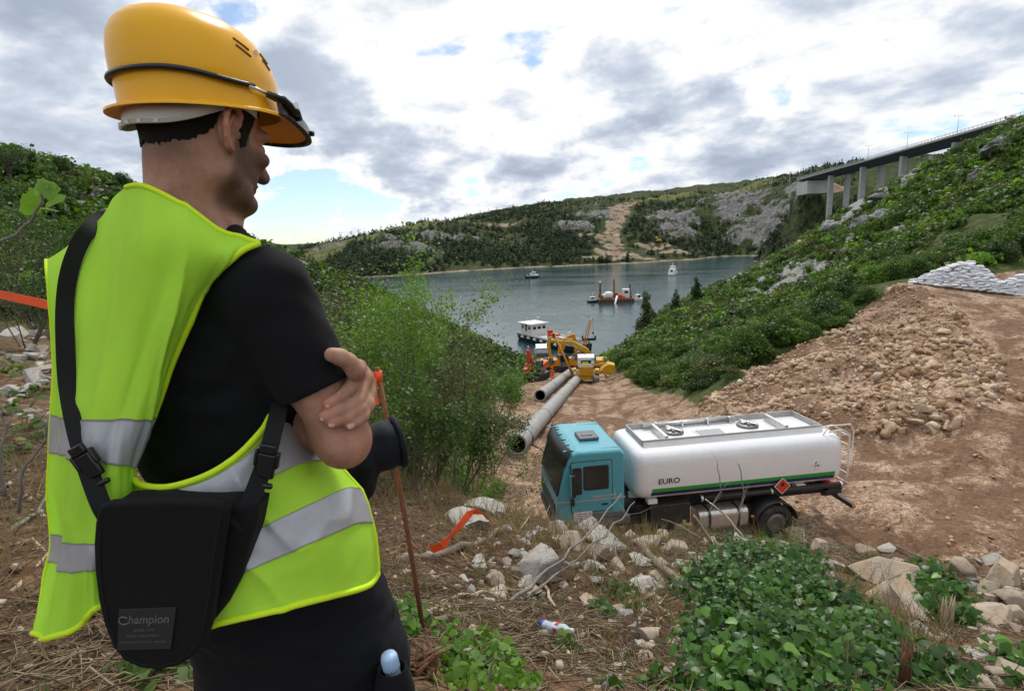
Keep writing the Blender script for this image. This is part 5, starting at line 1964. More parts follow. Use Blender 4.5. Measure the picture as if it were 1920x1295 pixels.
# piers stand upright on the ground
for t in (.17, .32, .47, .62, .76):
    for s in (-1, 1):
        p = A2 + dv * t + Vector((-math.sin(rzb), math.cos(rzb), 0)) * (s * 5.2)
        zt = p.z - 2.6
        zb = -30
        mb = MB(); mb.box((0, 0, (zt + zb) / 2 - zt), (2.3, 3.0, zt - zb), bev=.25)
        pr = mb.build('pier', M['concrete'], br)
        pr.matrix_world = Matrix.Translation((p.x, p.y, zt)) @ Matrix.Rotation(rzb, 4, 'Z')
        pr.matrix_parent_inverse = Matrix.Identity(4)
        bpy.context.view_layer.update()
        pr.matrix_basis = (Matrix.Translation(br.location) @ Euler(br.rotation_euler).to_matrix().to_4x4()).inverted() @ Matrix.Translation((p.x, p.y, zt)) @ Matrix.Rotation(rzb, 4, 'Z')
mb = MB(); mb.box((8, 0, -7.2), (18, 17.5, 9), bev=.2); mb.build('abutment', M['concrete_pale'], br)
# lamps along the bridge and the road beyond it
for k in range(11):
    t = -.42 + k * .145
    s = 1
    p = A2 + dv * t + Vector((-math.sin(rzb), math.cos(rzb), 0)) * (-1.0)
    lm = empty('street_lamp', (p.x, p.y, p.z), (0, 0, rzb), label='tall double armed street lamp on the motorway' + (' bridge' if 0 <= t <= 1 else ' beyond the bridge'), cat='street lamp', group='lamps along the motorway' + (' bridge' if 0 <= t <= 1 else ' beyond the bridge'))
    mb = MB(); mb.tube([(0, 0, -3 if t < 0 else -.3), (0, 0, 10)], [.16, .09], 6); mb.tube([(0, -1.7, 10.1), (0, 0, 9.9), (0, 1.7, 10.1)], .07, 5); mb.build('post', M['galv'], lm)
    for s in (-1, 1):
        mb = MB(); mb.box((0, s * 1.9, 10.12), (.3, .9, .16), bev=.04); mb.build('lamp_head', M['galv'], lm)

# ------------------------------------------------------------------ stones
def ico(sub):
    bm = bmesh.new()
    bmesh.ops.create_icosphere(bm, subdivisions=sub, radius=1.0)
    V = np.array([v.co[:] for v in bm.verts]); Fc = np.array([[v.index for v in f.verts] for f in bm.faces])
    bm.free()
    return V, Fc


ICO = {k: ico(k) for k in (1, 2, 3, 4, 5)}


def rock_shape(seed, sub=3, planes=10, lo=.28, hi=.74, stretch=(1.25, .95, .7), rough=.035):
    r = np.random.default_rng(seed)
    V, Fc = ICO[sub]
    V = V.copy() * 1.0
    for k in range(planes):
        n = r.normal(size=3); n /= np.linalg.norm(n)
        d = r.uniform(lo, hi)
        t = V @ n - d
        V = V - np.clip(t, 0, None)[:, None] * n
    V = V * np.array(stretch) * r.uniform(.85, 1.15, 3)
    if rough:
        V = V * (1 + rough * fbm(V * 2.2 + seed, 4, seed)[:, None])
    V /= max(np.ptp(V[:, 0]), np.ptp(V[:, 1]))
    return V, Fc


def rock_mesh(seed, mat, sub=3, **kw):
    V, Fc = rock_shape(seed, sub, **kw)
    return mesh_np('stone', V, Fc, [mat], False, fattr={'tint': np.full(len(Fc), .5)})


grey_rocks = [rock_mesh(200 + k, M['limestone'], 4) for k in range(6)]
pale_rocks = [rock_mesh(220 + k, M['fresh_stone'], 4) for k in range(8)]
small_rocks = [rock_mesh(240 + k, M['fresh_stone'], 2) for k in range(6)]
small_grey = [rock_mesh(250 + k, M['limestone'], 2) for k in range(4)]
# the outcrops of the hillsides: rounder, weathered, deeply pitted
crag = []
for k in range(7):
    V, Fc = rock_shape(270 + k, 5, 12, .42, .85, (1.5, 1.0, .75), .10)
    V = V * (1 - .26 * np.abs(fbm(V * 4.5 + k, 4, 60 + k, .6))[:, None])
    crag.append(mesh_np('crag', V, Fc, [M['hill_rock']], False, fattr={'tint': np.full(len(Fc), .5)}))


def put_rock(u, v, wpx, me_, seed, label=None, cat='stone', group=None, name='stone', sink=.25, tall=1.0, yaw=None):
    r = random.Random(seed)
    g = Gv(u, v + wpx * .16)
    d = g.y * math.cos(PITCH) - g.z * math.sin(PITCH)
    s = wpx / FPX * d * .98
    link(name, me_, loc=(g.x, g.y, g.z + s * (.30 - sink) * tall), rot=(r.uniform(-.3, .3), r.uniform(-.3, .3), r.uniform(0, 6.28) if yaw is None else yaw), scale=(s, s, s * r.uniform(.9, 1.15) * tall), label=label, cat=cat, group=group)


NAMED = [
    (1003, 1050, 135, 'g', 'large grey block of limestone in the middle of the foreground bank'), (1133, 1002, 80, 'g', 'grey stone on the bank edge right below the cab door'), (898, 940, 95, 'g', 'grey boulder by the track left of the cab'),
    (868, 970, 95, 'g', 'low grey boulder just above the orange tape scrap'), (935, 1107, 55, 'p', 'pale yellowish stone below the large grey block'), (985, 1092, 48, 'g', 'flat grey stone leaning below the large grey block'),
    (1164, 1062, 46, 'p', 'rounded ochre stone lying among twigs below the lorry'), (1214, 1010, 62, 'p', 'whitish stone on the bank edge below the lorry silencer'), (1196, 1042, 52, 'g', 'upright grey slab beside the rounded ochre stone'),
    (1204, 1090, 60, 'g', 'flat pale grey stone below the upright slab'), (1254, 1026, 55, 'p', 'orange tinted stone on the bank edge below the fuel tank'), (1210, 1188, 66, 'p', 'large pale angular stone near the crushed bottle'),
    (1268, 1205, 46, 'p', 'brownish stone right of the large pale angular one'), (1207, 1232, 38, 'p', 'small square stone under the large pale angular one'), (1258, 1266, 44, 'p', 'cracked yellowish stone at the lower left edge of the ivy'),
    (1655, 1070, 125, 'p', 'big whitish block above the ivy at the edge of the track'), (1676, 1112, 140, 'p', 'big pale slab lying below the whitish block beside the ivy'), (1813, 1070, 50, 'p', 'tilted pointed stone on the bank edge at the right'),
    (1872, 1080, 85, 'p', 'long flat stone at the right edge of the bank'), (1856, 1108, 48, 'p', 'rounded brown and white stone below the tilted pointed one'), (1862, 1150, 85, 'p', 'faceted cream block at the right behind the ivy'),
    (1908, 1128, 56, 'p', 'whitish stone cut by the right edge above the faceted block'), (1903, 1168, 48, 'p', 'brown stone right of the faceted cream block'), (1860, 1212, 66, 'p', 'flat buff stone below the faceted cream block'),
    (1890, 1258, 70, 'p', 'long buff stone in the lower right corner'), (1842, 1284, 64, 'p', 'buff stone at the bottom edge right of the ivy'), (1449, 1004, 55, 'p', 'broken stone with dry bark below the rear wheel'), (1422, 1024, 40, 'p', 'upright pinkish stone left of the broken one'),
    (65, 706, 56, 'g', 'squarish grey stone at the far left behind the vest'), (34, 622, 60, 'g', 'grey boulder at the left edge below the orange tape'), (72, 622, 44, 'g', 'grey stone touching the vest below the orange tape'), (38, 668, 48, 'g', 'flat grey stone at the left edge'),
    (82, 690, 40, 'p', 'pale stone beside the vest at the left'), (28, 732, 46, 'g', 'pointed grey stone low at the left edge'), (80, 655, 36, 'p', 'small whitish stone by the vest at the left'),
    (1075, 1018, 62, 'p', 'cream stone on the bank edge under the cab step'), (1155, 1020, 58, 'g', 'squat grey stone under the front wheel'), (1180, 1005, 44, 'p', 'small cream stone before the front wheel arch'), (1245, 1002, 46, 'p', 'yellowish stone before the silencer pipe'), (1330, 1012, 50, 'p', 'pale flat stone before the fuel tank'), (1380, 1005, 40, 'g', 'grey stone before the fuel tank strap'), (1490, 1010, 52, 'p', 'buff stone before the rear tyre'), (1530, 1022, 44, 'p', 'small buff stone behind the rear wheel'), (1120, 1040, 50, 'p', 'cream stone between the grey block and the ochre stone'),
    (1095, 985, 60, 'g', 'grey stone at the bank edge below the cab bumper'), (1040, 990, 46, 'p', 'pale stone at the bank edge left of the cab'), (1290, 1050, 46, 'p', 'ochre stone at the bank edge just left of the ivy top')]
for i, (u, v, w, kd, lab) in enumerate(NAMED):
    put_rock(u, v, w, (grey_rocks if kd == 'g' else pale_rocks)[i % (6 if kd == 'g' else 8)], 900 + i, lab)
# the smaller stones scattered on the bank
rr = random.Random(41)
cnt = 0
while cnt < 270:
    u = rr.uniform(760, 1920); v = rr.uniform(985, 1290)
    if v < 985 + max(0, (u - 1300)) * .12 or (1290 < u < 1800 and v > 1060 and rr.random() < .75) or (u < 860 and rr.random() < .7):
        continue
    if rr.random() < .35 and u < 1250 and v > 1130:
        continue
    w = rr.choice([14, 16, 18, 20, 24, 28, 34, 42])
    put_rock(u, v, w, (small_rocks + small_grey)[rr.randrange(10)] if w < 24 else (pale_rocks + grey_rocks)[rr.randrange(14)], rr.random(), 'small pale stone lying loose on the foreground bank', group='loose stones on the foreground bank')
    cnt += 1
for k in range(46):
    u = rr.uniform(0, 100); v = rr.uniform(604, 800)
    put_rock(u, v, rr.choice([14, 18, 24, 30]), (grey_rocks + small_grey)[rr.randrange(10)], rr.random(), 'small grey stone in the scree at the left edge', group='stones of the scree on the left')

# limestone crags on the hillsides
cr = [(1763, 284, 62, 1.0), (1878, 270, 75, .75), (1700, 345, 50, .9), (1678, 335, 38, 1), (1738, 306, 34, 1), (1800, 330, 42, .8), (1840, 330, 40, .8), (1650, 372, 44, .9), (1620, 420, 60, .9), (1660, 405, 54, .9), (1690, 440, 54, 1.), (1560, 425, 44, .9),
      (1600, 450, 40, .8), (1590, 475, 34, .8), (1765, 380, 30, .8), (1858, 360, 40, .7), (1676, 495, 24, 1.), (1830, 300, 28, .9), (1905, 232, 50, .8), (1850, 252, 44, .8), (1880, 240, 40, .8), (1815, 262, 30, .8), (1730, 325, 34, .9)]
for i, (u, v, w, tl) in enumerate(cr):
    put_rock(u, v - 4, w * 1.25, crag[i % 7], 50 + i, 'weathered grey limestone crag on the right hillside', 'crag', 'crags on the right hillside', 'limestone_crag', sink=.2, tall=tl)
for i in range(26):
    u = rr.uniform(1380, 1910); v = rr.uniform(225 + (1920 - u) * .5, 300 + (1920 - u) * .62)
    put_rock(u, v, rr.uniform(12, 26), crag[i % 7], 150 + i, 'weathered grey limestone crag on the right hillside', 'crag', 'crags on the right hillside', 'limestone_crag', sink=.2)
for i in range(46):
    t = rr.random()
    u = 60 + 170 * t + rr.uniform(-50, 50); v = 355 + 55 * t + rr.uniform(-30, 40)
    put_rock(u, v, rr.uniform(24, 60), crag[i % 7], 250 + i, 'weathered grey limestone crag on the skyline at the left', 'crag', 'crags on the left hillside', 'limestone_crag', sink=.2)
for i in range(34):
    t = rr.random()
    u = 570 + 150 * t + rr.uniform(-15, 20); v = 520 + 70 * t + rr.uniform(-16, 14)
    put_rock(u, v, rr.uniform(14, 30), crag[i % 7], 350 + i, 'grey limestone crag among the bushes right behind the shoulder', 'crag', 'crags among the bushes in the middle', 'limestone_crag', sink=.15)

# rubble slope: the biggest stones singly, the rest as one heap
rs = np.random.default_rng(77)
n = 22000
x = rs.uniform(10, 32, n); y = rs.uniform(20, 44, n)
ok = rs.random(n) < rubble_mask(x, y)
x, y = x[ok], y[ok]
s = .055 + .42 * rs.random(len(x)) ** 5.5
bank_ = vnoise(np.stack([x, y], 1) * .35, 90)
s = s * np.where(bank_ > .15, .55, 1.0)
z = height(x, y)
ordr = np.argsort(-s)
rub = [rock_mesh(300 + k, M['rubble'], 2, planes=8, lo=.22, hi=.6, rough=.03) for k in range(8)]
for i in ordr[:170]:
    link('rubble_stone', rub[int(rs.integers(8))], loc=(x[i], y[i], z[i] + .10 * s[i]), rot=tuple(rs.uniform(-.6, .6, 2)) + (rs.random() * 6.28,), scale=s[i] * 1.35, label='angular ochre stone lying on the rubble slope behind the lorry', cat='stone', group='stones on the rubble slope')


def stone_heap(name, x, y, z, s, mat, lab, seed, subs=(1,), lift=.12):
    r = np.random.default_rng(seed)
    protos = [rock_shape(330 + k, 1, planes=6, lo=.25, hi=.65, rough=.0, stretch=(1.3, .9, .6 + .05 * k)) for k in range(8)]
    Vs, Fs, Ts = [], [], []
    off = 0
    for i in range(len(x)):
        V, Fc = protos[int(r.integers(8))]
        e = Euler((r.uniform(-.7, .7), r.uniform(-.7, .7), r.random() * 6.28)).to_matrix()
        Vs.append(V @ np.array(e).T * s[i] + np.array([x[i], y[i], z[i] + lift * s[i]]))
        Fs.append(Fc + off); off += len(V)
        Ts.append(np.full(len(Fc), r.random()))
    me_ = mesh_np(name, np.concatenate(Vs), np.concatenate(Fs), [mat], False, fattr={'tint': np.concatenate(Ts)})
    return link(name, me_, label=lab, cat='rubble', kind='stuff')


i2 = ordr[170:8500]
stone_heap('rubble', x[i2], y[i2], z[i2], s[i2] * 1.25, M['rubble'], 'loose ochre rubble spread over the slope behind the lorry', 1)
# loose gravel on the track
n = 9000
a = np.radians(rs.uniform(-8, 50, n)); q = 9 + 38 * rs.random(n) ** 1.7
x = q * np.sin(a); y = q * np.cos(a)
ok = (track_mask(x, y) > .6) & ~((x > .5) & (x < 10) & (y > 13.6) & (y < 17))
ok &= rs.random(n) < np.clip(.35 + .9 * vnoise(np.stack([x, y], 1) * .5, 12), .1, 1)
x, y = x[ok], y[ok]
s = .035 + .13 * rs.random(len(x)) ** 4
stone_heap('gravel', x, y, height(x, y), s, M['rubble'], 'loose gravel strewn over the track', 2, lift=.2)
# edge of the track: stones pushed to the side, and the ragged edge of the cut bank
# chips on the bank underfoot
n = 5200
a = np.radians(rs.uniform(-50, 50, n)); q = 1.6 + 8.2 * rs.random(n) ** .8
x = q * np.sin(a); y = q * np.cos(a)
ok = (track_mask(x, y) < .7) & (rs.random(n) < np.clip(.55 + .9 * vnoise(np.stack([x, y], 1) * 1.2, 15), .08, 1))
x, y = x[ok], y[ok]
s = .012 + .055 * rs.random(len(x)) ** 2.5
stone_heap('stone_chips', x, y, height(x, y), s, M['fresh_stone'], 'small stone chips strewn over the foreground bank', 3, lift=.2)

# ------------------------------------------------------------------ sandbags
bag_me = []
for k in range(4):
    r = np.random.default_rng(400 + k)
    V, Fc = ICO[3]
    e = .55
    V2 = np.sign(V) * np.abs(V) ** e * np.array([.30, .19, .085])
    V2[:, 2] *= 1 - .55 * np.clip(np.abs(V2[:, 0]) / .3, 0, 1) ** 3
    V2[:, 1] *= 1 + .12 * np.clip(np.abs(V2[:, 0]) / .3, 0, 1) ** 3
    V2 += (fbm(V2 * 9 + k, 3, 70 + k)[:, None]) * np.array([.0, .02, .022])
    bag_me.append(mesh_np('sandbag', V2, Fc, [M['sandbag']], True))
b0 = Gv(1708, 530); b1 = Gv(1930, 556)
bd = (b1 - b0); bd.z = 0
Lb_ = bd.length; bd.normalize()
bn = Vector((-bd.y, bd.x, 0))
prof_u = np.array([0, .12, .25, .36, .48, .58, .66, .74, .8, .88, 1.0])
prof_h = np.array([.1, .55, 1.15, 1.6, 1.85, 1.5, 1.15, .7, .75, 1.05, 1.7])
rb = random.Random(9)
nb = 0
for layer in range(13):
    hh = layer * .15
    for row in range(2):
        t = rb.uniform(0, .3)
        while t < Lb_:
            if np.interp(t / Lb_, prof_u, prof_h) > hh:
                p = b0 + bd * t + bn * (layer * .13 + row * .42 + rb.uniform(-.06, .06))
                if row == 1 and np.interp(t / Lb_, prof_u, prof_h) > hh + .3:
                    t += .5
                    continue
                zb = b0.z + (b1.z - b0.z) * t / Lb_ - .02
                link('sandbag', bag_me[rb.randrange(4)], loc=(p.x, p.y, zb + .06 + hh + rb.uniform(-.02, .02)), rot=(rb.uniform(-.2, .2), rb.uniform(-.15, .15), math.atan2(bd.y, bd.x) + rb.uniform(-.4, .4) + (1.57 if rb.random() < .25 else 0)), scale=rb.uniform(1.0, 1.2),
                     label='white filled sandbag in the heap on the platform at the right', cat='sandbag', group='sandbags heaped on the platform')
                nb += 1
            t += rb.uniform(.4, .56)
print('sandbags', nb)

# ------------------------------------------------------------------ sticks, litter, dry grass
def litter(name, n, a0, a1, q0, q1, Ls, rad, mat, lab, seed, lift=.03, tilt=.25, power=.8, cond=None, kind='stuff', bias=None):
    r = np.random.default_rng(seed)
    a = np.radians(r.uniform(a0, a1, n)); q = q0 + (q1 - q0) * r.random(n) ** power
    x = q * np.sin(a); y = q * np.cos(a)
    ok = track_mask(x, y) < .5
    if cond is not None:
        ok &= cond(x, y)
    dn = vnoise(np.stack([x, y], 1) * .9, seed)
    ok &= r.random(n) < np.clip(.6 + .7 * dn, .1, 1)
    x, y = x[ok], y[ok]
    z = height(x, y) + lift * r.random(len(x))
    yaw = r.random(len(x)) * 6.28 if bias is None else bias + r.normal(size=len(x)) * .7
    el = r.normal(size=len(x)) * tilt
    L = Ls[0] + (Ls[1] - Ls[0]) * r.random(len(x)) ** 2
    d = np.stack([np.cos(yaw) * np.cos(el), np.sin(yaw) * np.cos(el), np.sin(el)], 1) * L[:, None]
    m = np.stack([x, y, z], 1)
    # two straight halves with a slight bend, lying along the slope
    e0 = m - d / 2; e1 = m + d / 2
    for e in (e0, e1):
        g_ = height(e[:, 0], e[:, 1])
        e[:, 2] = np.maximum(g_ + rad, e[:, 2] * .35 + (g_ + rad) * .65)
    mid = m + r.normal(size=m.shape) * (L * .06)[:, None]
    mid[:, 2] = np.maximum(mid[:, 2], (e0[:, 2] + e1[:, 2]) / 2)
    ra = rad * (.5 + r.random(len(x)))
    segs0 = np.concatenate([e0, mid]); segs1 = np.concatenate([mid, e1])
    V, Fc = twig_mesh(list(zip(segs0, segs1, np.concatenate([ra, ra * .85]), np.concatenate([ra * .85, ra * .5]))), 3)
    tint = np.tile(np.repeat(np.clip(r.random(len(ra)), 0, 1), 1), 2)
    me_ = mesh_np(name, V, Fc, [mat], False, fattr={'tint': np.tile(tint, 3)})
    link(name, me_, label=lab, cat='litter', kind=kind)


litter('leaf_litter', 26000, -50, 46, 1.5, 8.6, (.05, .28), .0032, M['litter'], 'brown twigs and leaf litter covering the foreground bank', 21)
litter('dry_stalks', 15000, -50, 46, 1.5, 8.6, (.08, .5), .0042, M['dry_grass'], 'dry straw coloured stalks strewn over the foreground bank', 22, lift=.06, tilt=.3)


def stick(pts, r0, r1, mat, label, name='branch', cat='branch', twigs=0, seed=0, group=None):
    """a branch through measured places (u, v, distance); each point keeps its own distance"""
    Pn = [P(*p) for p in pts]
    Q = []
    for i in range(len(Pn) - 1):
        for k in range(4):
            t = k / 4
            Q.append(Pn[i].lerp(Pn[i + 1], t))
    Q.append(Pn[-1])
    r = random.Random(seed)
    L = (Pn[-1] - Pn[0]).length
    for i in range(1, len(Q) - 1):
        Q[i] = Q[i] + Vector((r.uniform(-1, 1), r.uniform(-1, 1), r.uniform(-1, 1))) * L * .012
    mb = MB()
    rads = [r0 + (r1 - r0) * i / (len(Q) - 1) for i in range(len(Q))]
    mb.tube(Q, rads, 7)
    for k in range(twigs):
        i = r.randrange(2, len(Q))
        d = (Q[min(i + 1, len(Q) - 1)] - Q[i - 1]).normalized()
        nd = (d + Vector((r.uniform(-1, 1), r.uniform(-1, 1), r.uniform(-.4, 1))) * .8).normalized()
        l = r.uniform(.1, .28) * min(1.5, L)
        mb.tube([Q[i], Q[i] + nd * l * .5, Q[i] + (nd + Vector((r.uniform(-.2, .2), 0, .15))) * l], [rads[i] * .55, rads[i] * .4, rads[i] * .2], 5)
    return tag(mb.build(name, mat), label, cat, group)


def gy_(u, v):
    return Gv(u, v).y


def lying(pts, r0, r1, mat, label, lift=.05, **kw):
    q = []
    for u, v in pts:
        g = Gv(u, v)
        q.append((u, v, g.y * (1 - lift / 6)))
    return stick(q, r0, r1, mat, label, **kw)


T, D, PW = M['grey_twig'], M['dead_wood'], M['pale_wood']
lying([(775, 1135), (830, 1130), (900, 1112), (985, 1105)], .02, .012, PW, 'split pale stick lying beside the rusty rod')
lying([(740, 1052), (830, 1040), (900, 1018), (955, 985)], .045, .03, D, 'thick fallen branch with grey bark below the orange tape scrap')
lying([(890, 972), (1000, 975), (1110, 990), (1235, 982)], .014, .006, T, 'long thin branch lying level from the orange tape towards the cab', twigs=3, seed=2)
stick([(955, 1128, 4.0), (1030, 1070, 4.6), (1110, 1000, 5.4), (1165, 925, 6.2)], .018, .006, T, 'long grey branch slanting up in front of the cab door', twigs=4, seed=3)
stick([(965, 1135, 4.1), (1060, 1065, 4.8), (1150, 985, 5.8), (1190, 940, 6.4)], .014, .005, T, 'second grey branch slanting up parallel in front of the cab', twigs=3, seed=4)
stick([(1300, 1020, 6.4), (1352, 920, 6.6), (1345, 865, 6.7)], .012, .004, T, 'thin dry twig rising in front of the tank', twigs=3, seed=5)
stick([(1372, 1010, 6.4), (1395, 930, 6.6), (1385, 868, 6.7)], .013, .005, T, 'thin dry twig with fork rising in front of the tank stripe', twigs=4, seed=6)
stick([(1396, 1010, 6.2), (1360, 965, 6.4), (1322, 935, 6.6)], .014, .008, PW, 'pale bare stick leaning left in front of the fuel tank')
stick([(1350, 1045, 6.0), (1325, 1000, 6.2), (1300, 965, 6.4)], .026, .014, D, 'thick broken stick standing before the black locker', twigs=1, seed=7)
stick([(1320, 1012, 6.0), (1275, 985, 6.2), (1240, 972, 6.4)], .008, .005, T, 'short level twig in front of the silencer')
lying([(1200, 1020), (1235, 1060), (1285, 1100), (1310, 1110)], .05, .035, D, 'rotten log lying down the bank below the silencer', lift=.1)
lying([(1235, 1060), (1290, 1085), (1330, 1110)], .02, .012, PW, 'split pale stick beside the rotten log')
lying([(1020, 1095), (1045, 1150), (1070, 1195)], .014, .008, PW, 'straight pale stick just above the crushed bottle')
lying([(1135, 1290), (1165, 1230), (1195, 1170), (1200, 1160)], .02, .012, T, 'dark stick pointing up at the large pale angular stone', twigs=1, seed=8)
lying([(960, 1205), (1010, 1230), (1045, 1240)], .012, .009, D, 'short brown twig below the crushed bottle')
lying([(1060, 1230), (1140, 1250), (1240, 1258)], .010, .007, T, 'thin twig lying level right of the bottle')
lying([(760, 1160), (820, 1165), (880, 1150)], .035, .022, D, 'weathered branch at the foot of the rusty rod')
lying([(1680, 1022), (1740, 1050), (1800, 1068)], .02, .01, T, 'grey stick leaning out over the track at the right')
lying([(1810, 1045), (1870, 1075), (1915, 1085)], .012, .008, T, 'thin twig above the long flat stone at the right')
lying([(1015, 1055), (990, 1020), (930, 1000), (870, 990)], .011, .005, T, 'thin curved branch crossing the large grey block', twigs=2, seed=9)
lying([(1100, 1085), (1160, 1040), (1240, 1000)], .009, .005, T, 'thin crooked twig beside the rounded ochre stone', twigs=2, seed=10)
lying([(15, 1000), (70, 960), (110, 905)], .018, .010, T, 'crooked grey branch on the ground at the left', twigs=2, seed=11)
stick([(8, 930, 3.2), (0, 850, 3.2), (12, 800, 3.2), (0, 770, 3.2)], .012, .006, T, 'bare grey shoot at the left edge', twigs=2, seed=12)
stick([(35, 960, 3.2), (45, 880, 3.15), (75, 840, 3.1), (98, 760, 3.1)], .012, .005, T, 'forked bare shoot at the left beside the vest', twigs=3, seed=13)
lying([(0, 1030), (60, 1010), (100, 1050)], .012, .008, PW, 'pale bent stalk on the ground at the left')
lying([(20, 1110), (70, 1060), (120, 1010)], .014, .008, PW, 'split straw coloured stick under the vest at the left')
lying([(80, 1240), (150, 1238), (180, 1240)], .014, .01, PW, 'splintered pale stick below the vest at the left')
lying([(190, 1225), (270, 1262), (340, 1285)], .02, .014, D, 'brown stick lying below the bag')
for k in range(60):
    u = rr.uniform(690, 1290); v = rr.uniform(960, 1180)
    a_ = rr.uniform(-.9, .9); l = rr.uniform(30, 90)
    lying([(u, v), (u + l * math.cos(a_) * .5, v + l * math.sin(a_) * .5 + rr.uniform(-6, 6)), (u + l * math.cos(a_), v + l * math.sin(a_))], rr.uniform(.006, .013), .004, rr.choice([T, D, PW]), 'dead twig in the tangle on the foreground bank', twigs=rr.randrange(3), seed=k + 60, group='dead twigs on the foreground bank')
# splintered stumps in the ivy
for (u, v, w_, h_, lab) in ((1772, 1150, .045, .28, 'splintered pale stump sticking out of the ivy at the right'), (1500, 1170, .02, .14, 'short brown broken stem in the middle of the ivy'), (1692, 1262, .035, .26, 'broken brown stem rising from the ivy near the bottom edge')):
    g = Gv(u, v + 30)
    mb = MB()
    r = random.Random(int(u))
    for k in range(9):
        a_ = r.random() * 6.28
        q_ = w_ * r.uniform(.2, .9)
        mb.tube([(q_ * math.cos(a_), q_ * math.sin(a_), -.1), (q_ * math.cos(a_) * 1.1, q_ * math.sin(a_) * 1.1, h_ * .6), (q_ * 1.2 * math.cos(a_) + r.uniform(-.02, .02), q_ * 1.2 * math.sin(a_), h_ * r.uniform(.7, 1.15) + .06)], [w_ * .5, w_ * .42, .002], 5)
    tag(link('broken_stump', mb.mesh('broken_stump', M['root_wood'] if u < 1750 else M['pale_wood']), loc=g), lab, 'stump')
g = Gv(790, 1265)
mb = MB()
rq = random.Random(5)
for k in range(26):
    a_ = rq.uniform(-.5, 2.6); q_ = rq.uniform(.0, .05); l_ = rq.uniform(.08, .2)
    mb.tube([(q_ * math.cos(k), q_ * math.sin(k), -.06), (q_ * 1.5 * math.cos(k) + .02, q_ * 1.2 * math.sin(k), .06), (l_ * math.cos(a_) * .8, l_ * math.sin(a_) * .5, rq.uniform(.0, .15))], [.016, .013, .003], 5)
tag(link('root_stump', mb.mesh('root_stump', M['root_wood']), loc=g), 'reddish brown torn root at the bottom beside the trousers', 'root')

# ------------------------------------------------------------------ rod, tape, bottle
rt, rbm = P(707, 688, 3.02), P(792, 1148, 2.95)
mb = MB(); mb.tube([rbm - Vector((0, 0, .15)), rbm.lerp(rt, .33), rbm.lerp(rt, .66), rt], .0135, 10)
rod = tag(mb.build('rusty_rod', M['rust']), 'rusty steel rod stuck in the ground with orange tape near its top', 'rod')


def ribbon(name, pts, w0, mat, label, cat='tape', parent=None, wob=.0, seed=0, normal=None):
    """a band of real thickness; pts world, w width"""
    r = random.Random(seed)
    mb = MB()
    rings = []
    for i, p in enumerate(pts):
        p = Vector(p)
        w = w0[i] if hasattr(w0, '__len__') else w0
        d = (Vector(pts[min(i + 1, len(pts) - 1)]) - Vector(pts[max(i - 1, 0)])).normalized()
        side = normal[i] if normal else Vector((0, 0, 1))
        side = Vector(side)
        side = (side - d * side.dot(d)).normalized()
        side = (Matrix.Rotation(r.uniform(-wob, wob), 3, d) @ side)
        nn = d.cross(side) * .0012
        rings.append([p - side * w / 2 - nn, p + side * w / 2 - nn, p + side * w / 2 + nn, p - side * w / 2 + nn])
    mb.loft(rings, caps=True, smooth=False)
    return mb.build(name, mat, parent, **({} if parent else dict(label=label, cat=cat)))


kn = rt.lerp(rbm, .035)
mb = MB(); mb.tube([kn + Vector((0, 0, .03)), kn - Vector((0, 0, .03))], .019, 10)
mb.build('tape_knot', M['tape'], rod)
ribbon('tape_tail', [kn + Vector((-.018, -.02, 0)), kn + Vector((-.022, -.03, -.1)), kn + Vector((-.012, -.03, -.15))], .022, M['tape'], '', parent=rod, normal=[Vector((1, 0, 0))] * 3)
tl = [kn, P(690, 696, 3.0), P(640, 690, 3.15), P(480, 668, 3.5), P(300, 640, 3.9), P(180, 600, 4.3), P(80, 569, 4.6), P(0, 552, 4.9), P(-160, 520, 5.6)]
ribbon('barrier_tape', tl, [.02, .018, .022, .04, .06, .07, .075, .075, .07], M['tape'], 'orange barrier tape stretched from the rod past the person to the left edge')
# bits of orange tape caught on the branch
tp_ = [P(808, 1030, 4.55), P(830, 1022, 4.5), P(845, 1005, 4.55), P(862, 985, 4.6), P(878, 965, 4.7), P(890, 958, 4.75), P(905, 962, 4.8), P(918, 975, 4.85)]
ribbon('tape_scrap', tp_, .075, M['tape'], 'crumpled scrap of orange tape draped over a branch on the bank', wob=.9, seed=4, normal=[Vector((.3, -.5, .8))] * 8)
# post that holds the far end of the tape, outside the frame
pz_ = P(-160, 520, 5.6)
mb = MB(); mb.tube([(pz_.x, pz_.y, hz(pz_.x, pz_.y) - .2), (pz_.x, pz_.y, pz_.z + .15)], .014, 8)
tag(mb.build('rusty_rod', M['rust']), 'rusty rod holding the left end of the orange tape outside the frame', 'rod')
# crushed plastic bottle
m, t = new_mat('clear_plastic')
gl = t.n('ShaderNodeBsdfPrincipled', {'Base Color': (.75, .85, .95, 1), 'Roughness': .12, 'Specular IOR Level': .6})
trn = t.n('ShaderNodeBsdfTransparent', {'Color': (.9, .95, 1, 1)})
finish(t, t.n('ShaderNodeMixShader', {0: .45, 1: gl.outputs[0], 2: trn.outputs[0]}).outputs[0])
M['clear_plastic'] = m
g = Gv(1043, 1195)
bo = empty('plastic_bottle', g + Vector((0, 0, .06)), (math.radians(8), math.radians(72), math.radians(-38)), label='crushed clear plastic bottle with red and blue label lying on the bank', cat='bottle')
mb = MB()
pr = [(0, -.15), (.03, -.15), (.036, -.13), (.034, -.1), (.028, -.06), (.034, -.02), (.033, .04), (.036, .07), (.02, .11), (.013, .125), (.013, .14), (0, .14)]
mb.lathe(pr, 20, M=Matrix.Scale(.75, 4, (1, 0, 0)))
mb.build('body', M['clear_plastic'], bo)
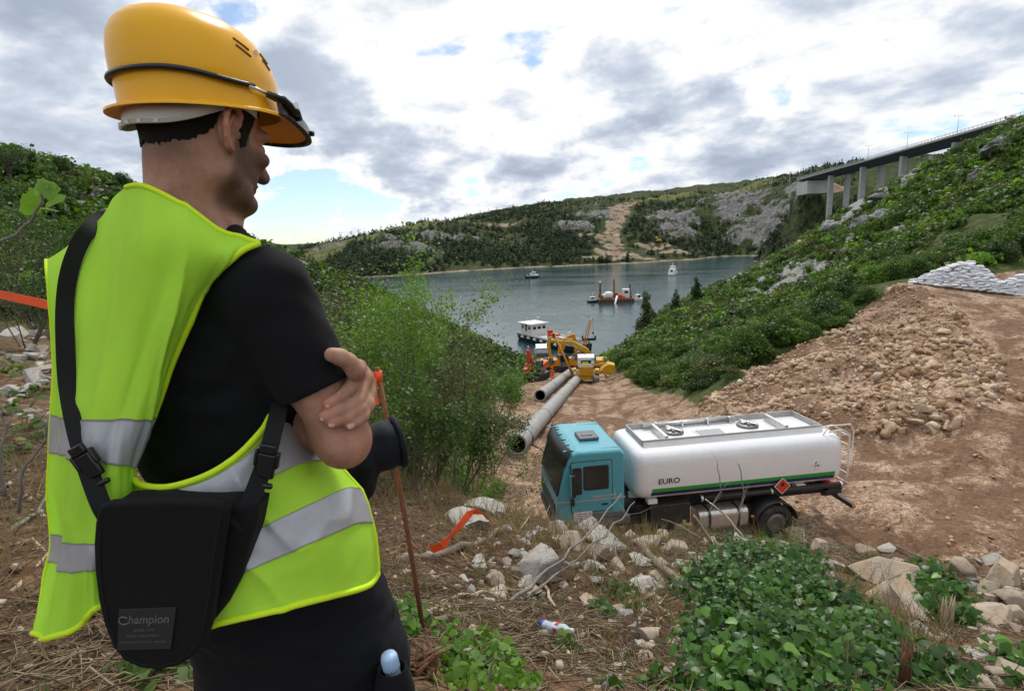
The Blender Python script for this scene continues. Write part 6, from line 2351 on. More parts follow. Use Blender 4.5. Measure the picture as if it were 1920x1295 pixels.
mb = MB(); mb.lathe([(.0345, -.015), (.0346, .035)], 20, M=Matrix.Scale(.76, 4, (1, 0, 0))); mb.build('label_band', simple('bottle_label', (.55, .65, .8), .4, var=.2, scale=40), bo)
mb = MB(); mb.box((0, -.0352, .02), (.028, .002, .028)); mb.box((.0, .0352, .02), (.03, .002, .03)); mb.box((-.0275, 0, .02), (.002, .03, .03)); mb.build('red_mark', M['red_sign'], bo)
mb = MB(); mb.lathe([(.0, .156), (.015, .156), (.0155, .138), (.0, .138)], 14); mb.build('cap', simple('cap_white', (.7, .72, .75), .4), bo)
mb = MB(); mb.lathe([(0, -.152), (.03, -.152), (.037, -.13), (.0355, -.105)], 20, M=Matrix.Scale(.77, 4, (1, 0, 0))); mb.build('blue_base', M['blue_ink'], bo)

# ------------------------------------------------------------------ ivy on the bank
def ivy_leaf_mesh(seed):
    r = random.Random(seed)
    out = [(0, -.42), (.30, -.40), (.46, -.12), (.30, .06), (.22, .28), (0, .58), (-.22, .28), (-.30, .06), (-.46, -.12), (-.30, -.40)]
    vs_ = [(0, -.05, .0)] + [(x_ * (1 + r.uniform(-.08, .08)), y_, -.16 * abs(x_) - .10 * y_ * y_ + .02 * r.uniform(-1, 1)) for x_, y_ in out]
    fs_ = [(0, i, i + 1 if i < len(out) else 1) for i in range(1, len(out) + 1)]
    V = np.array(vs_, float); Fc = np.array(fs_, int)
    return V, Fc


IVL = [ivy_leaf_mesh(k) for k in range(4)]


def leaf_frames(C, N, tip):
    n_ = N / np.linalg.norm(N, axis=1, keepdims=True)
    t_ = tip - (tip * n_).sum(1, keepdims=True) * n_
    t_ /= np.linalg.norm(t_, axis=1, keepdims=True) + 1e-9
    x_ = np.cross(t_, n_)
    return x_, t_, n_


def big_leaves(C, N, size, protos, tint, seed):
    r = np.random.default_rng(seed)
    x_, t_, n_ = leaf_frames(C, N, r.normal(size=C.shape) * .7 + np.array([0, -.5, -.5]))
    Vs, Fs, Ts = [], [], []
    off = 0
    for k, (V, Fc) in enumerate(protos):
        sel = np.where(np.arange(len(C)) % len(protos) == k)[0]
        W_ = (V[None, :, 0:1] * x_[sel][:, None] + V[None, :, 1:2] * t_[sel][:, None] + V[None, :, 2:3] * n_[sel][:, None]) * size[sel][:, None, None] + C[sel][:, None]
        Vs.append(W_.reshape(-1, 3))
        Fs.append((Fc[None] + (np.arange(len(sel)) * len(V))[:, None, None] + off).reshape(-1, 3))
        Ts.append(np.repeat(tint[sel], len(Fc)))
        off += len(sel) * len(V)
    return np.concatenate(Vs), np.concatenate(Fs), np.concatenate(Ts)


def leafy_plant(name, lobes_px, n, size, label, cat, mat, seed, n_own=0, protos=IVL, group=None, sway=.0):
    """lobes measured as (u, v, distance offset, radius px); leaves cover the lobes like shingles"""
    r = np.random.default_rng(seed)
    L = []
    for u, v, dy, rp_ in lobes_px:
        g = Gv(u, v)
        d = g.y
        c = P(u, v, d + dy)
        rad = rp_ / FPX * d * 1.05
        L.append((c.x, c.y, c.z, rad, rad * .9, rad * .8))
    L = np.array(L)
    w = L[:, 3] ** 2
    k = r.choice(len(L), n, p=w / w.sum())
    d = r.normal(size=(n, 3)); d /= np.linalg.norm(d, axis=1, keepdims=True)
    d[:, 2] = np.where(r.random(n) < .7, np.abs(d[:, 2]), d[:, 2])
    q = .35 + .72 * r.random(n) ** .55
    C = L[k, :3] + d * L[k, 3:6] * q[:, None]
    C += r.normal(size=C.shape) * size * .6
    C[:, 2] = np.maximum(C[:, 2], height(C[:, 0], C[:, 1]) + .02)
    N = d * .55 + r.normal(size=(n, 3)) * .45 + np.array([0, -.25, .75])
    sz = size * (.4 + 1.05 * r.random(n) ** 1.6)
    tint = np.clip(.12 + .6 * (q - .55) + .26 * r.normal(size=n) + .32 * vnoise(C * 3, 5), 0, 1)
    root_c = Vector(L[:, :3].mean(0)); root_c.z = hz(root_c.x, root_c.y)
    o = empty(name, root_c, label=label, cat=cat, group=group)
    camd = np.linalg.norm(C, axis=1)
    order = np.argsort(camd / (sz + 1e-6) + r.random(n) * 2 - q * 14)
    own = order[:n_own]; rest = order[n_own:]
    pm = [mesh_np('leaf', V, Fc, [mat], False, fattr={'tint': np.full(len(Fc), .08 + .24 * j)}) for j, (V, Fc) in enumerate(protos)]
    x_, t_, n_ = leaf_frames(C, N, r.normal(size=C.shape) * .7 + np.array([0, -.5, -.5]))
    for i in own:
        Mx = Matrix(((x_[i][0], t_[i][0], n_[i][0], C[i][0] - root_c.x), (x_[i][1], t_[i][1], n_[i][1], C[i][1] - root_c.y), (x_[i][2], t_[i][2], n_[i][2], C[i][2] - root_c.z), (0, 0, 0, 1))) @ Matrix.Scale(sz[i], 4)
        lf = bpy.data.objects.new('leaf', pm[int(r.integers(len(pm)))])
        COL.objects.link(lf)
        lf.parent = o
        lf.matrix_basis = Mx
    V, Fc, T_ = big_leaves(C[rest] - np.array(root_c), N[rest], sz[rest], protos, tint[rest], seed)
    link('foliage', mesh_np('foliage', V, Fc, [mat], False, fattr={'tint': T_}), o, kind='stuff')
    segs = []
    for j in range(len(L)):
        for _ in range(5):
            e_ = L[j, :3] + r.normal(size=3) * L[j, 3:6] * .6
            s_ = np.array([L[j, 0] + r.normal() * .1, L[j, 1] + r.normal() * .1, 0]); s_[2] = hz(s_[0], s_[1])
            m_ = (s_ + e_) / 2 + r.normal(size=3) * .04
            segs += [(s_ - np.array(root_c), m_ - np.array(root_c), .008, .006), (m_ - np.array(root_c), e_ - np.array(root_c), .006, .003)]
    V, Fc = twig_mesh(segs, 4)
    link('stem', mesh_np('stem', V, Fc, [M['bark']], True), o, kind='stuff')
    return o


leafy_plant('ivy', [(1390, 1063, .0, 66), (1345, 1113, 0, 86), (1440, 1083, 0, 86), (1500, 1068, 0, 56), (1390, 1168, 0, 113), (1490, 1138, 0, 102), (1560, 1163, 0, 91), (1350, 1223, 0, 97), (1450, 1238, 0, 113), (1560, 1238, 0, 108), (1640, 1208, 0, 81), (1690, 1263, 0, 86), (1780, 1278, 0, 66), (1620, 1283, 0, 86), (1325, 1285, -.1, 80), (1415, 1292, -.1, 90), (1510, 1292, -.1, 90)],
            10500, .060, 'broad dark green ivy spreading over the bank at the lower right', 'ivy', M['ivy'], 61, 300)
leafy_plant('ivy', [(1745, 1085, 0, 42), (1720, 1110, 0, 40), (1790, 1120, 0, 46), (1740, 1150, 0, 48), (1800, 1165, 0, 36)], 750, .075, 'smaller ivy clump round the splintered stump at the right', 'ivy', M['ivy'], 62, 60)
leafy_plant('leafy_weed', [(900, 1215, 0, 40), (860, 1250, 0, 48), (930, 1260, 0, 55), (880, 1290, 0, 50), (975, 1288, 0, 40), (845, 1195, 0, 24)], 560, .052, 'light green leafy weed at the bottom beside the torn root', 'plant', M['leaf_bright'], 63, 60)
leafy_plant('leafy_weed', [(760, 1150, 0, 26), (755, 1185, 0, 28), (790, 1170, 0, 20)], 260, .05, 'small green weed at the foot of the rusty rod', 'plant', M['leaf_bright'], 64, 20)
leafy_plant('leafy_weed', [(1165, 1115, 0, 28), (1130, 1150, 0, 24), (1190, 1140, 0, 20)], 200, .06, 'pale green weed above the large pale angular stone', 'plant', M['leaf_mid'], 65, 20)
leafy_plant('leafy_weed', [(1480, 985, -1.2, 22), (1490, 965, -1.2, 18), (1500, 1000, -1.2, 26), (1470, 1005, -1.2, 20)], 260, .05, 'small green shrub standing in front of the rear wheel', 'plant', M['leaf_mid'], 66, 0)
leafy_plant('leafy_weed', [(295, 1262, 0, 26), (330, 1250, 0, 20), (270, 1275, 0, 20)], 60, .10, 'broad leaved green weed on the ground below the bag', 'plant', M['leaf_mid'], 67, 20)
leafy_plant('leafy_weed', [(25, 700, 0, 36), (60, 740, 0, 32), (15, 770, 0, 36), (60, 800, 0, 30), (30, 850, 0, 34), (75, 830, 0, 26)], 170, .11, 'broad leaved green shoots among the stones at the left edge', 'plant', M['leaf_mid'], 68, 30)
leafy_plant('leafy_weed', [(170, 1160, 0, 20), (190, 1140, 0, 16)], 50, .06, 'small weed behind the bottom corner of the vest', 'plant', M['leaf_mid'], 69, 0)
leafy_plant('leafy_weed', [(1225, 1290, 0, 26), (1150, 1290, 0, 20), (1060, 1210, -.1, 14)], 130, .05, 'sparse green weed left of the ivy at the bottom edge', 'plant', M['leaf_mid'], 70, 0)
leafy_plant('leafy_weed', [(1900, 1240, -.2, 26), (1880, 1225, -.2, 20), (1910, 1270, -.2, 24)], 70, .09, 'ivy shoot hanging into the picture at the right edge', 'plant', M['ivy'], 71, 0)


# ------------------------------------------------------------------ shrubs close by, left of the track
def near_shrub(name, u, v, h, w, n, label, mat, seed, leaf=.045, depth_=3, yd=None, cat='shrub', lean=(0, 0)):
    g = Gv(u, v) if yd is None else Vector((P(u, v, yd).x, yd, hz(P(u, v, yd).x, yd)))
    o = empty(name, g, label=label, cat=cat)
    segs, tips = [], []
    r = random.Random(seed)
    for k in range(6):
        a_ = r.random() * 6.28
        sg, tp2 = branch_tree((0.08 * math.cos(a_), .08 * math.sin(a_), -.1), (math.cos(a_) * .5 * w / h + lean[0], math.sin(a_) * .5 * w / h + lean[1], 1), h * r.uniform(.5, .68), .012 * h ** .5 + .006, depth_, .75, seed * 7 + k, .3, 2)
        segs += sg; tips += tp2
    V, Fc = twig_mesh(segs, 4)
    link('stem', mesh_np('stem', V, Fc, [M['bark']], False), o)
    tips = np.array(tips)
    rg = np.random.default_rng(seed)
    # leaves sit along the outer twigs
    sg_ = np.array([(s_[0], s_[1]) for s_ in segs if s_[2] < .012 * h ** .5])
    k = rg.integers(len(sg_), size=n)
    tt = rg.random((n, 1))
    C = sg_[k, 0] * (1 - tt) + sg_[k, 1] * tt + rg.normal(size=(n, 3)) * leaf * 1.5
    C[:, 2] = np.maximum(C[:, 2], .02)
    N = rg.normal(size=(n, 3)) * .7 + np.array([0, -.2, .8])
    N /= np.linalg.norm(N, axis=1, keepdims=True)
    V, Fc = leaf_quads(C, N, leaf * (.6 + .8 * rg.random(n)), .55)
    tint = np.clip(.3 + .22 * rg.normal(size=n) + .25 * vnoise(C * 2.0, seed), 0, 1)
    link('foliage', mesh_np('foliage', V, Fc, [mat], False, fattr={'tint': tint}), o)
    return o


near_shrub('sapling', 775, 905, 2.9, .8, 7000, 'tall slender sapling with bright green crown in front of the water', M['leaf_bright'], 5, .06, 3, yd=9.5, cat='sapling')
NS = [(700, 780, 11, 2.6, 2.4, 'leaf_mid', 'bushy shrub just right of the person\'s folded arms'), (860, 850, 12.5, 2.3, 2.2, 'leaf_mid', 'airy green shrub hanging over the left edge of the track'), (800, 880, 9, 2.1, 1.8, 'leaf_olive', 'green shrub behind the rusty rod'),
      (915, 770, 21, 2.2, 2.2, 'leaf_dark', 'green shrub at the track edge left of the near pipe'), (640, 700, 14, 3.0, 2.6, 'leaf_olive', 'olive green shrub behind the gripping hand'), (900, 720, 26, 3.2, 3.0, 'leaf_bright', 'light green shrub at the bend of the track edge'),
      (740, 720, 17, 3.4, 3.0, 'leaf_dark', 'tall green shrub below the sapling crown'), (820, 700, 22, 3.6, 3.2, 'leaf_dark', 'rounded green shrub left of the light green one'), (670, 640, 21, 3.2, 3.0, 'leaf_olive', 'olive shrub with thin twigs behind the shoulder'),
      (600, 640, 19, 3.0, 2.8, 'leaf_mid', 'green shrub beside the black sleeve'), (850, 950, 8.4, 1.1, 1.2, 'leaf_mid', 'low green shrub above the low grey boulder'), (770, 960, 7.0, 1.2, 1.2, 'leaf_mid', 'low green shrub touching the rusty rod'), (945, 720, 36, 2.2, 2.4, 'leaf_dark', 'green shrub hanging over the track before the red excavator'),
      (880, 800, 16, 1.6, 2.0, 'leaf_bright', 'low bright shrub with yellow flowers by the track'), (690, 560, 34, 3.6, 3.4, 'leaf_mid', 'dark rounded shrub below the crags'), (590, 560, 30, 3.4, 3.2, 'leaf_mid', 'shrub seen just above the black sleeve'), (780, 600, 40, 3.6, 3.6, 'leaf_mid', 'broad shrub behind the sapling'),
      (60, 520, 17, 3.2, 3.0, 'leaf_dark', 'dark shrub at the left above the orange tape'), (10, 480, 19, 3.6, 3.2, 'leaf_mid', 'green shrub cut by the left edge'), (110, 440, 26, 3.6, 3.2, 'leaf_mid', 'green shrub behind the left shoulder'), (30, 560, 13, 1.6, 2.2, 'leaf_dark', 'low dark shrub under the orange tape'), (200, 400, 34, 3.4, 3.0, 'leaf_mid', 'shrub on the skyline behind the vest collar')]
for i, (u, v, yd, h_, w_, mt, lab) in enumerate(NS):
    near_shrub('shrub', u, v, h_, w_, int(3800 if yd < 12 else 3600), lab, M[mt], 20 + i, .058 if yd < 14 else (.085 if yd < 24 else .115), 3, yd=yd)
# young fig shoot at the left
g0 = [(-20, 460, 2.0), (30, 440, 2.0), (62, 408, 2.0), (78, 375, 2.0), (80, 358, 2.0)]
fg = stick(g0, .006, .004, T, 'young fig shoot with bright leaves at its tip reaching in from the left', 'fig_shoot', 'fig shoot')
FIG = [ivy_leaf_mesh(k + 9) for k in range(3)]
C = np.array([P(84, 350, 2.0), P(62, 372, 2.02), P(100, 375, 1.98), P(55, 385, 2.03), P(92, 358, 1.99), P(75, 350, 2.0), P(86, 390, 2.02)])
V, Fc, T_ = big_leaves(C, np.array([[0, -.8, .5]] * 7) + rng.normal(size=(7, 3)) * .35, np.full(7, .075), FIG, np.full(7, .8), 4)
link('leaf', mesh_np('leaf', V, Fc, [M['leaf_bright']], False, fattr={'tint': T_}), fg)
# a dark pine by the right shore and trees on the skylines
for i, (u, v, yd, sc, lab) in enumerate([(1213, 612, 140, 1.35, 'reddish dark pine standing at the water on the right shore'), (1268, 600, 150, 1.0, 'dark pine just right of the reddish pine'), (1305, 585, 160, .95, 'dark pine at the right end of the shoreline trees')]):
    p = P(u, v, yd)
    o = far_pine(p.x, p.y, hz(p.x, p.y), sc, i, i * 2.0, lab, None)
    q_ = pine_leaf(1500, .5, 30 + i, 1.0)
    o.children[0].data = mesh_np('pine_crown', q_[0], q_[1], [M['leaf_dark'] if i else M['leaf_olive']], False, fattr={'tint': q_[2] * .6})
for i, (u, v, yd, s_, lab) in enumerate([(20, 350, 50, 3.0, 'spreading dark tree on the skyline at the left edge'), (1800, 262, 118, 2.6, 'round dark tree standing in front of the bridge railing'), (100, 375, 52, 1.6, 'small dark tree on the skyline above the crags'), (130, 380, 56, 2.0, 'dark conifer like tree left of the vest collar'), (225, 378, 60, 2.0, 'thin tree touching the vest collar on the skyline')]):
    p = P(u, v, yd)
    gz_ = hz(p.x, p.y)
    o = empty('tree', (p.x, p.y, gz_ - .2), label=lab, cat='tree')
    segs, tips = branch_tree((0, 0, 0), (0.05, 0, 1), s_ * .62, .05 * s_, 3, .9, 80 + i, .2, 3)
    V, Fc = twig_mesh(segs, 5)
    link('trunk', mesh_np('trunk', V, Fc, [M['bark']], False), o)
    tp2 = np.array(tips)
    rg = np.random.default_rng(i)
    nn = 2600
    C = tp2[rg.integers(len(tp2), size=nn)] + rg.normal(size=(nn, 3)) * s_ * .09
    N = rg.normal(size=(nn, 3)); N /= np.linalg.norm(N, axis=1, keepdims=True)
    V, Fc = leaf_quads(C, N, .11 * (.6 + .8 * rg.random(nn)), .6)
    link('crown', mesh_np('crown', V, Fc, [M['leaf_dark']], False, fattr={'tint': np.clip(.4 + .2 * rg.normal(size=nn), 0, 1)}), o)
# grass and flowers along the edges
def tufts(name, n, cond, seed, L, lab, mat, q0, q1, a0, a1, w=.006):
    r = np.random.default_rng(seed)
    a = np.radians(r.uniform(a0, a1, n)); q = np.sqrt(r.uniform(q0 ** 2, q1 ** 2, n))
    x = q * np.sin(a); y = q * np.cos(a)
    ok = cond(x, y) & (r.random(n) < np.clip(.5 + .9 * vnoise(np.stack([x, y], 1) * .3, seed), .05, 1))
    x, y = x[ok], y[ok]
    m_ = 9
    X = np.repeat(x, m_) + r.normal(size=len(x) * m_) * L * .25; Y = np.repeat(y, m_) + r.normal(size=len(x) * m_) * L * .25
    z = height(X, Y)
    b = np.stack([X, Y, z - .02], 1)
    ln = L * (.5 + .8 * r.random(len(X)))
    tp2 = b + np.stack([r.normal(size=len(X)) * ln * .4, r.normal(size=len(X)) * ln * .4, ln], 1)
    sd = r.normal(size=(len(X), 3)); sd[:, 2] = 0; sd /= np.linalg.norm(sd, axis=1, keepdims=True)
    V = np.stack([b - sd * w * L * 3, b + sd * w * L * 3, tp2], 1).reshape(-1, 3)
    Fc = np.arange(len(V)).reshape(-1, 3)
    me_ = mesh_np(name, V, Fc, [mat], False, fattr={'tint': np.repeat(np.clip(.5 + .25 * r.normal(size=len(x)), 0, 1), m_)})
    link(name, me_, label=lab, cat='grass', kind='stuff')


offtrack = lambda x, y: (track_mask(x, y) < .25) & (rubble_mask(x, y) < .2)
tufts('grass', 9000, offtrack, 31, .38, 'rough green grass between the bushes', M['leaf_mid'], 24, 110, -48, 48, .03)
tufts('dry_grass', 1500, offtrack, 32, .3, 'dry pale grass on the bank in front', M['dry_grass'], 3, 9, -48, 40, .006)
tufts('bank_grass', 700, offtrack, 33, .22, 'thin green grass on the bank in front', M['leaf_mid'], 2, 8, -48, 40, .006)

# ------------------------------------------------------------------ the man in front: implicit surfaces turned into meshes
class Field:
    def __init__(self, xs, ys, zs):
        self.xs, self.ys, self.zs = [np.asarray(a, np.float32) for a in (xs, ys, zs)]
        self.F = np.full((len(xs), len(ys), len(zs)), .5, np.float32)

    def sub(self, lo, hi):
        s = []
        for a, l, h in zip((self.xs, self.ys, self.zs), lo, hi):
            i0 = max(0, np.searchsorted(a, l) - 1); i1 = min(len(a), np.searchsorted(a, h) + 1)
            if i1 <= i0:
                return None, None
            s.append(slice(i0, i1))
        g = np.meshgrid(self.xs[s[0]], self.ys[s[1]], self.zs[s[2]], indexing='ij')
        return tuple(s), g

    def put(self, fn, lo, hi, k=.0, op='union', pad=.04):
        s, g = self.sub([l - pad for l in lo], [h + pad for h in hi])
        if s is None:
            return
        d = fn(*g).astype(np.float32)
        a = self.F[s]
        if op == 'union':
            if k > 0:
                h = np.clip(.5 + .5 * (a - d) / k, 0, 1)
                self.F[s] = a * (1 - h) + d * h - k * h * (1 - h)
            else:
                self.F[s] = np.minimum(a, d)
        elif op == 'cut':
            d = -d
            if k > 0:
                h = np.clip(.5 - .5 * (a - d) / k, 0, 1)
                self.F[s] = a * (1 - h) + d * h + k * h * (1 - h)
            else:
                self.F[s] = np.maximum(a, d)

    def cap(self, p0, p1, r0, r1=None, k=.01, op='union', fl=None):
        r1 = r0 if r1 is None else r1
        a, b = np.array(p0, float), np.array(p1, float)
        d = b - a
        L2 = max(1e-9, d @ d)
        m = max(r0, r1)

        def fn(x, y, z):
            t = np.clip(((x - a[0]) * d[0] + (y - a[1]) * d[1] + (z - a[2]) * d[2]) / L2, 0, 1)
            q = np.sqrt((x - a[0] - t * d[0]) ** 2 + (y - a[1] - t * d[1]) ** 2 + (z - a[2] - t * d[2]) ** 2)
            return q - (r0 + (r1 - r0) * t)
        self.put(fn, np.minimum(a, b) - m, np.maximum(a, b) + m, k, op)

    def chain(self, pts, rads, k=.008):
        for i in range(len(pts) - 1):
            self.cap(pts[i], pts[i + 1], rads[i], rads[i + 1], k)

    def ell(self, c, axes, rad, k=.01, op='union'):
        """ellipsoid; axes three unit vectors"""
        c = np.array(c, float)
        A = np.array([list(a) for a in axes], float)
        r = np.array(rad, float)
        m = r.max()

        def fn(x, y, z):
            dx, dy, dz_ = x - c[0], y - c[1], z - c[2]
            q = [(dx * A[i, 0] + dy * A[i, 1] + dz_ * A[i, 2]) for i in range(3)]
            k0 = np.sqrt(sum((q[i] / r[i]) ** 2 for i in range(3)))
            k1 = np.sqrt(sum((q[i] / r[i] ** 2) ** 2 for i in range(3))) + 1e-9
            return k0 * (k0 - 1) / k1
        self.put(fn, c - m, c + m, k, op)

    def nets(self):
        F = self.F
        ins = F < 0
        c = np.zeros(tuple(n - 1 for n in F.shape), np.uint8)
        for dx in (0, 1):
            for dy in (0, 1):
                for dz_ in (0, 1):
                    c += ins[dx:F.shape[0] - 1 + dx, dy:F.shape[1] - 1 + dy, dz_:F.shape[2] - 1 + dz_]
        act = (c > 0) & (c < 8)
        I = np.argwhere(act)
        idx = np.full(act.shape, -1, np.int32)
        idx[act] = np.arange(len(I))
        pos = np.zeros((len(I), 3)); cnt = np.zeros(len(I))
        ax = (self.xs, self.ys, self.zs)
        for e in range(3):
            o = [i for i in range(3) if i != e]
            for p in (0, 1):
                for q in (0, 1):
                    A0 = I.copy(); A0[:, o[0]] += p; A0[:, o[1]] += q
                    A1 = A0.copy(); A1[:, e] += 1
                    f0 = F[A0[:, 0], A0[:, 1], A0[:, 2]]; f1 = F[A1[:, 0], A1[:, 1], A1[:, 2]]
                    m = (f0 < 0) != (f1 < 0)
                    t = f0[m] / (f0[m] - f1[m])
                    w = np.zeros((m.sum(), 3))
                    for i in range(3):
                        w[:, i] = ax[i][A0[m, i]]
                    w[:, e] += t * (ax[e][A1[m, e]] - ax[e][A0[m, e]])
                    pos[m] += w; cnt[m] += 1
        pos /= cnt[:, None]
        quads = []
        for e in range(3):
            o = [i for i in range(3) if i != e]
            sl0 = [slice(1, -1)] * 3; sl0[e] = slice(0, -1)
            sl1 = [slice(1, -1)] * 3; sl1[e] = slice(1, None)
            a = ins[tuple(sl0)]; b = ins[tuple(sl1)]
            ch = np.argwhere(a != b)
            if not len(ch):
                continue
            fl = a[ch[:, 0], ch[:, 1], ch[:, 2]]
            base = ch.copy(); base[:, o[0]] += 1; base[:, o[1]] += 1
            q = []
            for p, r_ in ((0, 0), (1, 0), (1, 1), (0, 1)):
                v = base.copy(); v[:, o[0]] -= 1 - p; v[:, o[1]] -= 1 - r_
                q.append(idx[v[:, 0], v[:, 1], v[:, 2]])
            q = np.stack(q, 1)
            flip = fl if e != 1 else ~fl
            q[~flip] = q[~flip][:, ::-1]
            quads.append(q)
        return pos, np.concatenate(quads)


def relax(V, Fc, n=2, w=.5):
    E_ = np.concatenate([Fc[:, [0, 1]], Fc[:, [1, 2]], Fc[:, [2, 3]], Fc[:, [3, 0]]])
    for _ in range(n):
        S = np.zeros_like(V); C = np.zeros(len(V))
        np.add.at(S, E_[:, 0], V[E_[:, 1]]); np.add.at(S, E_[:, 1], V[E_[:, 0]])
        np.add.at(C, E_[:, 0], 1); np.add.at(C, E_[:, 1], 1)
        V = V * (1 - w) + w * S / np.maximum(C, 1)[:, None]
    return V


def axis_(lo, hi, st):
    return np.arange(lo, hi + st, st)


# materials
def cloth(name, col, rough=.9, scale=900, bump=.25, var=.1, sheen=.02, big=6.0):
    m, t = new_mat(name)
    co = t.n('ShaderNodeTexCoord').outputs['Object']
    n1 = t.noise(co, big, 5.0, .6)
    c = t.ramp(n1, [(.3, tuple(x * (1 - var) for x in col)), (.7, tuple(min(1, x * (1 + var)) for x in col))])
    wv = t.n('ShaderNodeTexWave', {'Vector': co, 'Scale': scale / 6.28, 'Distortion': .4}, wave_type='BANDS', bands_direction='Z').outputs['Fac']
    h = t.m('ADD', t.m('MULTIPLY', wv, .3), t.noise(co, scale * .5, 2.0))
    bp = t.n('ShaderNodeBump', {'Strength': bump, 'Distance': .0008, 'Height': h}).outputs[0]
    finish(t, t.n('ShaderNodeBsdfPrincipled', {'Base Color': c, 'Roughness': rough, 'Specular IOR Level': .2, 'Sheen Weight': sheen, 'Sheen Roughness': .5, 'Normal': bp}).outputs[0])
    return m


def skin_mat():
    m, t = new_mat('skin')
    co = t.n('ShaderNodeTexCoord').outputs['Object']
    beard = t.n('ShaderNodeAttribute', attribute_name='beard').outputs['Fac']
    red = t.n('ShaderNodeAttribute', attribute_name='ruddy').outputs['Fac']
    n1 = t.noise(co, 28, 6.0, .65)
    base = t.ramp(n1, [(.3, (.29, .14, .088)), (.5, (.38, .20, .132)), (.7, (.46, .26, .175))])
    base = t.mix(t.m('MULTIPLY', red, .6), base, (.50, .19, .13))
    fine = t.noise(co, 700, 3.0, .6)
    bm = t.m('MULTIPLY', beard, t.m('ADD', .55, t.m('MULTIPLY', t.smooth(fine, .35, .65), .45)), clamp=True)
    base = t.mix(bm, base, (.055, .035, .025))
    h = t.m('ADD', t.noise(co, 420, 5.0, .65), t.m('MULTIPLY', fine, t.m('MULTIPLY', beard, 1.5)))
    bp = t.n('ShaderNodeBump', {'Strength': .5, 'Distance': .0014, 'Height': h}).outputs[0]
    finish(t, t.n('ShaderNodeBsdfPrincipled', {'Base Color': base, 'Roughness': .58, 'Specular IOR Level': .3, 'Subsurface Weight': .12, 'Subsurface Radius': (.02, .008, .004), 'Subsurface Scale': .25, 'Normal': bp}).outputs[0])
    return m


def vest_mat(name, col, trans=.35):
    m, t = new_mat(name)
    co = t.n('ShaderNodeTexCoord').outputs['Object']
    n1 = t.noise(t.v('MULTIPLY', co, (1, 1, .35)), 11, 4.0, .55)
    c = t.ramp(n1, [(.3, tuple(x * .93 for x in col)), (.7, tuple(min(1, x * 1.06) for x in col))])
    w1 = t.n('ShaderNodeTexWave', {'Vector': co, 'Scale': 95.0, 'Distortion': .6}, wave_type='BANDS', bands_direction='Z').outputs['Fac']
    w2 = t.n('ShaderNodeTexWave', {'Vector': co, 'Scale': 95.0, 'Distortion': .6}, wave_type='BANDS', bands_direction='X').outputs['Fac']
    bp = t.n('ShaderNodeBump', {'Strength': .12, 'Distance': .001, 'Height': t.m('ADD', w1, w2)}).outputs[0]
    d = t.n('ShaderNodeBsdfPrincipled', {'Base Color': c, 'Roughness': .75, 'Specular IOR Level': .25, 'Normal': bp})
    tr = t.n('ShaderNodeBsdfTranslucent', {'Color': c, 'Normal': bp})
    finish(t, t.n('ShaderNodeMixShader', {0: trans, 1: d.outputs[0], 2: tr.outputs[0]}).outputs[0])
    return m


M['skin'] = skin_mat()
M['tshirt'] = cloth('black_tshirt', (.0062, .0064, .0075), .9, 1200, .2)
M['trousers'] = cloth('dark_trousers', (.006, .0064, .0095), .85, 1400, .25)
M['jacket'] = cloth('navy_jacket', (.009, .0105, .017), .7, 1500, .2)
M['bag'] = cloth('black_canvas', (.0065, .0065, .007), .85, 1500, .5)
M['webbing'] = cloth('webbing', (.012, .012, .013), .8, 900, .6)
M['vest'] = vest_mat('hivis_vest', (.62, .98, .09), .42)
M['piping'] = vest_mat('vest_piping', (.70, .97, .03), .12)
M['reflect'] = simple('reflective_band', (.40, .41, .44), .42, .25, var=.08, scale=25)
M['helmet'] = simple('helmet_yellow', (.88, .44, .002), .30, var=.03, scale=7, dirt=(.5, .27, .02), dirt_amt=.03, coat=.15, spec=.3)
M['visor_orange'] = simple('helmet_underside', (.85, .28, .01), .45, var=.06)
M['headband'] = simple('headband_white', (.62, .61, .56), .5, var=.06, scale=20)
M['hair'] = simple('hair', (.012, .009, .007), .7, var=.4, scale=220, bump=.9, bscale=500, spec=.3)
M['gloss_black'] = simple('gloss_black', (.008, .008, .009), .28, var=.1)
M['label_ink'] = simple('label_ink', (.11, .11, .115), .7, var=.1)
M['label_patch'] = simple('label_patch', (.016, .016, .018), .75, var=.1)
M['cap_blue'] = simple('cap_blue', (.42, .58, .82), .4, var=.05)
M['eye'] = simple('eye_white', (.7, .68, .64), .2)

# ---- frames
MS = 1.12


def PM(u, v, y):
    """the man stands a little farther off than a first estimate: distances grow together"""
    return P(u, v, y * MS)


HC = PM(379, 258, .87)
HAZ = math.radians(28); HPI = math.radians(12)
hf = Vector((math.sin(HAZ) * math.cos(HPI), math.cos(HAZ) * math.cos(HPI), -math.sin(HPI)))
hr = Vector((math.cos(HAZ), -math.sin(HAZ), 0))
hu = hr.cross(hf)


def H(f, r, u):
    return HC + hf * f + hr * r + hu * u


def hl(V):
    """world points -> head coordinates (f, r, u)"""
    D = np.asarray(V) - np.array(HC)
    return D @ np.array(hf), D @ np.array(hr), D @ np.array(hu)


BAZ = math.radians(14)
bfv = Vector((math.sin(BAZ), math.cos(BAZ), 0)); brv = Vector((math.cos(BAZ), -math.sin(BAZ), 0))
SM = Vector((-.487, .885, -.012)) * MS
PV = Vector((-.405, .905, -.64)) * MS
RS = PM(501, 547, .81); LS = SM - brv * .175 + Vector((0, 0, -.03))
RE = PM(643, 820, .80)
RW = RE + Vector((-.17, .16, .02))
LE = LS + Vector((.02, .14, -.26)); LW = PM(664, 714, .89)
NECK0 = H(-.022, 0, -.05); NECK1 = SM + Vector((.03, .0, .02))

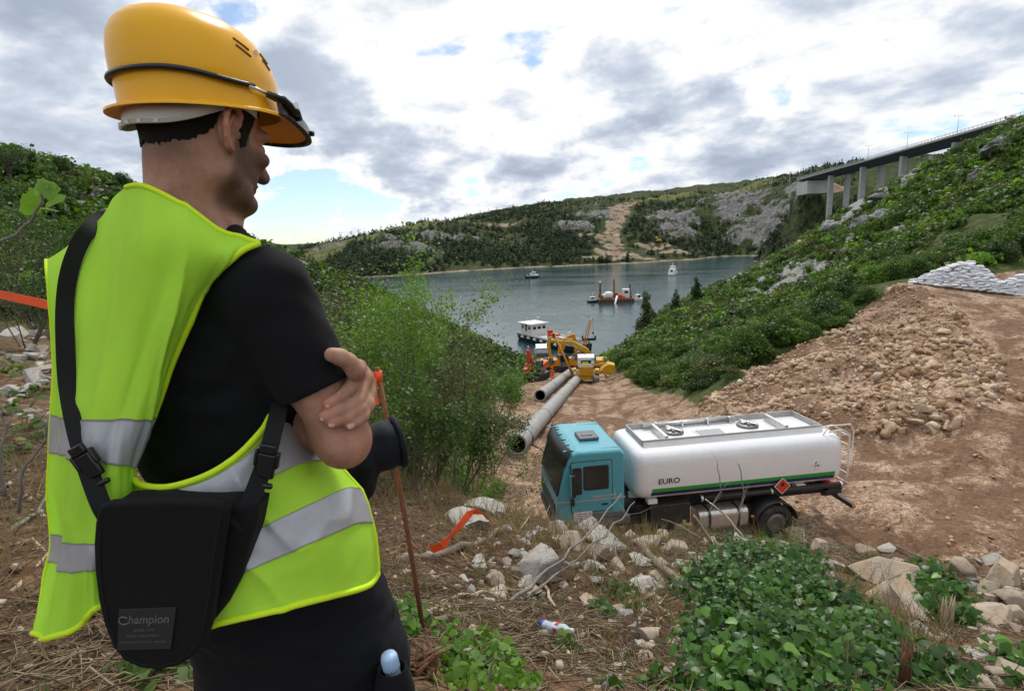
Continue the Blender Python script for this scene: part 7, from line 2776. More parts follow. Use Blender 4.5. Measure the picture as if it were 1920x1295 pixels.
person = empty('person', (PV.x, PV.y, hz(PV.x, PV.y)), label='person with folded arms seen from behind in black T-shirt and yellow high visibility vest', cat='person')
PINV = Matrix.Translation(-Vector(person.location))


def child_np(name, V, Fc, mat, smooth=True, parent=person, vattr=None, **kw):
    me_ = mesh_np(name, np.asarray(V) - np.array(person.location), Fc, [mat], smooth, vattr=vattr)
    return link(name, me_, parent, **kw)


TZ = np.array([.02, -.03, -.09, -.2, -.38, -.56, -.70, -.86])
TA = np.array([.07, .13, .172, .176, .164, .166, .176, .176])
TB = np.array([.05, .075, .100, .114, .106, .108, .122, .122])


def torso(x, y, z, infl=0.0):
    s = np.clip((SM.z - z) / (SM.z - PV.z), 0, 1.15)
    cx_ = SM.x + (PV.x - SM.x) * s; cy_ = SM.y + (PV.y - SM.y) * s
    sw = np.interp(z, [-.75, -.5, -.3, -.12], [0, .022, .02, 0])
    cx_ = cx_ - sw * brv.x; cy_ = cy_ - sw * brv.y
    a = np.interp(z, TZ[::-1], TA[::-1]) + infl; b = np.interp(z, TZ[::-1], TB[::-1]) + infl
    dx, dy = x - cx_, y - cy_
    r = dx * brv.x + dy * brv.y; f = dx * bfv.x + dy * bfv.y
    q = (np.abs(r / a) ** 2.4 + np.abs(f / b) ** 2.4) ** (1 / 2.4)
    d = (q - 1) * np.minimum(a, b)
    return np.maximum(d, np.maximum(z - .025, -.88 - z))


def add_legs(fd, infl=0.0, feet=True):
    for s in (-1, 1):
        hip = PV + brv * (s * .088) + Vector((0, 0, -.08))
        kn = PV + brv * (s * .12) + bfv * .03 + Vector((0, 0, -.44))
        an = PV + brv * (s * .13) - bfv * .02 + Vector((0, 0, -.80))
        fd.cap(hip, kn, .098 + infl, .066 + infl, .04)
        fd.cap(kn, an, .064 + infl, .045 + infl, .03)
        if feet and infl == 0:
            fd.cap(an, an + bfv * .15 + Vector((0, 0, -.03)), .045, .036, .02)


# ---- skin: one continuous body
zs_ = np.concatenate([axis_(-1.66, -.5, .016), axis_(-.488, .33, .0032)])
fd = Field(axis_(-.86, -.20, .0034), axis_(.74, 1.32, .0036), zs_)
ax_h = (hf, hr, hu)
fd.ell(H(-.010, 0, .043), ax_h, (.094, .076, .088), .0)
fd.ell(H(.040, 0, -.030), ax_h, (.057, .058, .066), .02)
fd.ell(H(.012, 0, -.03), ax_h, (.065, .066, .06), .02)
for s in (-1, 1):
    fd.chain([H(-.004, s * .060, -.02), H(.004, s * .056, -.058), H(.044, s * .042, -.082), H(.080, s * .012, -.091)], [.017, .016, .016, .016], .014)
    fd.ell(H(.070, s * .046, -.018), ax_h, (.02, .018, .014), .015)
fd.ell(H(.085, 0, -.088), ax_h, (.016, .02, .015), .014)
fd.ell(H(.082, 0, .024), ax_h, (.017, .056, .016), .016)
for s in (-1, 1):
    fd.ell(H(.094, s * .032, .002), ax_h, (.018, .019, .013), .010, 'cut')
    fd.ell(H(.078, s * .032, .001), ax_h, (.0135, .014, .0125), .004)
fd.chain([H(.090, 0, .016), H(.103, 0, -.008), H(.118, 0, -.032)], [.009, .0095, .0125], .008)
for s in (-1, 1):
    fd.ell(H(.105, s * .012, -.036), ax_h, (.011, .008, .008), .005)
fd.ell(H(.091, 0, -.056), ax_h, (.010, .022, .005), .006)
fd.ell(H(.089, 0, -.065), ax_h, (.010, .019, .006), .006)
# ears
for s in (-1, 1):
    def E(f, u, r=0.0):
        return H(f, s * (.078 + r), u)
    fd.ell(E(-.010, .0, -.001), ax_h, (.017, .008, .030), .006)
    rim = [E(.006, .010, .003), E(.006, .026, .006), E(-.004, .036, .009), E(-.017, .033, .013), E(-.025, .018, .016), E(-.026, .0, .016), E(-.021, -.016, .013), E(-.013, -.027, .008), E(-.005, -.030, .004)]
    fd.chain(rim, [.0040, .0044, .0048, .0048, .0046, .0044, .0046, .0062, .0058], .003)
    fd.chain([E(-.006, .022, .006), E(-.015, .010, .010), E(-.017, -.004, .010), E(-.011, -.016, .007)], [.003, .0034, .0034, .003], .003)
    fd.ell(E(-.004, -.002, .009), ax_h, (.0085, .010, .012), .003, 'cut')
    fd.ell(E(.006, -.004, .003), ax_h, (.004, .005, .007), .003)
# neck
fd.cap(NECK0, NECK1, .050, .057, .03)
fd.cap(H(-.042, 0, -.03), H(-.046, 0, -.15), .037, .037, .03)
for s, q in ((1, RS), (-1, LS)):
    fd.cap(H(-.015, s * .02, -.17), q + Vector((0, 0, -.02)), .032, .036, .05)
fd.put(lambda x, y, z: torso(x, y, z), (-.82, .78, -.90), (-.22, 1.22, .04), .04)
# right arm
fd.cap(RS, RS.lerp(RE, .5), .050, .0465, .03)
fd.cap(RS.lerp(RE, .5), RE, .0465, .041, .03)
fd.ell(RE + Vector((.006, -.012, -.012)), ((1, 0, 0), (0, 1, 0), (0, 0, 1)), (.034, .034, .032), .02)
fd.cap(RE, RE.lerp(RW, .4), .041, .043, .02)
fd.cap(RE.lerp(RW, .4), RW, .043, .028, .02)
# left arm
fd.cap(LS, LE, .056, .043, .03); fd.cap(LE, LE.lerp(LW, .35), .042, .042, .02); fd.cap(LE.lerp(LW, .35), LW, .042, .028, .02)
# left hand gripping the right upper arm: every joint rests on the arm
ARM_R = .0475


def on_arm(u, v, off=.006):
    """place on the camera side of the upper arm for a measured direction"""
    best = None
    r_ = ray(u, v)
    a_, b_ = RS, RE
    d_ = (b_ - a_).normalized()
    for y in np.linspace(.80, 1.14, 241):
        p = r_ * (y / r_.y)
        t_ = (p - a_).dot(d_)
        q = (p - a_ - d_ * t_).length
        if best is None or abs(q - (ARM_R + off)) < best[0] - 1e-5:
            best = (abs(q - (ARM_R + off)), p)
        if best and q < ARM_R + off:
            break
    return best[1]


FG = [((668, 692, .005), (658, 724), (637, 745), (616, 757), .0111), ((681, 713, .004), (671, 751), (640, 769), (608, 781), .0111), ((684, 738, .004), (676, 766), (651, 783), (622, 793), .0105), ((686, 762, .004), (681, 781), (669, 790), (654, 797), .0094)]
tips_w = []
for (k_, p_, m_, t_, rad) in FG:
    K = on_arm(k_[0], k_[1], .012) + Vector((0, .012, 0)); Pp = on_arm(*p_, .0105); Mm = on_arm(*m_, .0085); Tt = on_arm(*t_, .0070)
    fd.chain([K, Pp, Mm, Tt], [rad * 1.08, rad, rad * .92, rad * .86], .002)
    fd.chain([LW, LW.lerp(K, .6) + Vector((.006, 0, 0)), K], [.018, .015, rad * 1.15], .010)
    tips_w.append((Tt, Mm))
fd.chain([LW, on_arm(667, 694, .032), on_arm(654, 678, .034), on_arm(638, 669, .034), on_arm(622, 665, .033)], [.019, .015, .0125, .0125, .0115], .006)
add_legs(fd)
Vb, Fb = fd.nets()
Vb = relax(Vb, Fb, 1, .2)
f_, r_, u_ = hl(Vb)
beard = sstep(f_, -.012, .012) * (1 - sstep(u_, -.040 + .35 * np.abs(r_) - .0, -.018 + .35 * np.abs(r_))) * sstep(u_, -.125, -.098) * (np.abs(f_) < .13)
beard = np.maximum(beard, .8 * ((f_ > .016) & (f_ < .042) & (np.abs(r_) > .04) & (u_ > -.06) & (u_ < .03)))
beard = beard * (u_ > -.145) * (np.abs(r_) < .12)
nape = sstep(-f_, .03, .07) * sstep(u_, -.085, -.035) * (u_ < .1) * .75
shadow_ = (np.abs(f_ - .02) < .02) & (np.abs(r_) > .04) & (u_ > -.02) & (u_ < .09)
ear_ = sstep(np.abs(r_), .080, .09) * (np.abs(u_) < .05) * (np.abs(f_) < .05)
ruddy = ear_ * .9
for Tt, Mm in tips_w:
    d2 = np.linalg.norm(Vb - np.array(Tt), axis=1)
    ruddy = np.maximum(ruddy, .8 * (1 - sstep(d2, .008, .02)))
# elbow is ruddy too
ruddy = np.maximum(ruddy, .5 * (1 - sstep(np.linalg.norm(Vb - np.array(RE), axis=1), .03, .08)))
child_np('body', Vb, Fb, M['skin'], True, vattr={'beard': np.clip(beard * .95 + nape, 0, .95), 'ruddy': ruddy})
print('body verts', len(Vb))

# nails
for Tt, Mm in tips_w:
    d = (Tt - Mm).normalized()
    n_ = (Vector((0, -1, .1)) - d * Vector((0, -1, .1)).dot(d)).normalized()
    s_ = d.cross(n_)
    mb = MB()
    c_ = Tt + n_ * .0078 + d * .002 - s_ * .0 + Vector((.002, 0, -.001))
    ring = []
    for k in range(12):
        a_ = 6.283 * k / 12
        ring.append(c_ + d * (.0062 * math.cos(a_)) + s_ * (.0048 * math.sin(a_)) - n_ * (.0022 * math.sin(a_) ** 2) - Vector(person.location))
    mb._add([c_ + n_ * .0006 - Vector(person.location)] + ring, [(0, i + 1, (i + 1) % 12 + 1) for i in range(12)], smooth=True)
    mb.build('nail', simple('nail', (.55, .30, .25), .35), person)

# hair: the cropped cap of the skull
fh = Field(axis_(HC.x - .14, HC.x + .14, .003), axis_(HC.y - .14, HC.y + .14, .003), axis_(HC.z - .12, HC.z + .16, .003))
fh.ell(H(-.010, 0, .043), ax_h, (.0975, .0795, .0915), .0)
fh.cap(H(-.042, 0, -.03), H(-.052, 0, -.10), .0435, .046, .03)
fh.ell(H(.012, 0, -.03), ax_h, (.068, .069, .062), .02)


def hairline(x, y, z):
    D = (x - HC.x, y - HC.y, z - HC.z)
    f = D[0] * hf.x + D[1] * hf.y + D[2] * hf.z
    r = D[0] * hr.x + D[1] * hr.y + D[2] * hr.z
    u = D[0] * hu.x + D[1] * hu.y + D[2] * hu.z
    line = np.interp(f, [-.13, -.09, -.06, -.04, -.026, -.012, .004, .012, .018, .034, .044, .06, .14], [-.042, -.040, -.032, -.020, .0, .03, .042, .03, -.018, -.014, .03, .055, .07])
    wob = .0025 * np.sin(f * 900 + 3 * np.sin(r * 700)) + .002 * np.sin(r * 1300 + f * 500 + 1) + .002 * np.sin(f * 260)
    return -(line + wob - u)


s_all, g_all = fh.sub((-9, -9, -9), (9, 9, 9))
fh.F = np.maximum(fh.F, -hairline(*g_all).astype(np.float32))
Vh, Fh = fh.nets()
Vh = relax(Vh, Fh, 1, .4)
child_np('hair', Vh, Fh, M['hair'])

# ---- T-shirt
ft_ = Field(axis_(-.88, -.22, .0055), axis_(.74, 1.26, .0055), axis_(-.66, .08, .0055))
ft_.put(lambda x, y, z: np.maximum(torso(x, y, z, .009), -.64 - z), (-.84, .76, -.66), (-.20, 1.24, .05), 0)
for q, nk in ((RS, 1), (LS, -1)):
    ft_.cap(SM + brv * (nk * .06) + Vector((0, 0, .0)), q + Vector((0, 0, .004)), .051, .057, .05)


def sleeve(a, b, t, r0, r1):
    e = a.lerp(b, t)
    d = (b - a).normalized()
    A_ = np.array(a); D_ = np.array(d); L = (e - a).length

    def fn(x, y, z):
        q = (x - A_[0]) * D_[0] + (y - A_[1]) * D_[1] + (z - A_[2]) * D_[2]
        c = np.clip(q, 0, L + .1)
        rad = np.sqrt((x - A_[0] - c * D_[0]) ** 2 + (y - A_[1] - c * D_[1]) ** 2 + (z - A_[2] - c * D_[2]) ** 2)
        return np.maximum(rad - (r0 + (r1 - r0) * c / L), q - L)
    ft_.put(fn, np.minimum(A_, np.array(e)) - .07, np.maximum(A_, np.array(e)) + .07, .03)


sleeve(RS, RE, .66, .0625, .0600)
sleeve(LS, LE, .62, .058, .058)
Vt, Ft = ft_.nets()
Vt = relax(Vt, Ft, 2, .4)
dirn_ = Vt - np.array([SM.x, SM.y, 0]) * np.array([1, 1, 0]); dirn_[:, 2] = 0
dirn_ /= np.linalg.norm(dirn_, axis=1, keepdims=True) + 1e-6
wr = fbm(Vt * np.array([9, 9, 14]) + 3, 3, 5) * .0065 + np.sin(Vt[:, 2] * 55 + Vt[:, 0] * 25 + 9 * vnoise(Vt * 6, 3)) * .0032
ta_ = (Vt - np.array(RS)) @ np.array((RE - RS).normalized())
da_ = np.linalg.norm(Vt - np.array(RS) - ta_[:, None] * np.array((RE - RS).normalized()), axis=1)
wr = wr * (.25 + .75 * sstep(da_, .06, .1)) + .003
Vt = Vt + dirn_ * wr[:, None]
child_np('t_shirt', Vt, Ft, M['tshirt'])

# ---- trousers and boots
fl_ = Field(axis_(-.72, -.16, .007), axis_(.76, 1.26, .007), axis_(-1.66, -.54, .007))
fl_.put(lambda x, y, z: np.maximum(torso(x, y, z, .024), z + .58), (-.76, .74, -.90), (-.16, 1.26, -.5), 0)
add_legs(fl_, .024, False)
Vl, Fl = fl_.nets()
Vl = relax(Vl, Fl, 2, .4)
dl_ = Vl - np.array([PV.x, PV.y, 0]); dl_[:, 2] = 0
dl_ /= np.linalg.norm(dl_, axis=1, keepdims=True) + 1e-6
Vl = Vl + dl_ * (fbm(Vl * np.array([7, 7, 15]), 4, 15) * .011)[:, None]
child_np('trousers', Vl, Fl, M['trousers'])
gz0 = hz(PV.x, PV.y)
for s in (-1, 1):
    an = PV + brv * (s * .13) - bfv * .02 + Vector((0, 0, -.80))
    fbt = Field(axis_(an.x - .22, an.x + .24, .007), axis_(an.y - .18, an.y + .34, .007), axis_(gz0 - .05, gz0 + .30, .007))
    fbt.cap((an.x, an.y, gz0 + .06), (an.x, an.y, gz0 + .20), .058, .056, .02)
    tp3 = Vector((an.x, an.y, gz0 + .045)) + bfv * .17
    fbt.cap((an.x, an.y, gz0 + .05), tp3, .05, .045, .03)
    fbt.F = np.maximum(fbt.F, (gz0 + .005 - fbt.sub((-9, -9, -9), (9, 9, 9))[1][2]).astype(np.float32))
    V_, F_ = fbt.nets()
    child_np('boot', relax(V_, F_, 2), F_, M['rubber'])


# ---- the vest: two cloth panels through measured places
def catmull(Pn, n):
    """resample the first axis of a control net"""
    Pn = np.asarray(Pn, float)
    m = len(Pn)
    t = np.linspace(0, m - 1, n)
    i = np.clip(np.floor(t).astype(int), 0, m - 2)
    f = (t - i)[(...,) + (None,) * (Pn.ndim - 1)]
    p0 = Pn[np.maximum(i - 1, 0)]; p1 = Pn[i]; p2 = Pn[i + 1]; p3 = Pn[np.minimum(i + 2, m - 1)]
    return .5 * ((2 * p1) + (-p0 + p2) * f + (2 * p0 - 5 * p1 + 4 * p2 - p3) * f ** 2 + (-p0 + 3 * p1 - 3 * p2 + p3) * f ** 3)


def panel_grid(net, nr, nc):
    W_ = np.array([[PM(*q) for q in row] for row in net])
    G = catmull(W_, nr)
    G = np.swapaxes(catmull(np.swapaxes(G, 0, 1), nc), 0, 1)
    return G


def grid_normals(G):
    du = np.gradient(G, axis=0); dv_ = np.gradient(G, axis=1)
    n = np.cross(du, dv_)
    n /= np.linalg.norm(n, axis=2, keepdims=True) + 1e-9
    c = G - 0.0
    flip = (n * (-c)).sum(2) < 0          # towards the outside, which faces us here
    n[flip] *= -1
    return n


def grid_mesh(name, G, mat, parent, thick=.0015, out=0.0, **kw):
    n = grid_normals(G)
    A_ = G + n * out; B_ = G + n * (out - thick)
    nr, nc = G.shape[:2]
    V = np.concatenate([A_.reshape(-1, 3), B_.reshape(-1, 3)])
    i, j = np.meshgrid(np.arange(nr - 1), np.arange(nc - 1), indexing='ij')
    k = (i * nc + j).ravel()
    F1 = np.stack([k, k + 1, k + nc + 1, k + nc], 1)
    F2 = F1[:, ::-1] + nr * nc
    N_ = nr * nc
    ed = []
    for a_, b_ in ((np.arange(nc - 1), np.arange(1, nc)), ((nr - 1) * nc + np.arange(nc - 1), (nr - 1) * nc + np.arange(1, nc)), (np.arange(nr - 1) * nc, np.arange(1, nr) * nc), (np.arange(nr - 1) * nc + nc - 1, np.arange(1, nr) * nc + nc - 1)):
        ed.append(np.stack([a_, b_, b_ + N_, a_ + N_], 1))
    return child_np(name, V, np.concatenate([F1, F2] + ed), mat, True, parent, **kw)


def pipe_edge(name, pts, rad, mat, parent):
    mb = MB()
    mb.tube([Vector(p) - Vector(person.location) for p in pts], rad, 8)
    return mb.build(name, mat, parent)


def folds(G, amp, freq, seed, along=1):
    """folds that run down the panel, and finer creases across them"""
    n = grid_normals(G)
    s_ = np.tile(np.linspace(0, 1, G.shape[1]), G.shape[0]); t_ = np.repeat(np.linspace(0, 1, G.shape[0]), G.shape[1])
    o = np.zeros_like(s_)
    w = fbm(np.stack([s_ * freq + .9 * t_, t_ * .8, o], 1), 2, seed)
    rg_ = 1 - np.abs(fbm(np.stack([s_ * freq * 1.3 - .7 * t_, t_ * 1.2, o], 1), 2, seed + 7)) * 2.2
    w2 = fbm(np.stack([s_ * freq * 2.2 + 3 * t_, t_ * 6 - 2 * s_, o], 1), 3, seed + 3)
    hgt = w * amp + np.clip(rg_, 0, 1) ** 2 * amp * .8 + w2 * amp * .22
    return G + n * (hgt * (.3 + .7 * sstep(t_, 0, .3))).reshape(G.shape[:2] + (1,))


vest = empty('vest', (0, 0, 0), parent=person)
# back panel, from the shoulders to the hem
netA = [
    [(84, 486, .93), (128, 458, .91), (180, 414, .885), (218, 364, .83), (254, 347, .795), (300, 360, .775), (352, 390, .775), (410, 434, .785), (487, 458, .79)],
    [(83, 520, .90), (120, 505, .87), (170, 480, .83), (220, 450, .78), (262, 440, .75), (310, 445, .74), (355, 455, .74), (400, 476, .75), (440, 480, .765)],
    [(84, 570, .89), (118, 565, .85), (165, 555, .80), (215, 545, .76), (258, 540, .74), (300, 540, .735), (335, 540, .74), (360, 545, .75), (380, 540, .765)],
    [(93, 680, .88), (118, 680, .83), (155, 680, .775), (200, 675, .74), (235, 670, .725), (265, 668, .725), (292, 665, .735), (312, 662, .745), (332, 660, .76)],
    [(99, 780, .87), (115, 785, .81), (145, 790, .755), (180, 790, .72), (210, 790, .71), (235, 788, .715), (258, 785, .725), (275, 782, .74), (294, 778, .755)],
    [(101, 850, .87), (115, 855, .80), (140, 862, .745), (170, 865, .71), (195, 868, .70), (212, 870, .705), (228, 872, .72), (240, 876, .735), (248, 880, .75)],
    [(105, 950, .87), (118, 955, .80), (140, 960, .745), (165, 965, .71), (190, 968, .70), (210, 968, .70), (228, 960, .71), (246, 935, .73), (262, 908, .745)],
    [(108, 1020, .86), (118, 1030, .79), (138, 1038, .735), (160, 1040, .70), (188, 1035, .695), (215, 1025, .70), (240, 1015, .71), (265, 1005, .73), (290, 1000, .745)],
    [(92, 1100, .84), (104, 1110, .77), (125, 1115, .725), (150, 1110, .70), (186, 1090, .70), (220, 1085, .71), (250, 1085, .72), (280, 1085, .735), (310, 1085, .745)],
    [(70, 1184, .80), (84, 1196, .75), (110, 1190, .715), (150, 1172, .70), (190, 1130, .70), (225, 1140, .71), (255, 1160, .72), (285, 1170, .73), (320, 1175, .74)]]
GA = folds(panel_grid(netA, 160, 110), .0125, 4.6, 21)
# soft S-shaped drop folds from the shoulder blades
pa = grid_mesh('back_panel', GA, M['vest'], vest)


def strip(G, r0, r1, c0, c1):
    return G[int(r0 * (G.shape[0] - 1)):int(r1 * (G.shape[0] - 1)) + 1, int(c0 * (G.shape[1] - 1)):int(c1 * (G.shape[1] - 1)) + 1]


grid_mesh('reflective_band', strip(GA, .445, .555, 0, 1), M['reflect'], vest, .001, .0022)
grid_mesh('reflective_band', strip(GA, .745, .83, 0, .8), M['reflect'], vest, .001, .0022)
pipe_edge('piping', GA[:107, -1], .0048, M['piping'], vest)
pipe_edge('piping', GA[:, 0], .0030, M['piping'], vest)
pipe_edge('piping', GA[-1, :80], .0048, M['piping'], vest)
pipe_edge('piping', GA[0, 48:], .0042, M['piping'], vest)
# side and front panel under the arm
netB = [
    [(247, 884, .745), (256, 906, .725), (300, 914, .705), (350, 904, .70), (400, 884, .70), (448, 852, .712), (492, 806, .74), (515, 775, .79), (560, 790, .85), (600, 830, .90)],
    [(252, 925, .735), (275, 940, .71), (315, 945, .695), (360, 938, .69), (410, 922, .692), (460, 898, .705), (510, 868, .735), (550, 850, .79), (588, 852, .85), (618, 862, .89)],
    [(270, 1000, .735), (300, 1005, .71), (340, 1005, .69), (385, 1000, .685), (430, 985, .69), (480, 962, .705), (530, 936, .73), (580, 912, .775), (622, 898, .835), (650, 900, .88)],
    [(290, 1060, .735), (320, 1062, .705), (360, 1062, .685), (405, 1055, .68), (452, 1040, .685), (505, 1015, .70), (560, 990, .725), (612, 968, .765), (652, 950, .82), (684, 952, .87)],
    [(310, 1120, .735), (340, 1122, .70), (380, 1120, .68), (425, 1112, .675), (472, 1100, .68), (525, 1082, .692), (580, 1058, .715), (632, 1036, .755), (674, 1020, .81), (704, 1015, .86)],
    [(325, 1172, .735), (352, 1174, .70), (390, 1172, .675), (435, 1164, .668), (485, 1152, .672), (538, 1140, .685), (592, 1126, .71), (645, 1110, .75), (686, 1096, .80), (711, 1074, .85)]]
GB = folds(panel_grid(netB, 110, 120), .009, 3.6, 33)
grid_mesh('side_panel', GB, M['vest'], vest)
grid_mesh('reflective_band', strip(GB, .07, .27, .14, 1), M['reflect'], vest, .001, .0022)
grid_mesh('reflective_band', strip(GB, .50, .705, .1, 1), M['reflect'], vest, .001, .0022)
pipe_edge('piping', GB[0, :100], .0052, M['piping'], vest)
pipe_edge('piping', GB[-1, :], .0052, M['piping'], vest)
pipe_edge('piping', GB[:, -1], .0040, M['piping'], vest)
# front panels, round the chest, seen only from other places
for s in (-1, 1):
    W_ = []
    for z in np.linspace(0, 1, 7):
        row = []
        for c in np.linspace(0, 1, 7):
            zz = -.0 - .62 * z
            sct = np.clip((SM.z - zz) / (SM.z - PV.z), 0, 1)
            cx_ = SM.x + (PV.x - SM.x) * sct; cy_ = SM.y + (PV.y - SM.y) * sct
            ang = math.radians(12 + 62 * c)
            a_ = np.interp(zz, TZ[::-1], TA[::-1]) + .03; b_ = np.interp(zz, TZ[::-1], TB[::-1]) + .045
            p = Vector((cx_, cy_, zz + .04)) + brv * (s * a_ * math.sin(ang)) + bfv * (b_ * math.cos(ang))
            row.append(p)
        W_.append(row)
    G = np.array(W_)
    G = catmull(G, 40); G = np.swapaxes(catmull(np.swapaxes(G, 0, 1), 30), 0, 1)
    if s > 0:
        G = G[4:, :14]
    grid_mesh('front_panel', G, M['vest'], vest)

# ---- bag with straps
bag = empty('shoulder_bag', PM(315, 1085, .68), label='black canvas shoulder bag with wide flap hanging at the person\'s back', cat='bag')
BO = Vector(bag.location)


def bagpoly(pts, y0, y1, name, mat, parent=bag, bev=.006, ref=.66):
    mb = MB()
    pp = [PM(u, v, ref) for u, v in pts]
    pp = [(p.x - BO.x, p.z - BO.z) for p in pp]
    mb.prism(pp, 'y', y0 * MS - BO.y, y1 * MS - BO.y, bev=bev, seg=3)
    return mb.build(name, mat, parent)


def bp3(u, v, y, ref=.66):
    q = PM(u, v, ref) - BO
    return Vector((q.x, y * MS - BO.y, q.z))


out_ = [(200, 940), (193, 970), (190, 1010), (192, 1060), (198, 1110), (208, 1155), (224, 1198), (246, 1224), (276, 1238), (310, 1241), (345, 1234), (374, 1216), (394, 1190), (405, 1155), (412, 1110), (419, 1060), (426, 1010), (434, 965), (437, 945), (425, 936), (380, 932), (320, 930), (260, 932), (215, 934)]
bagpoly(out_, .645, .662, 'flap', M['bag'], bev=.005)
bagpoly([(205, 950), (200, 1040), (212, 1130), (240, 1190), (300, 1205), (380, 1190), (420, 1140), (445, 1090), (470, 1000), (478, 955), (430, 945), (300, 942)], .664, .715, 'pouch', M['bag'], bev=.012)
# stitched seam round the flap
mb = MB()
c_ = Vector((315, 1085))
ring = [bp3(315 + (u - 315) * .90, 1085 + (v - 1085) * .94, .6446) for u, v in out_[1:19]]
mb.tube(ring, .0011, 5)
mb.build('seam', M['webbing'], bag)
lab = bagpoly([(240, 1126), (344, 1122), (335, 1198), (236, 1201)], .6425, .6448, 'label_patch', M['label_patch'], bev=.0006)


def bag_text(body, u0, v0, u1, size_scale=1.0, shear=0.0, bold=0.0, y=.6415):
    me_ = text_mesh(body, 1.0, M['label_ink'], bold=bold, shear=shear)
    xs_ = [v.co.x for v in me_.vertices]
    w = max(xs_) - min(xs_); x0 = min(xs_)
    A_ = bp3(u0, v0, y); B_ = bp3(u1, v0 - 2, y)
    sc = (B_ - A_).length / w
    ex = (B_ - A_).normalized(); ez = Vector((0, 0, 1))
    for v in me_.vertices:
        p = A_ + ex * ((v.co.x - x0) * sc) + ez * (v.co.y * sc * size_scale)
        v.co = p
    return link('lettering', me_, lab)


bag_text('hampion', 258, 1151, 334, 1.15, .35, .012)
for bdy, u0, v0, u1 in (('SINCE 1919', 268, 1166, 306), ('SPORT EQUIPMENT', 256, 1176, 315), ('AUTHENTIC ATHLETIC APPAREL', 242, 1187, 328)):
    bag_text(bdy, u0, v0, u1, 1.0)
mb = MB()
lc = bp3(250, 1145, .6413)
mb.tube([lc + Vector((.0068 * math.cos(a_), 0, .0058 * math.sin(a_))) for a_ in np.linspace(.6, 5.6, 16)], .0011, 5)
mb.build('logo_ring', M['label_ink'], lab)


def strap(pts, w, name, rootlab=None, thick=.0022, parent=bag, nrm=None):
    W_ = np.array([PM(*p) for p in pts])
    W_ = catmull(W_, 60)
    mb = MB()
    rings = []
    for i, p in enumerate(W_):
        p = Vector(p)
        d = Vector(W_[min(i + 1, 59)] - W_[max(i - 1, 0)]).normalized()
        v_ = (-p).normalized() if nrm is None else nrm
        side = d.cross(v_).normalized()
        nn = side.cross(d).normalized()
        rings.append([p - BO - side * w / 2 - nn * thick, p - BO + side * w / 2 - nn * thick, p - BO + side * w / 2 + nn * thick, p - BO - side * w / 2 + nn * thick])
    mb.loft(rings, caps=True, smooth=False)
    return mb.build(name, M['webbing'], parent)


s1 = strap([(250, 430, 1.0), (200, 408, .93), (172, 425, .868), (148, 460, .842), (130, 510, .825), (122, 570, .812), (122, 640, .79), (127, 720, .765), (142, 800, .72), (162, 870, .69), (185, 935, .672), (200, 965, .668)], .024, 'strap')
s2 = strap([(440, 985, .665), (462, 955, .670), (485, 900, .685), (502, 850, .70), (515, 800, .73), (522, 770, .765), (530, 735, .83)], .025, 'strap')
for (u, v, y, a_) in ((168, 872, .684, -.45), (499, 872, .688, .25)):
    c_ = PM(u, v, y) - BO
    mb = MB()
    Rm = Matrix.Rotation(a_, 4, 'Y')
    mb.box(c_, (.026, .009, .038), rot=Rm, bev=.003); mb.box(c_ + Rm.to_3x3() @ Vector((0, -.002, .026)), (.023, .008, .014), rot=Rm, bev=.002)
    for s in (-1, 1):
        mb.box(c_ + Rm.to_3x3() @ Vector((s * .015, 0, .010)), (.005, .010, .024), rot=Rm, bev=.002)
    mb.box(c_ + Rm.to_3x3() @ Vector((0, -.002, -.030)), (.028, .008, .008), rot=Rm, bev=.003)
    mb.build('buckle', M['gloss_black'], bag)

# ---- jacket carried over the arm
fj = Field(axis_(-.50, -.10, .0045), axis_(.90, 1.30, .0045), axis_(-.60, -.10, .0045))
J0, J1, J2 = PM(585, 872, .92), PM(668, 850, .95), PM(742, 828, .98)
fj.cap(J0, J1, .05, .046, .02); fj.cap(J1, J2 + (J2 - J1) * .5, .046, .052, .02)
fj.cap(PM(610, 900, .95), PM(670, 905, .96), .05, .04, .03)
s_all, g_all = fj.sub((-9, -9, -9), (9, 9, 9))
dj = (J2 - J1).normalized()
fj.F = np.maximum(fj.F, ((g_all[0] - J2.x) * dj.x + (g_all[1] - J2.y) * dj.y + (g_all[2] - J2.z) * dj.z).astype(np.float32))
Vj, Fj = fj.nets()
Vj = relax(Vj, Fj, 2, .4)
cj = np.array(J1)
dd_ = Vj - cj; dd_ /= np.linalg.norm(dd_, axis=1, keepdims=True)
tj = (Vj - cj) @ np.array(dj)
Vj = Vj + dd_ * (fbm(Vj * 22, 3, 8) * .004 + .002 * np.sin(tj * 150))[:, None]
jk = empty('jacket', J1, label='dark navy jacket carried over the person\'s forearm, sleeve end pointing right', cat='jacket')
link('sleeve', mesh_np('sleeve', Vj - cj, Fj, [M['jacket']], True), jk)
mb = MB()
Rj = dj.to_track_quat('Z', 'Y').to_matrix().to_4x4()
mb.lathe([(.049, -.006), (.054, -.004), (.0545, .004), (.049, .006), (.043, .002), (.040, -.02), (0, -.03)], 28, M=Matrix.Translation(J2 - J1 + dj * .004) @ Rj)
mb.build('cuff', M['jacket'], jk)
mb = MB()
mb.lathe([(.0478, -.001), (.0492, 0), (.0478, .001)], 28, M=Matrix.Translation((J2 - J1) * .35) @ Rj)
mb.build('cuff_seam', M['jacket'], jk)

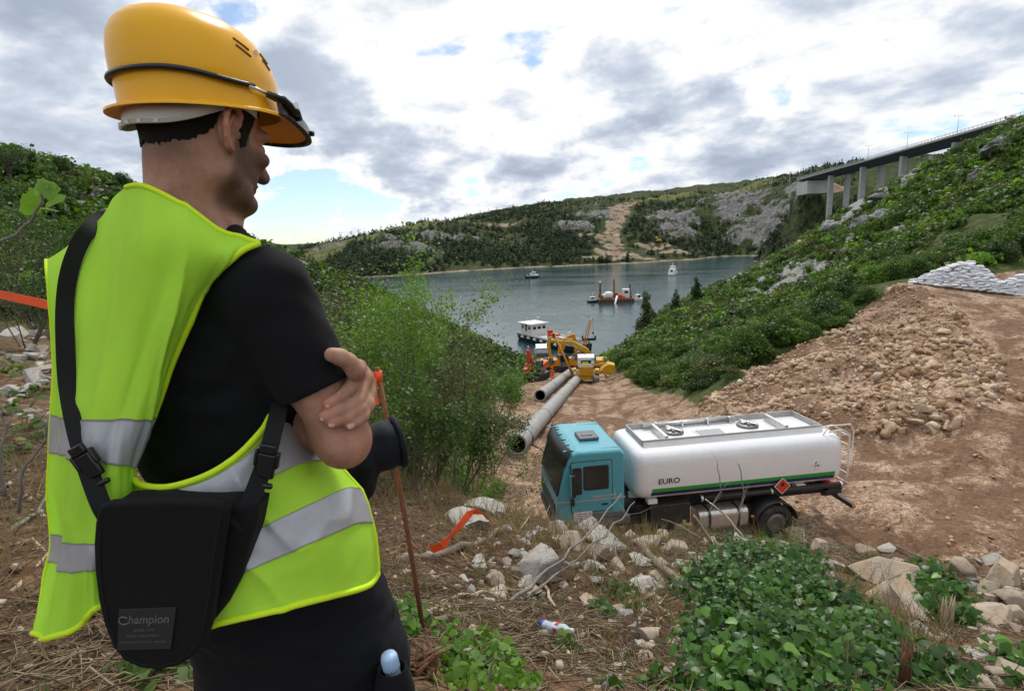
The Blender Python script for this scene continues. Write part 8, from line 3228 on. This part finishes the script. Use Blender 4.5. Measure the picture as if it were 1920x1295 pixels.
# ---- bottle in the trouser pocket
bp_ = PM(737, 1262, .80)
bt = empty('water_bottle', bp_, (0, math.radians(-8), 0), label='water bottle with pale blue cap sticking out of the trouser pocket', cat='bottle')
mb = MB()
mb.lathe([(0, .040), (.0125, .040), (.0142, .036), (.0145, .010), (.0, .010)], 20)
for k in range(20):
    a_ = 6.283 * k / 20
    mb.box((.0146 * math.cos(a_), .0146 * math.sin(a_), .023), (.0012, .0012, .022), rot=(0, 0, a_))
mb.build('cap', M['cap_blue'], bt)
mb = MB(); mb.lathe([(.0135, .011), (.0135, -.004), (.016, -.02), (.024, -.05), (.026, -.16), (0, -.165)], 20); mb.build('body', M['clear_plastic'], bt)
mb = MB()
mb.lathe([(.034, -.18), (.042, -.16), (.036, -.03), (.026, .012), (.024, .015), (.021, .010), (.033, -.05)], 22, M=Matrix.Translation(bp_ - Vector(person.location)))
mb.build('pocket', M['trousers'], person)

# ---- necklace
mb = MB()
ncx = [PM(u, v, y) for u, v, y in ((300, 358, .84), (322, 368, .815), (345, 380, .806), (362, 394, .806), (380, 412, .815), (395, 432, .835))]
ncx = catmull(np.array([list(p) for p in ncx]), 46)
for i in range(0, 46):
    mb.lathe([(.0, -.0012), (.0013, -.0006), (.0013, .0006), (0, .0012)], 6, M=Matrix.Translation(Vector(ncx[i])))
mb.tube([Vector(p) for p in ncx], .0007, 5)
tag(mb.build('necklace', M['alu']), 'thin silver chain round the person\'s neck', 'necklace')

# ---- hard hat
hat = empty('hard_hat', H(.004, 0, .047), label='yellow hard hat with black face shield bracket on the person\'s head', cat='hard hat')
HO = Vector(hat.location)
TILT = math.radians(14)
tf = hf * math.cos(TILT) + hu * math.sin(TILT); tu = hr.cross(tf)


def K(f, r, u):
    return tf * f + hr * r + tu * u


def hat_ring(k, u, shift=0.0, n=64, ext=0.0, e=2.15, droop=None):
    out = []
    for i in range(n):
        a_ = 2 * math.pi * i / n
        c, s_ = math.cos(a_), math.sin(a_)
        af = .122 if c > 0 else .125
        f = math.copysign(abs(c) ** (2 / e), c) * (af * k + ext); r = math.copysign(abs(s_) ** (2 / e), s_) * (.101 * k + ext)
        uu = u + (droop(c) if droop else 0)
        out.append(K(f + shift, r, uu))
    return out


prof = [(k_, u_ * .91, s_ * 1.0) for k_, u_, s_ in [(1.0, -.010, 0), (1.0, .004, 0), (.995, .018, -.001), (.99, .032, -.002), (.996, .038, -.003), (.995, .050, -.004), (.975, .070, -.007), (.935, .089, -.011), (.87, .107, -.016), (.77, .123, -.021), (.63, .136, -.026), (.44, .145, -.030), (.22, .150, -.032), (.02, .151, -.033)]]
mb = MB()
mb.loft([hat_ring(k, u, sh) for k, u, sh in prof], caps=False)
mb.loft([hat_ring(k * .972, u - .003, sh) for k, u, sh in prof[:-1]], caps=False)
shell = mb.build('shell', M['helmet'], hat)


def peak(c, s_):
    """how far the brim stands out: wide at the front, narrow at sides and back"""
    return .012 + .052 * max(0, c) ** 3.0 + .010 * max(0, -c) ** 4


mb = MB()
r_in, r_out, r_out2, r_in2 = [], [], [], []
n = 72
for i in range(n):
    a_ = 2 * math.pi * i / n
    c, s_ = math.cos(a_), math.sin(a_)
    e = 2.15
    af = .122 if c > 0 else .125
    bf_ = math.copysign(abs(c) ** (2 / e), c); br_ = math.copysign(abs(s_) ** (2 / e), s_)
    ex = peak(c, s_)
    dr = -.022 * max(0, c) ** 2.4
    r_in.append(K(bf_ * af * .985, br_ * .101 * .985, -.006)); r_out.append(K(bf_ * (af + ex), br_ * (.101 + min(ex, .016)), -.012 + dr))
    r_out2.append(K(bf_ * (af + ex), br_ * (.101 + min(ex, .016)), -.0155 + dr)); r_in2.append(K(bf_ * af * .97, br_ * .101 * .97, -.011))
mb.loft([r_in, r_out], caps=False)
mb.loft([r_out, r_out2], caps=False)
brim = mb.build('brim', M['helmet'], hat)
mb = MB(); mb.loft([r_out2, r_in2], caps=False); mb.build('brim_underside', M['visor_orange'], brim)
# face shield carrier: black band round the front of the peak
mb = MB()
cr_ = []
for i in range(33):
    a_ = math.radians(-70 + 140 * i / 32)
    c, s_ = math.cos(a_), math.sin(a_)
    e = 2.15
    bf_ = math.copysign(abs(c) ** (2 / e), c); br_ = math.copysign(abs(s_) ** (2 / e), s_)
    ex = peak(c, s_) + .003
    dr = -.022 * c ** 2.4
    f0, r0 = bf_ * (.122 + ex), br_ * (.101 + min(ex, .018))
    lift = .012 * (1 - c)
    cr_.append([K(f0 * .965, r0 * .965, -.004 + dr + lift), K(f0 * 1.025, r0 * 1.03, -.003 + dr + lift), K(f0 * 1.035, r0 * 1.04, -.021 + dr + lift), K(f0 * .975, r0 * .975, -.022 + dr + lift)])
mb.loft(cr_, caps=True, smooth=False)
car = mb.build('shield_carrier', M['gloss_black'], hat)
for i in (4, 10, 16, 22, 28):
    q = (Vector(cr_[i][1]) + Vector(cr_[i][2])) / 2
    nv = (Vector(cr_[i][1]) - Vector(cr_[i][0])).normalized()
    mb = MB(); mb.cyl(q, q + nv * .006, .005, n=10); mb.build('stud', M['gloss_black'], car)
for s in (-1, 1):
    a0 = Vector(cr_[0 if s < 0 else 32][1])
    q = K(.058, s * .119, .000)
    mb = MB()
    mb.tube([K(.035, s * .106, .014), K(.055, s * .112, .008), K(.083, s * .108, -.006), K(.102, s * .093, -.012)], [.008, .012, .012, .010], 10, flat=.6)
    hg = mb.build('hinge', M['gloss_black'], car)
    mb = MB(); mb.cyl(K(.076, s * .110, .0), K(.077, s * .122, .001), .0055, n=12); mb.build('screw', M['alu'], hg)
    # spring wire from the hinge to the strap
    mb = MB(); mb.tube([K(.035, s * .106, .014), K(.018, s * .1085, .017), K(-.002, s * .1075, .021)], .0026, 8); mb.build('spring', M['alu'], hat)
mb = MB()
loop = []
for i in range(41):
    a_ = math.radians(86 + 188 * i / 40)
    c, s_ = math.cos(a_), math.sin(a_)
    e = 2.15
    bf_ = math.copysign(abs(c) ** (2 / e), c); br_ = math.copysign(abs(s_) ** (2 / e), s_)
    back = sstep(-c, 0, .9)
    loop.append(K(bf_ * (.125 + .005), br_ * (.101 + .0055), .022 + .013 * float(back)))
mb.tube(loop, .0043, 8)
mb.build('elastic_strap', M['gloss_black'], hat)
# vent slots with a rivet between, on the right and the left
for s in (-1, 1):
    for (f0, f1, uo) in ((-.002, .022, .090), (-.002, .022, .080), (.052, .068, .081), (.052, .068, .071)):
        def on_shell(f, u):
            us = [p[1] for p in prof]; ks = [p[0] for p in prof]; sh = [p[2] for p in prof]
            k = np.interp(u, us, ks); h_ = np.interp(u, us, sh)
            q = abs(f - h_) / (.122 * k)
            rr3 = .101 * k * (max(0, 1 - q ** 2.15)) ** (1 / 2.15)
            return K(f, s * (rr3 + .0004), u)
        mb = MB(); mb.tube([on_shell(f0 + (f1 - f0) * t, uo - .012 * t) for t in np.linspace(0, 1, 6)], .0017, 6)
        mb.build('vent_slot', M['visor_orange'] if False else M['rust'], shell)
    mb = MB(); q = on_shell(.038, .078); mb.cyl(q - hr * (s * .002), q + hr * (s * .0015), .0042, n=12); mb.build('rivet', M['headband'], shell)
# suspension band round the back of the head
mb = MB()
bnd = []
for i in range(49):
    a_ = math.radians(52 + 256 * i / 48)
    c, s_ = math.cos(a_), math.sin(a_)
    back = float(sstep(-c, -.35, 1.0))
    f = c * (.097 + .002 * back) - .012; r = s_ * .0825
    lo = .040 - .060 * back; hi_ = .060 - .048 * back
    bnd.append([Vector(H(f, r, lo)) - HO, Vector(H(f * 1.0, r * 1.0, hi_)) - HO, Vector(H(f * 1.02 - .0003, r * 1.022, hi_)) - HO, Vector(H(f * 1.02 - .0003, r * 1.022, lo)) - HO])
mb.loft(bnd, caps=True, smooth=True)
hb = mb.build('headband', M['headband'], hat)
for i in (18, 21, 24, 27, 30):
    q = Vector(bnd[i][3]) * .92 + Vector(bnd[i][2]) * .08
    mb = MB(); mb.box(q, (.006, .006, .006), bev=.001); mb.build('catch', M['headband'], hb)
mb = MB()
mb.tube([Vector(b_[3]) * .8 + Vector(b_[2]) * .2 for b_ in bnd[14:35]], .0012, 5)
mb.build('ridge', M['headband'], hb)
